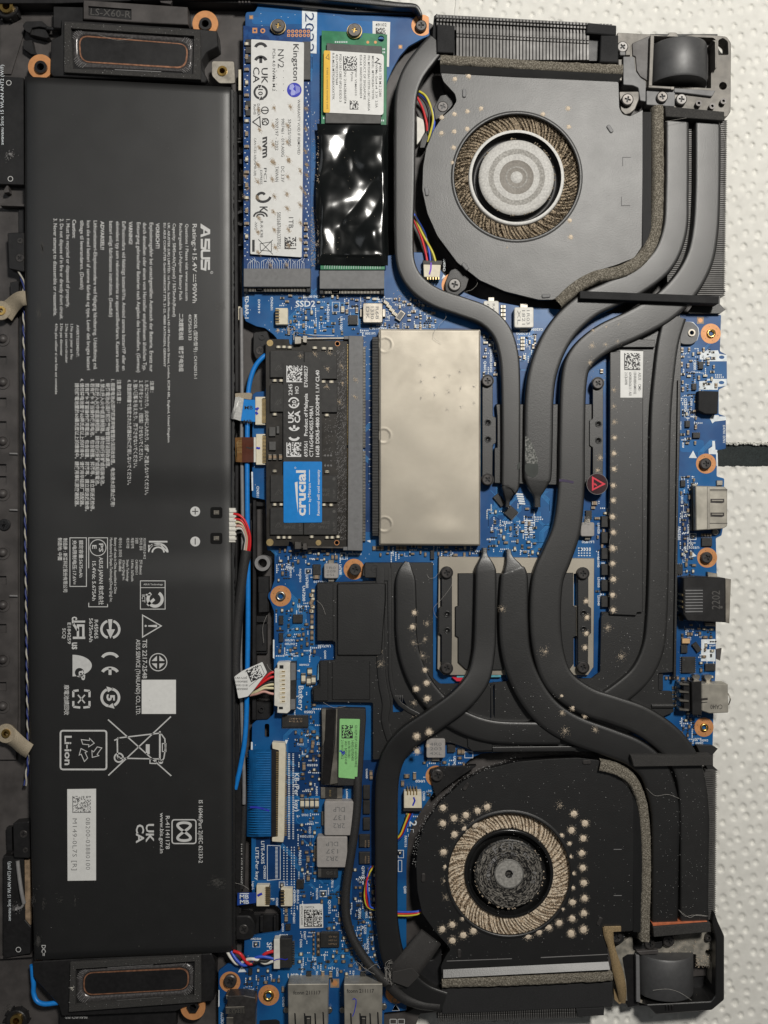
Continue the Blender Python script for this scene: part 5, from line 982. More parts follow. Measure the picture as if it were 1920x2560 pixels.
for a in (('H','693561',712,1365,1220,34,.012),('H','Product of Malaysia',712,1168,768,34,.02),('H','E7608E27',712,708,505,34,.012),('H','CT16G48C40S5.M8A1',765,1365,890,36,.012),('H','16GB DDR5-4800 SODIMM 1.1V CL40',822,1365,548,34,.02),('H','UK',580,1045,930,52,.03),('H','CA',640,1045,930,52,.03),('H','20',605,890,832,40,.02),('H','2245',568,785,680,36,.012),('H','HO',628,768,700,36,.012),
          ('I','crucıal',692,715,285,90,.03),('I','by',742,583,550,22,.02),('I','Micron',742,540,408,28,.015),('I','Removal will void warranty',826,712,280,26,.012)): lu(*a)
ce(b, lambda a, u: c('H', 638 - u*104, 1210 - a*82), sc('H', 22), zl)
b.stroke([c('H',582+46*math.cos(a*.1), 855+46*math.sin(a*.1)) for a in range(0, 29)], sc('H',14), zl); b.stroke([c('H',582+46*math.cos(a*.1), 855+46*math.sin(a*.1)) for a in range(33, 61)], sc('H',14), zl)
b.matrix(*c('H',513,505), *c('H',662,662), 18, zl); b.matrix(*c('H',513,1230), *c('H',652,1365), 16, zl)
b.stroke(cs('I',730,395,730,282), sc('I',6), zl); b.stroke(cs('I',730,705,730,600), sc('I',6), zl); b.flat(cs('I', 592,400, 618,392, 622,690, 605,560), zl); b.stroke(circ(*c('I',597,262), sc('I',7), 12), sc('I',3), zl, True)
t.part('label_print', b, wprint, parent=lab)
for k, pts in (('H',((440,332),(492,332),(545,335),(782,340),(868,345),(930,347),(405,648),(465,648),(862,658),(938,660),(405,966),(895,973),(405,1500),(897,1505))),('I',((405,293),(897,300),(405,608),(465,608),(868,610),(935,612),(440,918),(492,918),(545,918),(753,912),(897,918),(945,918),(1000,912)))):
    for u, v in pts: t.inst('capacitor', CAPG, *c(k, u, v), Z, .95, .95, 1, 0)
for u in (362, 406, 460): t.inst('capacitor', CAP, *c('H', u, 1368), Z, 1.2, 1.2, 1.4, 90)
for k, q in (('H',(350,1085,408,1170)),('H',(350,1222,412,1302)),('H',(420,1075,445,1145))): b = MB(); b.box(*c(k, q[0], q[1]), *c(k, q[2], q[3]), Z+.9, Z, .6); t.part('power_chip', b, chipg)
b = MB(); R_ = random.Random(2)
for _ in range(520):
    x, y = R_.uniform(843, 866), R_.uniform(868, 1350); b.flat(circ(x, y, .8, 6), Z+.03) if _ % 3 else b.stroke([(x, y), (x-4, y+5)], .6, Z+.03)
for _ in range(70): b.flat(circ(R_.uniform(808, 845), R_.uniform(1040, 1165), .8, 6), Z+.03)
for u in (878, 906, 934):
    for v in (1352, 1447): b.ring(*c('H',u,v), 2.4, 1, Z+.03, Z-.05, 10)
t.part('via', b, grey, kind='stuff')
b = MB()
for u, v in ((645,415),(780,395),(915,385),(900,535),(765,560),(895,705),(1035,510),(1040,670),(1165,640),(1160,800),(1015,850)): b.bits(*c('H', u, v), 6, 60, Z+(1.05 if u < 1000 else .05) if u < 1100 else 12.45, .9, .3, 1.5, .8)
t.part('dust', b, dust, kind='stuff')
x0, x1, y0, y1 = 872, 907, 839, 1377; b = MB(); b.poly([(872,839),(908,840),(906,1377),(869,1376)], 12.4, 8, 1); b.box(860,840,873,848,12,8,.8); b.box(858,1367,872,1376,12,8,.8); so = t.part('socket', b, sock)
b = MB()
for j in range(131):
    y = 862 + j*3.72
    if not 1112 < y < 1122: b.box(868, y-.9, 872.4, y+.9, 11.3, 9)
t.part('gold_contact', b, gold, parent=so, kind='stuff'); b = MB()
for j in range(131):
    y = 868 + j*3.72
    if not 1118 < y < 1128: b.box(906, y-.9, 914, y+.9, 9.2, 8, .3)
t.part('solder_tail', b, silver, parent=so, kind='stuff'); b = MB(); b.text('DDR5H=5', *c('H', 1145, 318), sc('H', 295), sc('H', 46), 'd', 12.44); b.text('220401', *c('H', 1198, 1305), sc('H', 262), sc('H', 52), 'u', 12.44); b.text('G0J10J', *c('I', 1188, 960), sc('I', 250), sc('I', 40), 'u', 12.44); t.part('moulded_number', b, sprint, parent=so, kind='stuff')
for k, base in (('H', 0), ('I', 1)):
    b = MB(); f = (lambda u, v: c('H', u, v)) if not base else (lambda u, v: c('I', u, 1258 - v))
    b.poly(fillet([f(588,226), f(655,228), f(655,300), f(588,306)], 3), 12.6, 10.5, 1.5); b.poly([f(665,222), f(712,224), f(705,292), f(668,285)], 12.2, 10.5, 1); b.poly([f(655,240), f(1060,236), f(1060,254), f(655,258)], 11.6, 9.6, .8); b.tube([(*f(592,190), 9), (*f(700,212), 10), (*f(800,235), 11)], 1.2, 6, 3); b.tube([(*f(584,192), 9), (*f(582,300), 10)], 1.2, 6, 2)
    t.part('latch', b, silver if not base else steel, parent=so)

# ======== metal cover beside the memory module
t = Thing('memory_shield', 'plain beige metal cover over the second memory slot, three pressed circles on its edge', 'metal cover', 1074, 1092, 8)
Z = 12.2
def sgrid(u, v):
    x = 948 + 252*u; y = 823 + 1.5*u + 540*v; e = min(u*252, (1-u)*252, v*540, (1-v)*540); z = Z - (0 if e > 3 else .35*(1-e/3)**2)
    z += .10*mnoise.noise(Vector((x*.012, y*.012, 1)))+ .12*math.exp(-(((x-1110)/45)**2 + ((y-1325)/28)**2))*1.5
    for cx, cy in ((962,862),(959,1089),(961,1311)):
        d = math.hypot(x-cx, y-cy)
        if d < 24: z += .07*math.exp(-((d-18)/2.2)**2) - .05*(d < 16)
    return P(x, y, z)
b = MB(); b.grid(sgrid, 100, 210); t.part('lid', b, nickel); b = MB(); b.poly(fillet([(947.5,822.5),(1200.5,824.5),(1200.5,1363.5),(948,1363)], 4), Z-.35, 8); t.part('skirt', b, tin)
b = MB(); b.box(931, 842, 949, 1340, 10.6, 8, .6); t.part('socket', b, blk); b = MB()
for j in range(128):
    y = 848 + j*3.8
    if not 1098 < y < 1110: b.box(931, y-.8, 946, y+.8, 10.95, 10, .2)
t.part('contact', b, chipg, kind='stuff')
b = MB()
for u, v in ((340,345),(450,440),(560,430),(345,475),(450,575),(560,550),(650,525),(345,600),(545,690),(650,665),(750,640),(750,510),(640,400)): b.bits(*c('J', u, v), 7, 26, Z+.1, .6, .06)
t.part('smudge', b, grey, kind='stuff')

# ======== heatsink: plates, heat pipes, fin stacks
hs = Thing('heatsink', 'black heatsink with long curved heat pipes and plates spread between both fans', 'heatsink', 1300, 1350, 8)
# silver graphics plate with black cold plate and clamps
b = MB(); b.poly([(1097,1391),(1486,1396),(1484,1668),(1470,1688),(1110,1688),(1093,1672)], 9.6, 8.1, 1, [circ(1117,1432,13,18), circ(1116,1671,12,18), circ(1458,1434,13,18), circ(1457,1669,12,18), rect(1100,1445,1106,1655), rect(1434,1434,1442,1515), rect(1434,1590,1442,1668)]); gp = hs.part('base_plate', b, nickel, label='beige metal plate under the lower pipes')
b = MB(); b.poly([(1145,1433),(1433,1432),(1433,1515),(1441,1517),(1441,1590),(1434,1594),(1434,1660),(1425,1673),(1180,1676),(1164,1674),(1145,1656),(1145,1594),(1138,1590),(1138,1517),(1145,1514)], 10.4, 8.5, 1.5); hs.part('cold_plate', b, paint2)
b = MB(); b.poly([(1240,1010),(1480,1010),(1480,1040),(1476,1215),(1236,1208),(1236,1120),(1243,1118),(1243,1042)], 10.4, 8.2, 1.5); hs.part('cold_plate', b, paint)
def clamp(x, y0, y1, d, wide):
    pts = [(x-13,y0),(x-9,y0-11),(x+9,y0-11),(x+13,y0),(x+13,(y0+y1)/2-35),(x+13+wide[1],(y0+y1)/2-32),(x+13+wide[1],(y0+y1)/2+32),(x+13,(y0+y1)/2+36),(x+12,y1),(x+8,y1+11),(x-8,y1+11),(x-13,y1),(x-13,(y0+y1)/2+36),(x-13-wide[0],(y0+y1)/2+32),(x-13-wide[0],(y0+y1)/2-32),(x-13,(y0+y1)/2-35)]
    b = MB(); b.poly(fillet(pts, 3), 11.0, 9.9, .8, [circ(x+1, q, 5.5, 16) for q in d]); o = hs.part('clamp', b, paint2)
    for q in d: b = MB(); b.lathe(x+1, q, 11, [(8.5,11.03),(7.6,11.3),(6,11.1),(5,10.5),(3,10.2),(0,10.1)], 24); hs.part('dimple', b, paint2, parent=o)
    for q in (y0, y1): b = MB(); b.ring(x, q, 16, 8, 11.2, 9.8, 28); hs.part('collar', b, plas, parent=o); screw(hs, x, q, 12.2, 14, parent=o)
clamp(1219, 952, 1199, (1056, 1098), (0, 8)); clamp(1495, 958, 1206, (1060, 1101), (8, 0))
clamp(1117, 1432, 1671, (1535, 1576), (7, 0)); clamp(1458, 1434, 1669, (1533, 1573), (0, 7))
# big lower-left cover plate
plate = [(911,1406),(1083,1406),(1083,1695),(1100,1710),(1220,1708),(1300,1700),(1480,1696),(1486,1690),(1500,1680),(1503,1540),(1510,1532),(1525,1530),(1525,960),(1530,800),(1700,770),(1703,900),(1700,1100),(1690,1420),(1688,1680),(1646,1683),(1646,1727),(1680,1728),(1685,1780),(1640,1800),(1480,1880),(1185,1880),(1160,1868),(1130,1858),(1060,1850),(1020,1892),(932,1900),(932,1757),(782,1755),(780,1718),(797,1712),(797,1652),(838,1650),(838,1604),(792,1602),(792,1456),(840,1455),(960,1452),(960,1445),(905,1440)]
b = MB(); b.poly(fillet(plate, 4, 2), 10.2, 9.2, 1, [fillet(cs('M', 130,1300, 205,1300, 240,1370, 200,1415, 130,1418), 2), rect(*c('M',878,1200), *c('M',912,1460))]); cp = hs.part('cover_plate', b, paint2)
b = MB(); b.poly(fillet([(842,1458),(965,1456),(965,1500),(955,1640),(842,1640)], 6), 11.0, 10.1, 3.5); hs.part('embossed_panel', b, paint2, parent=cp)
b = MB(); b.poly(fillet([(793,1458),(833,1458),(833,1602),(793,1602)], 2), 10.9, 9.8, 1); hs.part('embossed_panel', b, paint2, parent=cp)
b = MB(); b.poly(fillet([(830,1655),(925,1652),(925,1750),(830,1750)], 3), 10.5, 10.1, 1.5); hs.part('embossed_panel', b, paint2, parent=cp)
b = MB(); b.poly(fillet([(800,1654),(820,1654),(820,1752),(784,1752),(784,1722),(800,1716)], 2), 10.9, 10, 1); hs.part('embossed_panel', b, paint2, parent=cp)
b = MB(); b.sweep([(950,1420,22,10.7),(951,1560,22,10.7),(954,1690,22,10.7),(966,1760,22,10.7),(962,1800,20,10.7),(975,1850,18,10.7)], 1, seg=3); hs.part('embossed_panel', b, paint2, parent=cp)
b = MB(); b.sweep([(973,1420,10,10.6),(975,1600,10,10.6),(977,1700,10,10.6),(1000,1760,12,10.6),(1070,1800,12,10.6)], 1, seg=3); hs.part('embossed_panel', b, paint2, parent=cp)

b = MB(); b.poly(fillet(cs('I', 1250,1155, 1500,1155, 1500,1330, 1425,1330, 1420,1300, 1250,1300), 4), 10.6, 9, 1.5); hs.part('mounting_ear', b, paint2); screw(hs, *c('I', 1160, 1222), 10.8, 15)
b = MB(); b.stroke(circ(*c('I',1345,1215), 9, 20)[4:19], 1.1, 10.64); b.stroke(cs('I', 1330,1230, 1365,1200), 1.2, 10.64); hs.part('stamped_digit', b, plas)
b = MB()
for k in range(5): b.tube([(*c('M', 148+k*14, 1285), 10.6), (*c('M', 150+k*13, 1305), 10.2), (*c('M', 150+k*13, 1335), 9)], .9, 5, 2)
hs.part('spring_finger', b, grey, kind='stuff')
b = MB(); b.poly(cs('M', 880,1205, 905,1185, 920,1190, 900,1215, 903,1430, 915,1465, 885,1470), 10.0, 8.5, .5); hs.part('slot_edge', b, paint2)
b = MB(); b.poly(cs('M', 585,1148, 700,1150, 690,1178, 620,1178), 9.4, 8.2, .5); hs.part('thermal_pad', b, redp); b = MB(); b.poly(cs('M', 620,1138, 960,1130, 960,1146, 620,1150), 9.5, 8.2, .5); hs.part('thermal_pad', b, mat('cyan_pad', (.10, .35, .42), .6))
b = MB(); b.poly(cs('L', 812,680, 824,670, 822,820, 806,835), 9.6, 8.2, .5); b.poly(cs('L',785,890,822,880,812,905,790,908), 9.6, 8.2, .5); hs.part('thermal_pad', b, mat('pale_blue_pad', (.35, .55, .68), .6))
# right-hand memory cover with white sticker
b = MB(); b.poly(fillet([(1525,880),(1608,874),(1607,1531),(1592,1531),(1592,1539),(1524,1536)], 3), 11.4, 9.5, 1.5); mcv = hs.part('memory_cover', b, paint); b = MB(); b.poly(fillet([(1550,846),(1638,850),(1638,868),(1550,868)], 2), 11.6, 9.5, 1); hs.part('step', b, paint)
b = MB(); b.poly([(1551,876),(1608,878),(1606,994),(1551,994)], 11.5, 11.3); lab = hs.part('sticker', b, white); b = MB()
b.matrix(*c('G',512,1285), *c('G',640,1420), 18, 11.53)
for s_, u, v0, v1 in (('ASUS    CMS-',625,1440,1590),('13NR08B0AM0102',588,1435,1612),('60438036S6111 A01',550,1438,1625),('21CB-009B',517,1438,1538)): b.text(s_, *c('G',u,v0), sc('G',v1-v0), sc('G',22), 'd', 11.53, .004)
hs.part('sticker_print', b, kprint, parent=lab)
b = MB(); b.poly([(1695,950),(1700,950),(1690,1700),(1684,1700)], 11.2, 9, .5); hs.part('side_flange', b, paint2)
b = MB(); b.poly(fillet(cs('G', 945,1040, 1010,1032, 1060,1040, 1100,1080, 1108,1130, 1090,1190, 1050,1215, 985,1215, 945,1195), 5), 9.4, 8.1, 1, [circ(*c('G',1052,1122), 6.5, 20)]); ear = hs.part('mounting_ear', b, sock); b = MB(); b.stroke(cs('G', 1010,1038, 1060,1042, 1100,1085, 1106,1130, 1090,1180, 1050,1212, 990,1216), 3, 8.1); hs.part('edge', b, silk, parent=ear); b = MB(); b.ring(*c('G',1052,1122), 9, 5.5, 9.9, 8, 24); hs.part('rivet', b, tin, parent=ear)
# long flat strip behind fan 2 and rounded rails
b = MB(); b.sweep([(1232,1874,14,11.2),(1330,1873,14,11.2),(1440,1872,14,11.2)], 1.6, seg=2); b.poly(cs('Q', 600,60, 800,60, 800,180, 640,185, 605,150), 10.8, 9, 1); b.sweep([(1630,1766,8,11),(1685,1766,8,11)], 1, seg=2); hs.part('rail', b, paint2)
b = MB(); b.poly(rect(*c('N',785,1100),*c('N',822,1230)), 9.4, 8, .5); hs.part('notch_wall', b, blk)
# heat pipes
def pipe(pts, h, m, label=None): b = MB(); b.sweep(pts, h, seg=7); return hs.part('heat_pipe', b, m, label=label)
pipe([(1018,1405,12,11.8),(1016,1415,26,12),(1014,1432,40,12.3),(1014,1458,52,12.4),(1015,1520,54,12.4),(1016,1585,54,12.4),(1026,1645,55,12.4),(1054,1711,56,12.4),(1103,1770,57,12.3),(1161,1808,58,12.2),(1233,1830,58,12.2),(1330,1834,58,12.2),(1400,1834,58,12.1)], 2.5, paint2)
pipe([(1690,790,56,12.4),(1673,850,54,12.4),(1662,930,53,12.4),(1653,1040,53,12.4),(1650,1200,52,12.4),(1648,1400,52,12.4),(1643,1550,53,12.4),(1633,1625,55,12.4),(1602,1688,55,12.4),(1545,1738,55,12.4),(1500,1765,55,12.2)], 2.4, paint)
pipe([(1094,104,56,11),(1066,136,58,11.6),(1032,184,58,12),(1015,240,56,12.4),(1012,330,55,12.6),(1011,460,53,12.6),(1010,590,49,12.6),(1015,660,48,12.6),(1040,707,48,12.6),(1088,742,49,12.6),(1155,766,50,12.6),(1212,788,50,12.6),(1252,826,50,12.6),(1271,879,50,12.6),(1277,946,49,12.6),(1278,1093,47,12.6),(1277,1205,46,12.6),(1274,1222,40,12.5),(1271,1238,22,12.2),(1270,1252,11,11.8),(1269,1268,11,11.6)], 2.7, paint)
pipe([(1694,280,60,13),(1694,390,60,13),(1693,480,61,13),(1688,575,64,13),(1656,652,66,13),(1588,706,68,13),(1525,736,68,13),(1472,762,70,13),(1419,808,72,12.9),(1383,862,73,12.8),(1358,930,73,12.8),(1349,1000,73,12.8),(1347,1093,73,12.8),(1345,1185,71,12.8),(1344,1207,60,12.7),(1344,1228,36,12.4),(1344,1243,17,12.1),(1344,1268,16,11.9)], 2.9, paint)
pipe([(1272,1374,13,11.6),(1273,1388,15,11.9),(1277,1402,26,12.3),(1283,1422,50,12.7),(1286,1445,70,12.8),(1284,1548,76,12.8),(1291,1635,76,12.8),(1318,1712,77,12.8),(1366,1780,76,12.9),(1432,1824,74,13),(1525,1858,72,13),(1588,1884,72,13),(1632,1922,74,13),(1654,1975,75,13),(1665,2040,73,13),(1665,2150,68,13),(1663,2310,66,13)], 2.9, paint2)
pipe([(1771,285,66,13),(1771,390,66,13),(1770,480,66,13),(1765,574,68,13),(1750,648,72,13),(1715,712,76,13),(1662,766,78,13),(1588,809,76,13.1),(1510,846,74,13.1),(1456,892,70,13),(1436,950,66,12.9),(1431,1093,66,12.9),(1429,1220,68,12.9),(1418,1320,72,12.9),(1393,1390,78,12.9),(1370,1450,80,12.9),(1364,1548,80,12.9),(1374,1640,78,13),(1402,1706,76,13.2),(1465,1752,73,13.3),(1535,1776,72,13.3),(1604,1802,74,13.2),(1666,1845,76,13.1),(1706,1892,74,13),(1729,1950,73,13),(1738,2040,76,13),(1738,2150,74,13),(1737,2310,72,13)], 2.9, paint)
pipe([(1212,1370,13,12),(1212,1386,14,12.3),(1213,1400,30,12.9),(1214,1420,50,13.2),(1215,1450,54,13.3),(1213,1580,56,13.5),(1209,1640,57,13.8),(1194,1700,60,14.4),(1150,1753,61,15),(1086,1800,60,15),(1025,1842,60,14.4),(988,1885,60,13.6),(971,1935,59,13.2),(966,2000,58,13),(966,2120,58,13),(966,2250,56,13),(969,2320,56,13),(984,2400,58,13),(1018,2455,60,12.6),(1060,2490,60,12.2),(1110,2508,58,12)], 2.8, paint2)
b = MB(); b.flat(fillet([(1313,1089),(1324,1097),(1334,1118),(1345,1150),(1344,1158),(1330,1162),(1313,1156)], 5), 12.88); hs.part('worn_patch', b, worn); b = MB(); b.flat(fillet([(1313,1158),(1330,1160),(1345,1158),(1346,1182),(1335,1195),(1318,1188),(1312,1178)], 5), 12.885); b.flat(fillet([(1294,1160),(1300,1155),(1299,1172),(1293,1174)], 2), 12.7); hs.part('smudge', b, inkk)
b = MB(); b.stroke(cat([(1398,1200,0),(1415,1201,0),(1434,1205,0)], 5) and [(1398,1201),(1408,1201),(1420,1203),(1434,1206)], 6, 12.99); hs.part('marker_stroke', b, inkd)
# fin stacks
for q, z, w_ in (([(1093,60),(1137,64),(1135,132),(1093,130)], 12.4, 1.5), ([(1085,40),(1093,33),(1095,128),(1060,175),(1062,140),(1080,110)], 10.5, 1), ([(1503,88),(1546,88),(1546,156),(1500,154)], 13.2, 2)): b = MB(); b.poly(q, z, 5, w_); hs.part('fin_end_block', b, foamb)
fin_me = {}
def topfins():
    for k in range(53):
        x = 1094 + k*8.35; o = (x-1094)*.052
        b = MB()
        if x > 1136 and x < 1500: b.box(x-3.5, 64+o, x+3.5, 150, 12.2, 5.5, .8)
        b.box(x-3.7, 37+o, x+2.6, 44+o, 12.4, 6, .8); b.box(x-2.6, 46.5+o, x+3.7, 52.5+o, 12.4, 6, .8); b.poly([(x-3.6,54+o),(x+2.2,54+o),(x+3.8,73+o),(x-1.8,73+o)], 11.7, 6, .8)
        if 1136 < x < 1500: b.box(x-3.2, 76+o, x+2.4, 81+o, 12.6, 12, .5); b.box(x-2.4, 84+o, x+3.2, 89+o, 12.6, 12, .5)
        if x < 1474 or x > 1500: hs.part('fin', b, sock if 0 else MATS['fin_metal'])
mat('fin_metal', (.10, .097, .094), .45, .3, var=.12); topfins()
b = MB()
b.poly([(1092,36),(1470,57),(1500,60),(1500,152),(1092,150)], 10.2, 5)
hs.part('fin_base', b, blk, kind='stuff')
b = MB(); b.poly(fillet([(1469,57),(1541,63),(1541,88),(1466,82)], 2), 13.4, 6, 2); hs.part('cloth_wrap', b, foamb)
fm = MATS['fin_metal']
def rfins(y0, y1, x0, x1, n, zt, dx=0):
    b = MB()
    for k in range(n):
        y = y0 + (y1-y0)*k/(n-1); xo = dx*k/(n-1)
        b.poly([(x0, y-1.7), (x1+xo-8, y-1.7), (x1+xo+3, y+1.2), (x1+xo-3, y+1.6), (x0, y+1.6)], zt, 5.2, .5)
    hs.part('fin_row', b, fm, kind='stuff')
    b = MB(); b.poly([(x0, y0-2), (x1-10, y0-2), (x1+dx-10, y1+2), (x0, y1+2)], 7, 5); hs.part('fin_floor', b, blk)
rfins(300, 736, 1668, 1816, 92, 10, -5); rfins(1926, 2298, 1640, 1791, 79, 10, -4)
for q in ([(1765,725),(1799,716),(1815,728),(1801,735),(1800,760),(1814,774),(1800,784),(1720,784)], [(1740,1862),(1782,1864),(1795,1872),(1783,1886),(1783,1915),(1795,1926),(1770,1926)]): b = MB(); b.poly(q, 9.6, 6, 1); hs.part('fin_end_bracket', b, paint)
b = MB(); b.poly([(1104,2471),(1532,2456),(1531,2517),(1105,2536)], 11.8, 5.5, 1.5); hs.part('fin_cover', b, paint2 if 0 else foamb)
b = MB()
for k in range(62):
    x = 1095 + k*5.65; o = -(x-1095)*.032; b.poly([(x, 2541+o), (x+3.6, 2541+o), (x+3.6, 2556+o), (x, 2556+o)], 11.2, 5.5, .6); b.box(x, 2533+o, x+3.6, 2539+o, 11.4, 6, .5)
hs.part('fin_row', b, fm, kind='stuff')
b = MB(); b.poly([(1092,2536),(1440,2526),(1440,2534),(1092,2545)], 9, 5); hs.part('fin_floor', b, blk)
b = MB(); b.poly([(1441,2522),(1511,2519),(1510,2539),(1443,2542)], 11.8, 5.5, 1.5); hs.part('cloth_wrap', b, foamb)
# foam bars across the pipes
def bar(pts, z, m=foamb): b = MB(); b.poly(fillet(pts, 1.5), z, 10.5, 1.2); hs.part('foam_bar', b, m)
bar([(1450,727),(1798,740),(1797,759),(1450,746)], 15.2); bar([(1577,1889),(1782,1890),(1782,1914),(1585,1917)], 15.4, foamd); bar([(1663,265),(1811,279),(1811,301),(1665,291)], 15, foamd); bar([(1633,2318),(1776,2307),(1778,2330),(1635,2343)], 14.6, foamd)
b = MB(); b.poly([(1630,2308),(1768,2303),(1772,2309),(1634,2318)], 13.6, 10, .6); hs.part('copper_strip', b, mat('orange_copper', (.55, .16, .07), .5, .2))
# foam strips round the fan mouths
def strip(pts, h, z, seed):
    pts = [(x, y, w_, z) for x, y, w_ in pts]; p = cat(pts, 12); b = MB(); rnd = random.Random(seed); n = len(p); K = 8; vs = []
    for i, (x, y, w_, zt) in enumerate(p):
        a = p[max(0, i-1)]; q = p[min(n-1, i+1)]; d = Vector((q[0]-a[0], q[1]-a[1])).normalized(); nx, ny = -d.y, d.x
        for j in range(K+1):
            s_ = -1 + 2*j/K; e = abs(s_) > .98; X, Y, _ = P(x + nx*s_*w_/2*(1+rnd.uniform(-.03,.03)), y + ny*s_*w_/2*(1+rnd.uniform(-.03,.03)), zt)
            vs.append((X, Y, (zt - (h if e else 0) + rnd.uniform(-.22, .22)*(0 if e else 1) - .25*s_*s_)*.001))
    b.add(vs, [(i*(K+1)+j, i*(K+1)+j+1, (i+1)*(K+1)+j+1, (i+1)*(K+1)+j) for i in range(n-1) for j in range(K)], True)
    for k in range(int(n*2.4)):
        i = rnd.randrange(n); b.bits(p[i][0] + rnd.uniform(-.5, .5)*p[i][2], p[i][1] + rnd.uniform(-4, 4), 1, 1, z-.05, .9, .2)
    hs.part('foam_strip', b, foam)
strip([(1101,147,28),(1180,151,28),(1260,156,28),(1340,162,28),(1420,166,28),(1500,170,28),(1558,172,28)], 2.6, 14.2, 1)
strip([(1647,262,30),(1648,360,31),(1648,480,31),(1641,575,33),(1612,638,35),(1560,674,36),(1490,690,35),(1440,718,34),(1396,756,30)], 2.8, 14.4, 2)
strip([(1500,1916,30),(1545,1928,30),(1583,1955,30),(1607,2010,29),(1616,2100,28),(1617,2200,28),(1615,2280,28),(1614,2355,27)], 2.8, 14.6, 3)
strip([(1105,2460,26),(1210,2457,27),(1320,2453,27),(1430,2448,26),(1532,2444,24)], 2.4, 13.4, 4)
# dark round sticker with red triangle over the lower clamp screw
b = MB(); b.poly(circ(1493,1210,26.5,40), 12.75, 12.45, .8); st = hs.part('warning_sticker', b, dome); b = MB(); b.stroke([(1482,1224),(1482,1194),(1510,1210)], 4, 12.8, True); b.stroke([(1487,1209),(1492,1214)], 3, 12.8); b.stroke([(1487,1213),(1484,1206)], 2, 12.8); hs.part('warning_triangle', b, redp, parent=st); b = MB(); b.stroke(circ(1493,1210,26,40), .8, 12.78, True); hs.part('sticker_rim', b, grey, parent=st)
# grey dust tufts left where air came through the base
b = MB()
def tuft(k, u, v, r, n, z): (b.mound(*c(k, u, v), r, n*2, z, .5 + n/600, .1) if n > 80 else b.bits(*c(k, u, v), r*1.2, n*3, z, .6, .08))
for k, u, v, r, n, z in [('M',295,650,7,90,12.45),('M',280,760,8,100,12.45),('M',390,730,8,45,10.3),('M',375,855,8,40,10.3),('M',290,880,12,50,12.4),('M',355,980,10,60,12.3),('M',375,1090,7,110,12.4),('M',388,1190,8,150,12.4),('M',310,1235,8,150,12.4),('M',392,1310,8,150,12.4),('M',300,1475,8,120,10.7),('M',290,1345,8,40,11),('M',310,1600,8,150,14.7),('M',408,1568,8,150,15.05),('Q',198,65,8,150,14.9),('Q',295,28,8,130,15),('Q',200,185,8,150,14.2),('Q',285,140,5,70,14),('M',1300,950,12,60,13),('M',970,620,9,50,12.9),('M',1425,1285,8,110,13.1),('M',1515,1375,7,100,13.1),('M',1430,1420,7,60,13.1),('M',1430,1545,8,60,12.9),('M',1605,1445,6,50,13.1),
    ('G',240,1360,7,60,13.1),('G',255,1225,7,60,13.1),('G',365,1215,6,40,13.1),('G',460,1190,6,40,13.1),('G',265,1105,5,30,13.1),('G',370,1075,5,30,13.1),('G',465,1055,5,30,13.1),('K',430,370,6,50,11.5),('K',435,495,6,60,11.5),('K',435,620,6,90,11.5),('K',430,745,7,90,11.5),('K',430,870,7,90,11.5),('K',425,1000,7,90,11.5),('K',425,1120,7,100,11.5),('K',420,1250,8,110,11.5),('K',425,1375,8,110,11.5),('K',420,1505,8,110,11.5),('K',430,240,6,40,11.5),('N',420,95,8,100,11.5),('N',420,220,8,100,11.5),('N',425,345,8,110,11.5),('N',420,470,8,100,11.5),('N',425,590,8,90,11.5),('N',380,730,8,60,10.3),('N',490,960,12,60,10.3),('N',210,520,7,90,11.1),('N',215,650,7,110,11.1),('N',210,775,7,110,11.1),('N',200,890,7,100,11.1),('K',320,780,7,70,11.1),('K',300,880,6,60,11.1),('N',15,1275,7,90,13.2),('N',105,1365,8,90,13.2),('N',200,1440,6,50,13.1),('N',280,1545,7,60,13.1),('N',40,1555,9,60,13.1),('L',1395,560,7,40,10.7),('L',1400,680,10,40,10.7)]: tuft(k, u, v, r, n, z)
hs.part('dust_tuft', b, dust, kind='stuff')
b = MB(); R_ = random.Random(4)
for _ in range(900):
    x, y = R_.uniform(800, 1690), R_.uniform(1420, 1880)
    z = 13.2 if (1250 < x < 1400) else 10.35
    if inside((x, y), plate): b.bits(x, y, 1, 1, z, R_.choice((.5, .7, 1)), .12)
for _ in range(330): x, y = R_.uniform(1530, 1695), R_.uniform(900, 1700); b.bits(x, y, 1, 1, 12.4 if x > 1625 else 11.45, R_.choice((.5, .7, .9)), .12)
for _ in range(220): x, y = R_.uniform(1640, 1765), R_.uniform(1930, 2300); b.bits(x, y, 1, 1, 13.02, R_.choice((.5, .7)), .12)
hs.part('dust_speck', b, gprint, kind='stuff')

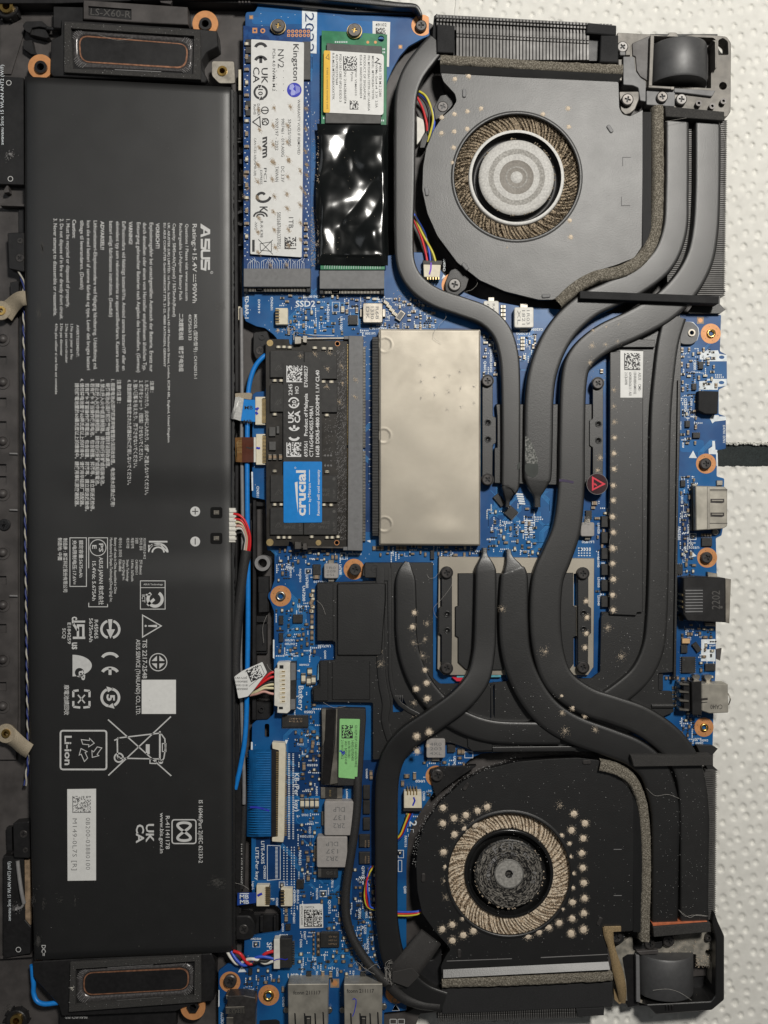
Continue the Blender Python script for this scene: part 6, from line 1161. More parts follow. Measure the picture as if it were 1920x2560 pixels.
# ======== fans
mat('brown_dust', (.36, .30, .22), 1, var=.25, scale=2500)
def fan(label, cover, hub, r_in, lip, rivets, dustpts, zc, ringm, hubm, hubr, hubR, nbl, seed, paintm, ext, groovem=plas, hubsteps=((1.016,-.3,.9,.2,1),(.9,.2,.76,.25,1),(.76,.25,.62,.2,0),(.62,.2,.46,.24,1),(.46,.24,.3,.12,2),(.3,.12,.26,.18,0),(.26,.18,.16,.12,2),(.16,.12,0,.34,1))):
    hx, hy = hub; t = Thing('cooling_fan', label, 'fan', hx, hy, 5, 'two blower fans')
    cov = fillet(cover, 5, 3); b = MB(); b.poly(cov, zc, zc-.7, 1.2, [circ(hx, hy, r_in, 72)]); t.part('cover', b, paintm)
    b = MB(); cx_ = sum(p[0] for p in cover)/len(cover); cy_ = sum(p[1] for p in cover)/len(cover)
    inn = [(x + (cx_-x)*.03, y + (cy_-y)*.03) for x, y in cover]; b.poly(fillet(inn, 5, 2), zc-.72, 5, 0, [circ(hx, hy, r_in+22, 48)]); t.part('housing', b, plas)
    b = MB(); b.poly(circ(hx, hy, r_in+24, 48), 6.2, 5); t.part('base', b, blk)
    b = MB(); b.lathe(hx, hy, zc, [(r_in, zc-.6), (r_in, zc+.02), (r_in+2, zc+.22), (r_in+5, zc+.22), (r_in+9, zc+.02)], 72); t.part('inlet_rim', b, paintm)
    # blades: thin, leaning, dusty; too fine to pick apart
    X, Y, _ = P(hx, hy, zc); k = S; b = MB(); rnd = random.Random(seed)
    for i in range(nbl):
        a0 = 6.28318*i/nbl; vs = []; jit = rnd.uniform(-.024, .024); rlen = rnd.uniform(.88, 1.0)
        for j in range(7):
            f = j/6; r = hubR + 1 + (r_in + 12 - hubR)*f*rlen; a = a0 + jit + .16*f + .07*f*f + rnd.uniform(-.007, .007); th = (.0085 + rnd.uniform(0, .008))*(1.15 - .35*f)*130/r*1.6; zt = zc - 1.5 + rnd.uniform(-.25, .25)
            for s_, z in ((-1, 6.5), (-.8, zt), (.8, zt + rnd.uniform(-.15, .15)), (1, 6.5)): vs.append((X + r*k*math.cos(a + s_*th), Y + r*k*math.sin(a + s_*th), z*.001))
        b.add(vs, [(j*4+q, j*4+q+1, (j+1)*4+q+1, (j+1)*4+q) for j in range(6) for q in range(3)] + [(24, 25, 26, 27)])
    bd = MB(); bd.poly(circ(hx, hy, r_in+10, 64), zc-2.7, 6.4, 0, [circ(hx, hy, hubR, 48)]); t.part('dust_layer', bd, dustd if paintm is paint else dustd2)
    t.part('blade', b, dustd if paintm is paint else dustd2, kind='stuff')
    R2 = hubR; z = zc - .6; r = hubr
    b = MB(); b.lathe(hx, hy, zc, [(R2+3, 7), (R2+2, z-.3), (R2, z+.12), (R2-3, z+.2), (R2-6, z+.1)], 96); t.part('hub_ring', b, ringm)
    b = MB(); b.lathe(hx, hy, zc, [(R2-6, z+.1), (R2-8, z-1.6), (R2-10, z-3.4), (r+6, z-3.6), (r+3, z-3), (r+1.5, z-.3)], 96); t.part('hub_groove', b, groovem)
    for i, (f0, h0, f1, h1, mi) in enumerate(hubsteps): b = MB(); b.lathe(hx, hy, zc, [(r*f0, z+h0), (r*(f0*.7+f1*.3), z+h1), (r*f1, z+h1)], 80); o_ = t.part('hub' if i == 0 else 'hub_step', b, hubm[mi])
    b = MB(); b2 = MB()
    for i in range(34):
        a = rnd.uniform(0, 6.283); b2.bits(hx + r*1.02*math.cos(a), hy - r*1.02*math.sin(a), 3, 9, z-.2, 1.5, .5)
    for i in range(4200):
        a = rnd.uniform(0, 6.283); q = hubR + 2 + (r_in + 1 - hubR)*rnd.uniform(0, 1)**.85; L_ = rnd.uniform(3, 9); ph = a + rnd.uniform(.25, .75); w_ = rnd.uniform(.8, 1.6)
        x, y = hx + q*math.cos(a), hy + q*math.sin(a); dx, dy = math.cos(ph)*L_/2, math.sin(ph)*L_/2; nx, ny = -math.sin(ph)*w_, math.cos(ph)*w_; z0 = zc - 2.1; z1 = zc - rnd.uniform(.95, 1.6)
        b2.add([P(x-dx, y-dy, z0), P(x+nx, y+ny, z0), P(x+dx, y+dy, z0), P(x-nx, y-ny, z0), P(x-dx*.4, y-dy*.4, z1), P(x+dx*.4, y+dy*.4, z1)], [(0,4,1), (1,4,5,2), (2,5,3), (3,5,4,0)])
    t.part('dust_fluff', b2, MATS['brown_dust'] if paintm is paint else dust, kind='stuff')
    for x, y, ry, an in rivets:
        b = MB(); b.poly([(x + px*math.cos(an) - py*math.sin(an), y + px*math.sin(an) + py*math.cos(an)) for px, py in rrect(-5, -11, 5, 11, 5, 4)], zc+.45, zc-.3, 1.6); t.part('rivet', b, sock if paintm is paint else darkm)
    b = MB()
    for x, y, r_, n in dustpts: (b.mound(x, y, r_*1.08, int(n*1.7), zc+.02, .8, .18) if n > 60 else b.bits(x, y, r_, n*2, zc+.02, .6, .08))
    t.part('dust_tuft', b, dust, kind='stuff')
    b = MB(); lo0, lo1, hi1, hi0 = lip[0]; b.add([P(*lo0, zc), P(*lo1, zc), P(*hi1, zc+lip[1]), P(*hi0, zc+lip[1]), P(*hi0, zc-.6), P(*hi1, zc-.6), P(*lo0, zc-.6), P(*lo1, zc-.6)], [(0,1,2,3), (3,2,5,4), (0,3,4,6), (1,7,5,2)]); t.part('outlet_lip', b, paintm)
    ext(t, zc); return t
f1c = [(1101,182),(1300,193),(1547,204),(1549,270),(1557,285),(1575,290),(1601,277),(1608,273),(1607,450),(1605,618),(1586,645),(1541,663),(1478,682),(1431,712),(1398,738),(1384,750),(1347,750),(1262,729),(1199,701),(1143,657),(1093,590),(1068,534),(1055,475),(1057,417),(1065,370),(1083,326),(1106,291),(1130,270),(1141,252),(1137,235),(1108,204)]
d1 = [(*c('D',u,v),6,70) for u, v in ((500,630),(612,610),(710,865),(602,888),(497,910),(397,935),(395,1062),(497,1048),(600,1028),(492,1178),(488,1297),(1405,865),(1205,912),(1410,1012))] + [(*c('F',u,v),6,70) for u, v in ((1418,355),(1425,485))] + [(*c('F',918,572),4,20)]
def ext1(t, z):
    b = MB()
    for q in ((565,1255,500,1255,500,1325),(490,1570,490,1640,560,1640)): b.stroke(cs('E', *q), 1.5, z+.03)
    b.stroke(cs('E', 400,1180, 480,1150), 1, z+.02) if 0 else None
    t.part('position_mark', b, blk); b = MB(); b.add([P(1606,280,z), P(1606,615,z), P(1628,615,z+1.2), P(1628,280,z+1.2), P(1606,280,z-.6), P(1606,615,z-.6), P(1628,615,z-.6), P(1628,280,z-.6)], [(0,1,2,3),(3,2,6,7),(0,3,7,4),(1,5,6,2)]); t.part('outlet_lip', b, paint)
    b = MB(); b.poly(fillet(cs('D', 330,860, 385,760, 500,740, 510,800, 470,860, 400,930, 345,960), 4), 9.6, 6, 1.5); t.part('mounting_ear', b, plas); screw(t, *c('D',405,850), 9.8, 14)
    b = MB(); b.poly(fillet(cs('F', 465,750, 560,720, 620,800, 590,900, 520,955, 470,950, 425,912, 425,850), 5), 10, 7, 1.2); t.part('mounting_ear', b, plas); screw(t, *c('F',500,865), 10.8, 16, 's' if 0 else 'g')
    b = MB(); b.poly(fillet(cs('E', 472,730, 630,728, 632,790, 600,870, 560,905, 520,915, 485,880), 4), z-1.0, 6, 1.5); t.part('mounting_ear', b, frame); screw(t, *c('E',540,792), z+.6, 15, 's')
    for m, pts in ((yel, [(1042,226,9),(1062,238,9.4),(1075,262,9.2),(1083,295,8.8),(1078,325,8.4),(1068,355,8)]), (blu, [(1046,232,8.6),(1068,252,8.8),(1084,285,8.8),(1085,318,8.4),(1078,345,8)]), (blk, [(1044,236,8.2),(1064,258,8.2),(1073,290,8.2),(1070,335,8)]), (red, [(1042,242,8),(1056,270,8.2),(1066,305,8.4),(1068,328,8)]),
                   (red, [(1030,540,8),(1052,590,8.8),(1064,632,9.6),(1068,655,10)]), (blu, [(1034,535,8),(1062,585,8.8),(1073,630,9.6),(1076,655,10)]), (yel, [(1038,545,8.6),(1056,585,9.2),(1080,628,9.8),(1089,655,10)]), (blk, [(1036,540,9),(1068,600,9),(1083,655,10)])):
        b = MB(); b.tube(pts, 3.1, 8); t.part('wire', b, m)
    b = MB(); b.poly(fillet([(1042,290),(1060,300),(1062,330),(1050,352),(1042,362)], 3), 7.4, 5, 1); t.part('white_sticker', b, wht); b = MB(); b.poly(fillet(cs('D', 240,1090, 275,1050, 290,1100, 260,1180, 220,1180), 2), 8.6, 5, 1); t.part('wire_clip', b, plas)
fan('grey looking upper fan with dusty blades and bright dusty ringed hub', f1c, (1292,442), 156, ([(1101,182),(1547,205),(1555,186),(1101,162)], 1.2), [(*c('D',577,740),1,0),(*c('D',278,1525),1,-.12),(*c('F',585,720),1,-.7),(*c('F',1230,955),1,1.5),(*c('E',400,1025),1,-.6)], d1, 12.8, mat('bright_dusty_rim', (.66, .65, .62), .7, 0, col2=(.78, .77, .74), thr=(.4, .6), scale=1800, bump=.6), (mat('dusty_hub', (.24, .23, .21), .6, 0, col2=(.42, .405, .375), thr=(.4, .65), scale=1500, bump=.7), mat('bright_hub_ring', (.44, .43, .41), .6, 0, col2=(.60, .59, .56), scale=1500, bump=.4), mat('taupe_hub_ring', (.22, .20, .175), .6, 0, var=.15, scale=1500, bump=.4)), 93, 118, 96, 1, paint, ext1)
f2c = [(1104,2448),(1102,2416),(1115,2390),(1126,2375),(1118,2363),(1090,2332),(1055,2284),(1043,2227),(1040,2165),(1044,2118),(1061,2064),(1099,2008),(1155,1955),(1218,1923),(1293,1905),(1372,1898),(1447,1895),(1497,1901),(1545,1940),(1578,1975),(1585,2008),(1583,2328),(1545,2330),(1512,2318),(1512,2345),(1521,2388),(1521,2404),(1108,2424)]
d2 = [(*c('Q',u,v),8.5,170) for u, v in ((408,635),(495,720),(590,695),(683,660),(760,630),(405,762),(500,850),(585,808),(660,770),(412,990),(1453,685),(1540,760),(1432,815),(1525,880),(1515,998),(1522,1115),(1530,1235),(1535,1358),(1530,1478),(1440,1390),(1438,1520),(1335,1555),(1250,1590),(1170,1625),(1530,1605),(1430,1635),(400,1605),(480,1568),(650,1618))] + [(*c('Q',u,v),5.5,80) for u, v in ((425,1108),(1415,922),(1445,1162),(1442,1275),(1358,1440),(565,1520),(1355,858),(1422,1028))] + [(*c('T',u,v),8.5,170) for u, v in ((483,482),(570,440),(1430,430),(1528,395),(1085,447))] + [(*c('Q',u,v),12,50) for u, v in ((1340,620),(420,1220),(430,1350),(560,740))]
def ext2(t, z):
    b = MB(); b.poly([(1117,2402),(1280,2396),(1280,2397.5),(1117,2403.5)], z+.05, z-.2); b.poly([(1352,2393),(1520,2385),(1520,2386.5),(1352,2395)], z+.05, z-.2)
    for v in (968, 1336): b.stroke(cs('R', 428,v, 492,v), 1.6, z+.03)
    t.part('score_line', b, grey)
    b = MB(); b.add([P(1583,1990,z), P(1583,2330,z), P(1606,2330,z+1.2), P(1604,1990,z+1.2), P(1606,2330,z-.6), P(1604,1990,z-.6)], [(0,1,2,3),(3,2,4,5)]); t.part('outlet_lip', b, paint2)
    b = MB(); b.poly(fillet(cs('Q', 300,335, 385,310, 680,300, 560,380, 420,480, 350,550, 320,450), 4), 9.4, 7, 1.2); t.part('mounting_ear', b, plas); screw(t, *c('Q',362,380), 10.6, 15)
    b = MB(); b.poly(circ(*c('U',455,455), 19, 24), 9, 5, 1); t.part('mounting_ear', b, plas); screw(t, *c('U',450,455), 10, 15)
    b = MB(); [b.tube([(995+random.uniform(0,0), 0, 0)], 1) if 0 else None]
    for m, o, dz in ((yel, 0, 0), (blk, 5, -.3), (red, 2.5, .4), (blu, 7, .3)):
        b = MB(); b.tube([(1022+o*1.4,2034,10),(1012+o,2060,10.4),(1002+o,2085,10.6),(990+o,2098,10.2),(975+o,2110,9)], 2.6, 7); t.part('wire', b, m)
        b = MB(); b.tube([(935-o,2165,9),(922-o*.4,2185,9.6),(914+o*.6,2215,10+dz),(912+o*1.5,2245,10.2+dz),(920+o,2268,10),(945+o,2276-o*.5,9.5),(960,2280-o,9)], 2.6, 7); t.part('wire', b, m)
    for m, o in ((blu, 0), (red, 4.5), (yel, 9)):
        b = MB(); b.tube([(985,2279+o,9.5),(1015,2280+o,10),(1040,2279+o*.8,10.4),(1052,2276+o*.6,10)], 2.6, 7); t.part('wire', b, m)
    b = MB()
    for tx, a, L_, r in (('FCN', 2.25, 30, 62),('KINGSHIP DC MO', 3.3, 0, 0)): pass
    hx, hy, zz = 1273, 2186, z-.28
    def arc(s_, a0, r, h, st):
        for i, ch_ in enumerate(s_):
            a = a0 + i*st
            if ch_ == ' ': continue
            x, y = hx + r*math.cos(a), hy + r*math.sin(a); m = MB(); m.text(ch_, 0, 0, h*.62, h, 'r', zz, .01); c0 = P(0, 0, zz); c1 = P(x, y, zz); ro = -(a + 1.5708); ca, sa = math.cos(ro), math.sin(ro)
            b.add([(c1[0] + (p-c0[0])*ca - (q-c0[1])*sa, c1[1] + (p-c0[0])*sa + (q-c0[1])*ca, w_) for p, q, w_ in m.v], m.f)
    arc('FCN', -2.15, 62, 17, .28); arc('KINGSHIP DC MO', -3.4, 48, 9, .16); arc('FM   P/N', -.95, 58, 10, .17); arc('NIDEC', -1.2, 9, 5, .5)
    t.part('hub_lettering', b, grey, kind='stuff')
    R_ = random.Random(8); b = MB()
    for _ in range(850):
        a = R_.uniform(0, 6.283); f = R_.choice((R_.uniform(.45, .98), R_.uniform(.66, .9), R_.uniform(.84, .98))); r = 84*f; L_ = R_.uniform(.03, .13)/max(.4, f)
        b.stroke([(hx + r*math.cos(a + L_*q), hy + r*math.sin(a + L_*q)) for q in (0, .5, 1)], R_.uniform(.5, 1.3), z - .33)
    t.part('hub_dust', b, mat('grey_hub_dust', (.27, .25, .22), .9, var=.2), kind='stuff')
    b = MB()
    for _ in range(420): b.bits(R_.uniform(1060, 1580), R_.uniform(1905, 2400), 1, 1, z+.02, R_.choice((.5, .8)), .1)
    for _ in range(260):
        f = R_.random(); i = R_.randrange(8, 14); p = Vector(f2c[i])*(1-f) + Vector(f2c[i+1])*f; b.bits(p.x + R_.uniform(-10, 3), p.y - R_.uniform(-4, 12), 1, 1, z-.2, .9, .2)
    t.part('dust_speck', b, gprint, kind='stuff')
hub2 = mat('dusty_black_hub', (.012, .012, .012), .4, .2, col2=(.15, .14, .125), thr=(.48, .72), scale=1500, bump=.6)
fan('black lower fan ringed by thick tan dust dots, glossy black hub with faint lettering', f2c, (1273,2186), 152, ([(1108,2424),(1521,2404),(1525,2424),(1108,2445)], 1.3), [(*c('Q',590,470),1,.6),(*c('Q',1555,275),1,1.55),(*c('Q',250,1197),1,.05),(*c('T',537,590),1,0),(*c('R',318,1545),1,.5)], d2, 12.8, mat('glossy_black_ring', (.012, .012, .012), .22, var=.1), (hub2, mat('grey_hub_ring', (.16, .155, .145), .5, .2, var=.3, scale=1500), hub2, mat('pale_hub_centre', (.30, .29, .27), .6, .1, var=.25, scale=1200)), 84, 110, 104, 2, paint2, ext2, MATS['glossy_black_ring'], ((1.03,-.2,.94,.1,0),(.94,.1,.9,.2,0),(.9,.2,.66,.22,2),(.66,.22,.44,.18,0),(.44,.18,.4,.26,1),(.4,.26,.12,.28,3),(.12,.28,.09,-.6,0),(.09,-.6,0,-.6,0)))

# ======== hinges
hm = mat('hinge_barrel_paint', (.075, .075, .077), .5, .2, bump=.35, bscale=5200, var=.08, spec=1)
def hinge(label, base, holes, extra, barrel, y0, y1, zt, screws, pins, walls, fm_):
    cx = (barrel[0] + barrel[1])/2; t = Thing('hinge', label, 'hinge', cx, (y0+y1)/2, 2, 'pair of screen hinges')
    b = MB(); b.poly(fillet(base, 5), 7.5, 2, 1.5, holes); t.part('frame', b, fm_)
    for e, z, m, n in extra: b = MB(); b.poly(fillet(e, 3), z, 3, 1.2); t.part(n, b, m)
    b = MB(); n = 28; vs = []; r = (barrel[1]-barrel[0])/2*S
    ya, yb = P(cx, y0, zt)[1], P(cx, y1, zt)[1]; X = P(cx, y0, zt - 4)[0]; sg = 1 if ya < yb else -1
    for i in range(n+1):
        a = math.pi*i/n; x = X + r*math.cos(a)*1.0; z = (3.0 + (zt-3.0)*math.sin(a)**.8)*.001
        vs += [(x, ya - .0006*sg, z - .0004), (x, ya, z), (x, yb, z), (x, yb + .0006*sg, z - .0004)]
    b.add(vs, [((i*4+j, i*4+j+1, (i+1)*4+j+1, (i+1)*4+j) if y0 > y1 else (i*4+j, (i+1)*4+j, (i+1)*4+j+1, i*4+j+1)) for i in range(n) for j in range(3)], True); b.add([vs[i*4] for i in range(n+1)] + [vs[i*4+3] for i in range(n+1)], [tuple(range(n+1)), tuple(range(2*n+1, n, -1))]); t.part('barrel', b, hm)
    for p, z, m in walls: b = MB(); b.poly(p, z, 3, .8); t.part('barrel_wall', b, m)
    b = MB(); b.poly(rect(barrel[0]-8, min(y0,y1)-8, barrel[1]+16, max(y0,y1)+12), 3, 2); t.part('pocket', b, blk)
    for x, y, r_, z, k in screws: screw(t, x, y, z, r_, k)
    for x, y in pins: b = MB(); b.ring(x, y, 7.5, 3.5, 9.2, 7, 16); b.i(1).cyl(x, y, 3.5, 8.2, 7, 10); t.part('pin', b, [darkm, silver])
    return t
hinge('upper hinge corner with dark barrel in a grey metal frame with bare screws', cs('E', 455,258, 725,272, 860,285, 868,256, 936,258, 942,290, 1072,272, 1240,280, 1330,290, 1366,340, 1362,890, 1330,935, 840,860, 700,800, 690,700, 470,640),
  [fillet(cs('E', 722,285, 1225,300, 1245,320, 1245,540, 1205,585, 1205,705, 905,688, 885,710, 712,690), 3), fillet(cs('E', 1262,320, 1300,300, 1340,330, 1345,438, 1262,440), 4), circ(*c('E',1300,685), 10, 20)],
  [(cs('E', 470,280, 700,290, 595,330, 575,340, 600,450, 480,448), 6.8, chas, 'step'), (cs('E', 575,345, 720,282, 712,690, 690,640, 640,610, 610,560, 602,450, 580,445), 8, chas, 'side_plate'), (cs('E', 505,450, 592,450, 602,560, 640,615, 686,650, 684,810, 640,802, 625,700, 580,680, 505,675), 9, sock, 'arm'), (cs('E', 912,702, 1240,722, 1215,768, 985,740, 910,735), 8.6, sock, 'flap'), (cs('E', 690,718, 920,715, 915,850, 690,835), 8.2, sock, 'tab'), (cs('E',478,395,520,395,525,440,478,440), 9.5, sock, 'post')],
  (1633, 1778), 93, 181, 14.2, [(*c('E',500,372),14,9.6,'g'), (*c('E',817,770),14,9.4,'s'), (*c('E',970,790),14,9.2,'g')], [c('E',1108,822), c('E',1215,845), c('E',1305,805)],
  [(cs('E', 722,280, 752,282, 735,690, 708,690), 9.8, frame), (cs('E', 706,680, 885,690, 885,710, 706,698), 9.8, frame), (cs('E', 1215,320, 1250,320, 1250,540, 1238,550, 1236,335), 9.6, frame), (cs('E',880,690,912,690,912,715,885,715), 9.4, frame)], frame)
b = MB(); b.poly(cs('E', 470,338, 545,335, 562,360, 562,440, 525,440, 525,400, 490,395), 8.9, 5, .8); t_h = bpy.data.objects['hinge']; me = mesh('bracket', b, frame, tuple(t_h.location)); o = bpy.data.objects.new('bracket', me); COL.objects.link(o); o.parent = t_h
dusty = mat('dusty_frame', (.19, .18, .155), .75, .15, col2=(.36, .33, .28), thr=(.4, .66), scale=420, bump=.6)
t = hinge('lower hinge corner, dusty and dark, with black barrel beside the black outer guard', cs('U', 440,540, 560,455, 580,460, 590,560, 820,540, 830,460, 1210,380, 1245,400, 1240,640, 1225,900, 1170,985, 960,990, 700,1000, 600,970, 440,960),
  [fillet(cs('U', 635,608, 1085,590, 1095,680, 1200,690, 1225,660, 1225,860, 1160,930, 1040,965, 640,960), 3), circ(*c('U',1185,580), 9, 18)],
  [(cs('U', 495,620, 540,590, 610,590, 610,975, 640,1000, 540,1020, 525,800), 7.6, plas, 'side_plate'), (cs('U', 585,520, 820,490, 815,545, 590,560), 8.2, plas, 'tab'), (cs('U', 610,570, 785,558, 785,590, 640,600), 9.8, chas, 'wall'), (cs('U',1205,660,1245,650,1230,860,1210,860), 8.6, dusty, 'edge'), (cs('U',960,975,1165,965,1165,985,960,995), 8.6, dusty, 'edge')],
  (1597, 1743), 2502, 2408, 14.0, [(*c('U',720,515),13,9.2,'k'), (*c('U',870,490),14,9.2,'k')], [c('U',1187,465)],
  [(cs('U', 606,600, 634,605, 640,975, 610,972), 9.8, sock)], dusty)
b = MB(); R_ = random.Random(6)
for u0, v0, u1, v1, n in ((1080,600,1240,700,160),(960,920,1240,1000,160),(820,470,1230,580,70),(640,580,1080,600,40)):
    for _ in range(n):
        x, y = c('U', R_.uniform(u0, u1), R_.uniform(v0, v1)); b.bits(x, y, 2, 1, 7.6, 1.2, .4)
me = mesh('dust', b, dust, tuple(t.loc)); o = bpy.data.objects.new('dust', me); COL.objects.link(o); o.parent = t.o; o['kind'] = 'stuff'

# ======== tapes, ribbons and loose cables
t = Thing('grounding_tape', 'upper of two beige fabric tapes with brass hole at the left edge', 'fabric tape', 30, 760, 9, 'beige grounding tapes')
def gtape(t, pts, hx, hy, z):
    b = MB(); b.sweep([(x, y, w_, zz) for x, y, w_, zz in pts], .4, [(-1,0),(-1,1),(0,1.1),(1,1),(1,0)], seg=6); t.part('strip', b, fabric); b = MB(); b.poly(circ(hx, hy, 24, 28), z+.5, z-.2, .8, [circ(hx, hy, 9, 20)]); o = t.part('tab', b, fabric); b = MB(); b.ring(hx, hy, 11, 5.5, z+1, z-3, 24); t.part('brass_insert', b, brass, parent=o); b = MB(); b.cyl(hx, hy, 5.5, z-.5, z-3); t.part('hole', b, blk, parent=o)
gtape(t, [(64,745,36,11),(48,748,38,10.6),(28,765,42,8.6),(10,785,50,8)], 2, 776, 8)
t = Thing('grounding_tape', 'lower of two beige fabric tapes with brass hole at the left edge', 'fabric tape', 30, 1850, 9, 'beige grounding tapes')
gtape(t, [(74,1878,38,11),(58,1868,38,10.6),(38,1850,38,8.6),(18,1835,46,8)], 14, 1834, 8)
t = Thing('grounding_tape', 'narrow gold fabric tape running down beside the lower fan to its outlet', 'fabric tape', 1545, 2420, 12, 'gold grounding tape')
b = MB(); b.sweep([(1520,2318,26,13.4),(1522,2340,24,13.4),(1527,2362,18,13.2),(1536,2395,20,13),(1545,2430,26,12.6),(1553,2465,24,12),(1556,2490,20,11),(1555,2508,16,9.8)], .4, [(-1,0),(-1,1),(0,1.15),(1,1),(1,0)], seg=6); b.poly(fillet([(1510,2317),(1553,2316),(1553,2329),(1512,2331)], 2), 13.5, 13, .5); b.poly(fillet([(1534,2470),(1546,2490),(1558,2500),(1550,2512),(1536,2500)], 3), 10, 9, .5); t.part('strip', b, goldf)
t = Thing('cloth_tape', 'black cloth tape wrapping the cables by the bottom of the lower fan', 'cloth tape', 1040, 2400, 12)
b = MB(); b.sweep([(1078,2345,60,11.5),(1055,2375,64,12.8),(1025,2412,66,13.8),(1000,2438,66,13.6),(972,2452,60,12.4)], .5, [(-1,-2),(-1,.6),(-.6,1),(0,1.2),(.6,1),(1,.6),(1,-2)], seg=5); b.poly(fillet([(980,2430),(1030,2420),(1050,2440),(1020,2470),(980,2455)], 4), 14.2, 12, 1.2); t.part('wrap', b, tape); b = MB(); b.poly(fillet(cs('T', 150,650, 330,640, 395,560, 400,980, 330,960, 200,900, 100,850), 5), 9.4, 5, 2); t.part('underside', b, blk)
def cable(name, label, catg, parts, group=None):
    p = parts[0][2][0]; t = Thing(name, label, catg, p[0], p[1], p[2], group)
    for nm, m, pts, r in parts: b = MB(); b.tube(pts, r, 9); t.part(nm, b, m)
    return t
cable('antenna_cable', 'bright blue antenna cable running down between battery and blue board', 'cable', [('jacket', bcab, [(672,884,8.6),(655,895,9),(636,920,9.2),(624,958,9.2),(620,1000,9.2),(618,1100,9.2),(618,1250,9.2),(620,1400,9.2),(620,1550,9.2),(618,1700,9.2),(616,1790,9.2),(612,1850,9.2),(606,1890,9),(598,1930,8.6),(588,1972,8.4)], 6.2)])
cable('antenna_cable', 'grey antenna cable running beside the bright blue one', 'cable', [('jacket', grey, [(603,770,8.4),(604,850,8.6),(605,1000,8.6),(604,1100,8.6),(606,1250,8.4),(607,1380,8.4),(604,1500,8),(601,1620,8),(603,1720,8),(606,1830,8),(610,1930,8.2),(610,2010,8.2)], 4.6)])
t = cable('antenna_cable', 'short bright blue cable bent around the bottom left corner by the lower speaker', 'cable', [('jacket', bcab, [(80,2412,8),(82,2440,8),(84,2462,8),(84,2482,8),(92,2502,8.4),(110,2510,8.6),(135,2508,8.4),(160,2504,8)], 6)])
t = Thing('twisted_cable', 'thin twisted pair of dark blue and white wires along the left edge of the battery', 'cable', 62, 1300, 8)
for m, ph in ((mat('dark_blue_wire', (.015, .03, .16), .45), 0), (mat('dull_white_wire', (.40, .38, .33), .5), math.pi)):
    b = MB(); pts = []
    for k in range(0, 320):
        y = 640 + k*4.15; base = blx(y) - 3 - (26*(1-(y-640)/70) if y < 710 else 0) - (max(0, y-1900)*.15); a = y*.105 + ph
        pts.append((base + 2.6*math.sin(a), y, 7.4 + .35*math.cos(a)))
    b.tube(pts, 2.3, 6, 1); t.part('wire', b, m)
t = Thing('battery_cable', 'battery lead, red and pale wires in black sleeve ending at white socket', 'cable', 610, 1400, 9)
for m, o, z in ((red, 0, 10.6), (red, 5, 10.2), (blk, 9, 9.6), (pale, 8, 10), (pinkw, 12, 9.8), (wht, 15, 9.6), (blk, 20, 9.4)):
    b = MB(); b.tube([(584,1285+o*2.6,z-.2),(598,1288+o*2.2,z+.2),(612-o*.3,1302+o*1.6,z+.2),(624-o*.6,1335+o*.8,z),(625-o*.8,1365,z-.3),(620-o*.7,1392,z-.6)], 3.1, 8); t.part('wire', b, m)
b = MB(); b.tube([(616,1376,9.4),(611,1410,9.4),(602,1480,9),(594,1550,8.6),(590,1620,8.4),(590,1680,8.2),(600,1720,8.2),(625,1735,8.4)], 13, 12); t.part('sleeve', b, sleeve)
b = MB(); b.tube([(586,1700,6.6),(590,1800,6.6),(597,1880,6.6),(596,1950,6.8),(593,2060,6.8),(596,2160,6.8),(592,2280,6.6)], 11, 12); b.tube([(606,1790,6.4),(604,1900,6.6),(610,2000,6.6),(607,2100,6.4),(604,2220,6.4)], 8, 10); t.part('sleeve', b, sleeve)
b = MB(); b.text('CVILUX E208903-S', 594, 2140, 118, 8, 'u', 8.5, .004); b.text('20AWG 80V VW-1', 606, 2210, 100, 6, 'u', 7.7, .0); t.part('sleeve_print', b, gprint)
for m, o in ((red, 0), (red, 5), (blk, 10), (pale, 17), (pinkw, 23), (pale, 13)):
    b = MB(); b.tube([(688,1680+o*2.4,10.6),(676,1683+o*2.2,11.2),(660,1697+o*1.4,11.4),(642,1714+o*.9,11),(625,1727+o*.5,10)], 3.2, 8); t.part('wire', b, m)
b = MB(); FL = [(604,1678),(655,1654),(668,1690),(672,1706),(650,1722),(618,1746),(600,1744),(585,1690)]
b.poly(fillet(cs('L', 95,745, 285,660, 330,760, 200,930, 150,985, 60,1005, 20,800), 3), 12.6, 12.2, .5); fl_ = t.part('flag_label', b, white); b = MB()
b.stroke(cs('L', 120,755, 270,688, 305,770, 160,890), 1, 12.64); mm = MB(); mm.matrix(620, 1668, 652, 1700, 13, 12.65); x0_, y0_, _ = P(636, 1684, 12.65); ca, sa = math.cos(.42), math.sin(.42); mm.v = [(x0_ + (x-x0_)*ca - (y-y0_)*sa, y0_ + (x-x0_)*sa + (y-y0_)*ca, z) for x, y, z in mm.v]; b.add(mm.v, mm.f)
for k, s_ in enumerate(('20005A2BX','181151150-00','S0RN4XA11','J071W1')): b.text(s_, *c('L', 150-k*2, 905-k*35), sc('L', 115), sc('L', 20), 'l', 12.65)
t.part('label_print', b, kprint, parent=fl_)
def ribbon(t, name, pts, m, n=0, lm=None, z=None, seg=5):
    b = MB(); b.sweep(pts, .35, [(-1,0),(-1,1),(1,1),(1,0)], seg=seg, smooth=False); o = t.part(name, b, m); return o
t = Thing('keyboard_ribbon', 'wide ribbed blue flat cable with ink stroke leading into the long cream socket', 'ribbon cable', 640, 1980, 9)
o = ribbon(t, 'ribbon', [(618,1984,214,7.2),(626,1984,216,9.2),(645,1983,218,10.6),(678,1983,216,10.6)], navy)
b = MB()
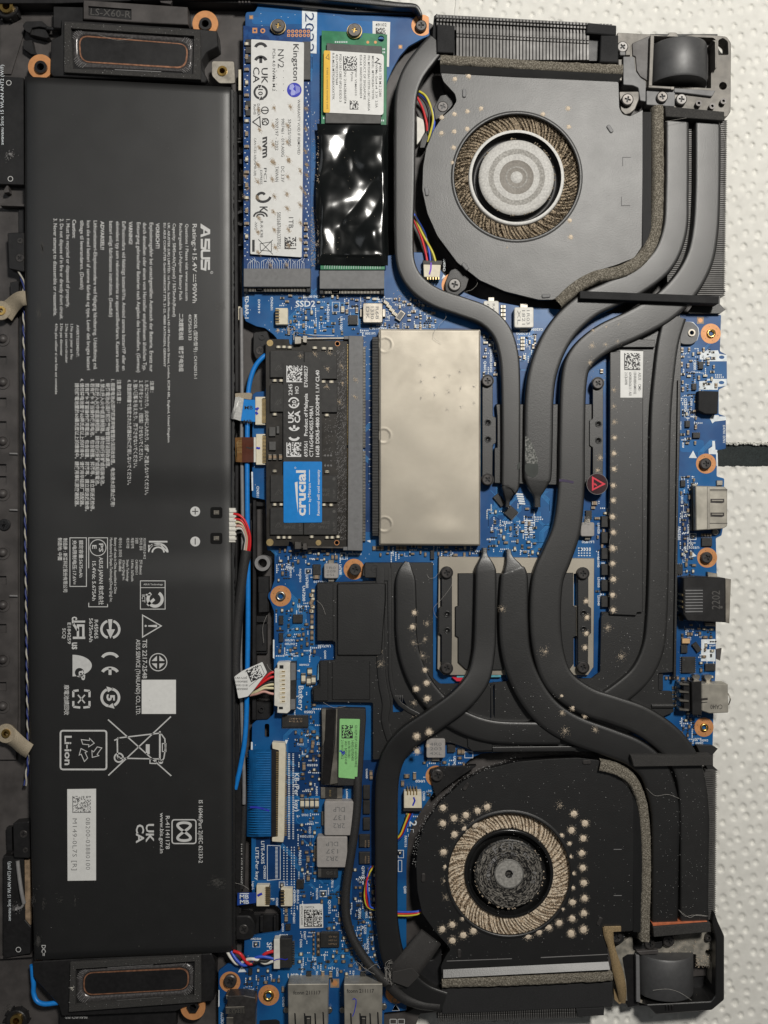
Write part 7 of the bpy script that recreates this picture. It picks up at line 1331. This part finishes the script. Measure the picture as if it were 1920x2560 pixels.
for k in range(34): y = 1882 + k*6.15; b.sweep([(618,y,3.4,7.4),(626,y,3.4,9.4),(645,y,3.4,10.78),(676,y,3.4,10.78)], .3, [(-1,0),(-.5,1),(.5,1),(1,0)], seg=2)
t.part('conductor', b, mat('blue_conductor', (.006, .13, .36), .35, var=.1), kind='stuff', parent=o); b = MB(); b.stroke([(625,2018),(640,2018),(655,2021),(673,2027)], 5, 10.85); t.part('marker_stroke', b, inkb, parent=o)
b = MB()
for k in range(40): b.box(615, 1880+k*5.3, 622, 1882.6+k*5.3, 7.6, 6.8)
t.part('fold_shadow_edge', b, blk, kind='stuff') if 0 else None
t = Thing('touchpad_ribbon', 'blue ribbon marked MB with silver cloth wrap and beige tape by the upper cream socket', 'ribbon cable', 610, 1020, 9)
b = MB(); b.poly(cs('H', 100,822, 218,828, 218,1036, 85,1025), 11, 10.6, .3); o = t.part('ribbon', b, blab); b = MB(); b.text('MB', *c('H', 118, 918), sc('H', 78), sc('H', 36), 'r', 11.04, .01); b.text('MB', *c('H', 110, 1050), sc('H', 78), sc('H', 36), 'r', 11.04, .01); b.v = [v for v in b.v]; t.part('ribbon_print', b, kprint, parent=o)
b = MB(); b.sweep([(596,1022,58,11),(590,1020,58,11.6),(584,1018,60,11)], .5, [(-1,0),(-1,1),(1,1),(1,0)], seg=3); b.poly(cs('H', 30,800, 112,815, 82,1028, 4,1005), 11.5, 10.8, .6); t.part('cloth_wrap', b, sfab); b = MB(); b.poly(fillet(cs('H', 28,765, 170,760, 190,772, 180,828, 30,806), 3), 11.2, 10.7, .5); t.part('tape', b, fabric); b = MB(); b.stroke(cs('H', 222,905, 235,920, 250,900), 5, 10.3); b.stroke(cs('H',225,940,240,965), 6, 10.3); t.part('marker_stroke', b, inkb)
t = Thing('flex_ribbon', 'brown flexible circuit strip entering the lower cream socket', 'ribbon cable', 615, 1125, 9)
b = MB(); b.poly(cs('H', 95,1180, 212,1180, 212,1416, 95,1418), 10.8, 10.4, .3); o = t.part('ribbon', b, brown); b = MB(); b.poly(cs('H', 28,1185, 96,1180, 96,1418, 35,1412), 10.7, 10.3, .3); t.part('bare_end', b, amber); b = MB()
for k in range(9): b.stroke(cs('H', 92,1215+k*14, 60-k*3,1215+k*14, 45-k*1,1235+k*14, 44,1400), .9, 10.74)
t.part('conductor', b, gold, kind='stuff'); b = MB(); b.poly(cs('H', 205,1180, 224,1180, 224,1416, 205,1416), 11, 10.4, .3); t.part('stiffener', b, wht); b = MB(); b.stroke(cs('H', 135,1275, 170,1285, 208,1275), 3, 10.85); t.part('marker_stroke', b, kprint, parent=o); b = MB(); b.stroke(cs('H', 230,1278, 250,1285, 265,1282), 5, 10.3); t.part('ink_dot', b, inkb)
t = Thing('logo_ribbon', 'small dark blue ribbon printed MB twice, at the lower left cream socket', 'ribbon cable', 615, 2248, 9)
b = MB(); b.poly(cs('S', 185,45, 345,42, 350,100, 345,130, 182,152), 10.2, 9.8, .4); o = t.part('ribbon', b, mat('deep_blue_ribbon', (.01, .05, .27), .4, var=.06)); b = MB(); b.text('MB', *c('S', 205, 92), sc('S', 78), sc('S', 36), 'r', 10.24, .015); b.text('MB', *c('S', 207, 136), sc('S', 78), sc('S', 36), 'r', 10.24, .015); b.flat(rect(*c('S',205,45),*c('S',285,52)), 10.24); t.part('ribbon_print', b, silk, parent=o); b = MB(); b.stroke(cs('S', 358,68, 375,58, 398,48), 6, 10.3); t.part('ink_stroke', b, inkb)
t = Thing('speaker_cable', 'short twisted red, blue, black and white wires from the lower speaker to the board socket', 'cable', 600, 2395, 9)
for m, q in ((wht, [(568,2378,9),(578,2395,9.4),(595,2410,9.6),(620,2398,10.6),(645,2400,10.4),(662,2408,10),(684,2402,9.8)]), (blu, [(578,2378,9.4),(590,2398,10.2),(606,2412,10.4),(622,2410,9.6),(640,2394,10.2),(660,2392,10.4),(684,2396,10)]), (red, [(584,2378,10),(600,2384,10.8),(612,2400,10.8),(626,2410,10.4),(648,2398,9.6),(664,2384,10.2),(684,2378,10)]), (blk, [(592,2380,9.4),(608,2388,10.2),(618,2402,10.2),(634,2408,10.2),(650,2402,10.6),(668,2402,10.2),(684,2388,9.8)])): b = MB(); b.tube(q, 4.1, 8); t.part('wire', b, m)
t = Thing('display_cable', 'thick black display cable with a green sticker on its flat plug', 'cable', 860, 1880, 9)
b = MB(); b.poly(fillet([(803,1772),(845,1772),(845,1965),(803,1962)], 3), 10.6, 8.2, 2); b.poly(fillet([(842,1770),(914,1772),(915,1800),(905,1958),(898,1965),(842,1965)], 4), 11, 8.2, 2.2); plug = t.part('plug', b, sleeve); b = MB(); b.poly(fillet([(804,1772),(815,1772),(812,1850),(806,1870)], 1), 11.2, 9, .6); b.poly(fillet([(840,1772),(844,1772),(842,1850),(844,1958),(824,1962),(838,1850)], 1), 11.3, 9, .6); t.part('pull_bar', b, tin); b = MB(); b.poly(fillet([(815,1775),(838,1772),(834,1850),(826,1958),(805,1960),(812,1850)], 2), 11.0, 9, 1); t.part('pull_tab', b, film if 0 else mat('shiny_black_tab', (.013,.012,.012), .3))
b = MB(); b.poly(fillet([(849,1797),(900,1798),(893,1948),(846,1944)], 3), 11.25, 11, .4); lab = t.part('sticker', b, green); b = MB(); b.matrix(854, 1813, 882, 1846, 14, 11.29)
for s_, u, v0, L_ in (('G513QM EDP CABLE 165HZ&144HZ',1158,1255,398),('14005-03700400',1125,1400,190),('60178170180​1'.replace('\u200b',''),1092,1405,160),('A01 BQHS2+HF',1062,1405,220),('2119H10064S2',1028,1395,180)): x, y = c('L', u, v0); b.text(s_, x, y, sc('L', L_), sc('L', 24), 'd', 11.29, 0)
t.part('sticker_print', b, kprint, parent=lab); b = MB(); b.stroke(cs('L', 1012,1500, 1030,1498, 1040,1520, 1055,1505, 1060,1520, 1045,1535), 3, 11.3); t.part('ink_mark', b, inkb, parent=lab)
b = MB(); b.tube([(893,1940,10),(894,1970,10.4),(893,2010,10.6),(886,2080,10.8),(872,2170,10.8),(864,2240,10.8),(867,2300,10.8),(884,2350,11),(915,2400,11.4),(945,2435,12),(968,2458,12.2)], 11, 12); b.tube([(975,2462,12.4),(990,2478,12),(1015,2496,11.4),(1055,2509,10.8),(1098,2512,10.4)], 14, 12); t.part('sleeve', b, sleeve)
# loose hairs and lint
b = MB(); R_ = random.Random(12)
def hair(k, pts, z): b.tube([(*c(k, *p), z + R_.uniform(0, .4)) for p in pts], .28, 4, 6)
for k, pts, z in (('M',[(600,360),(575,450),(500,550),(445,610),(450,660),(470,690)],11.6),('M',[(390,355),(410,385),(450,380),(480,345)],10.6),('F',[(670,820),(680,860),(640,905),(590,920)],11),('J',[(500,180),(440,130),(460,60)],12.8),('R',[(690,480),(760,540),(860,530),(950,562)],13.4),('R',[(945,1450),(1030,1510),(1090,1490),(1180,1500)],13.4),('E',[(840,970),(920,955),(1010,940)],15),('E',[(1270,980),(1310,1090),(1320,1180),(1290,1195)],13.4),('E',[(1330,1060),(1380,1050)],11),('L',[(800,80),(850,130),(880,210)],11.2),('L',[(860,1040),(960,1090),(1070,1080)],11),('L',[(330,680),(350,720),(400,760)],12.5),('L',[(330,220),(290,330),(300,480)],8),('S',[(1170,680),(1220,640),(1290,700),(1400,760)],13),('S',[(1200,690),(1280,720),(1380,660),(1420,700)],13),('O',[(30,1310),(100,1330),(160,1370)],9),('K',[(410,1390),(395,1460),(420,1520)],11.6),('T',[(300,840),(350,880),(400,880)],11),('U',[(950,240),(1000,290),(1060,280),(1170,290)],13.4),('U',[(740,880),(860,870),(960,900),(1050,960)],14),('A',[(640,225),(760,260),(860,245)],11.4),('V',[(1100,390),(1110,395)],11.6),('C',[(840,700),(850,780),(835,900)],11.6),('F',[(420,1080),(430,1130),(380,1180),(370,1215)],10)): hair(k, pts, z)
for _ in range(26): b.tube([(R_.uniform(960, 990), R_.uniform(2395, 2465), 12+R_.uniform(0, 1.5)) for _k in range(4)], .25, 4, 5)
o = bpy.data.objects.new('lint', mesh('lint', b, mat('pale_lint', (.5, .48, .45), .9))); COL.objects.link(o); o['kind'] = 'stuff'; o['label'] = 'pale hairs and lint caught on the black metal parts'; o['category'] = 'lint'
bpy.data.objects.remove(_fo); bpy.data.curves.remove(_fc)
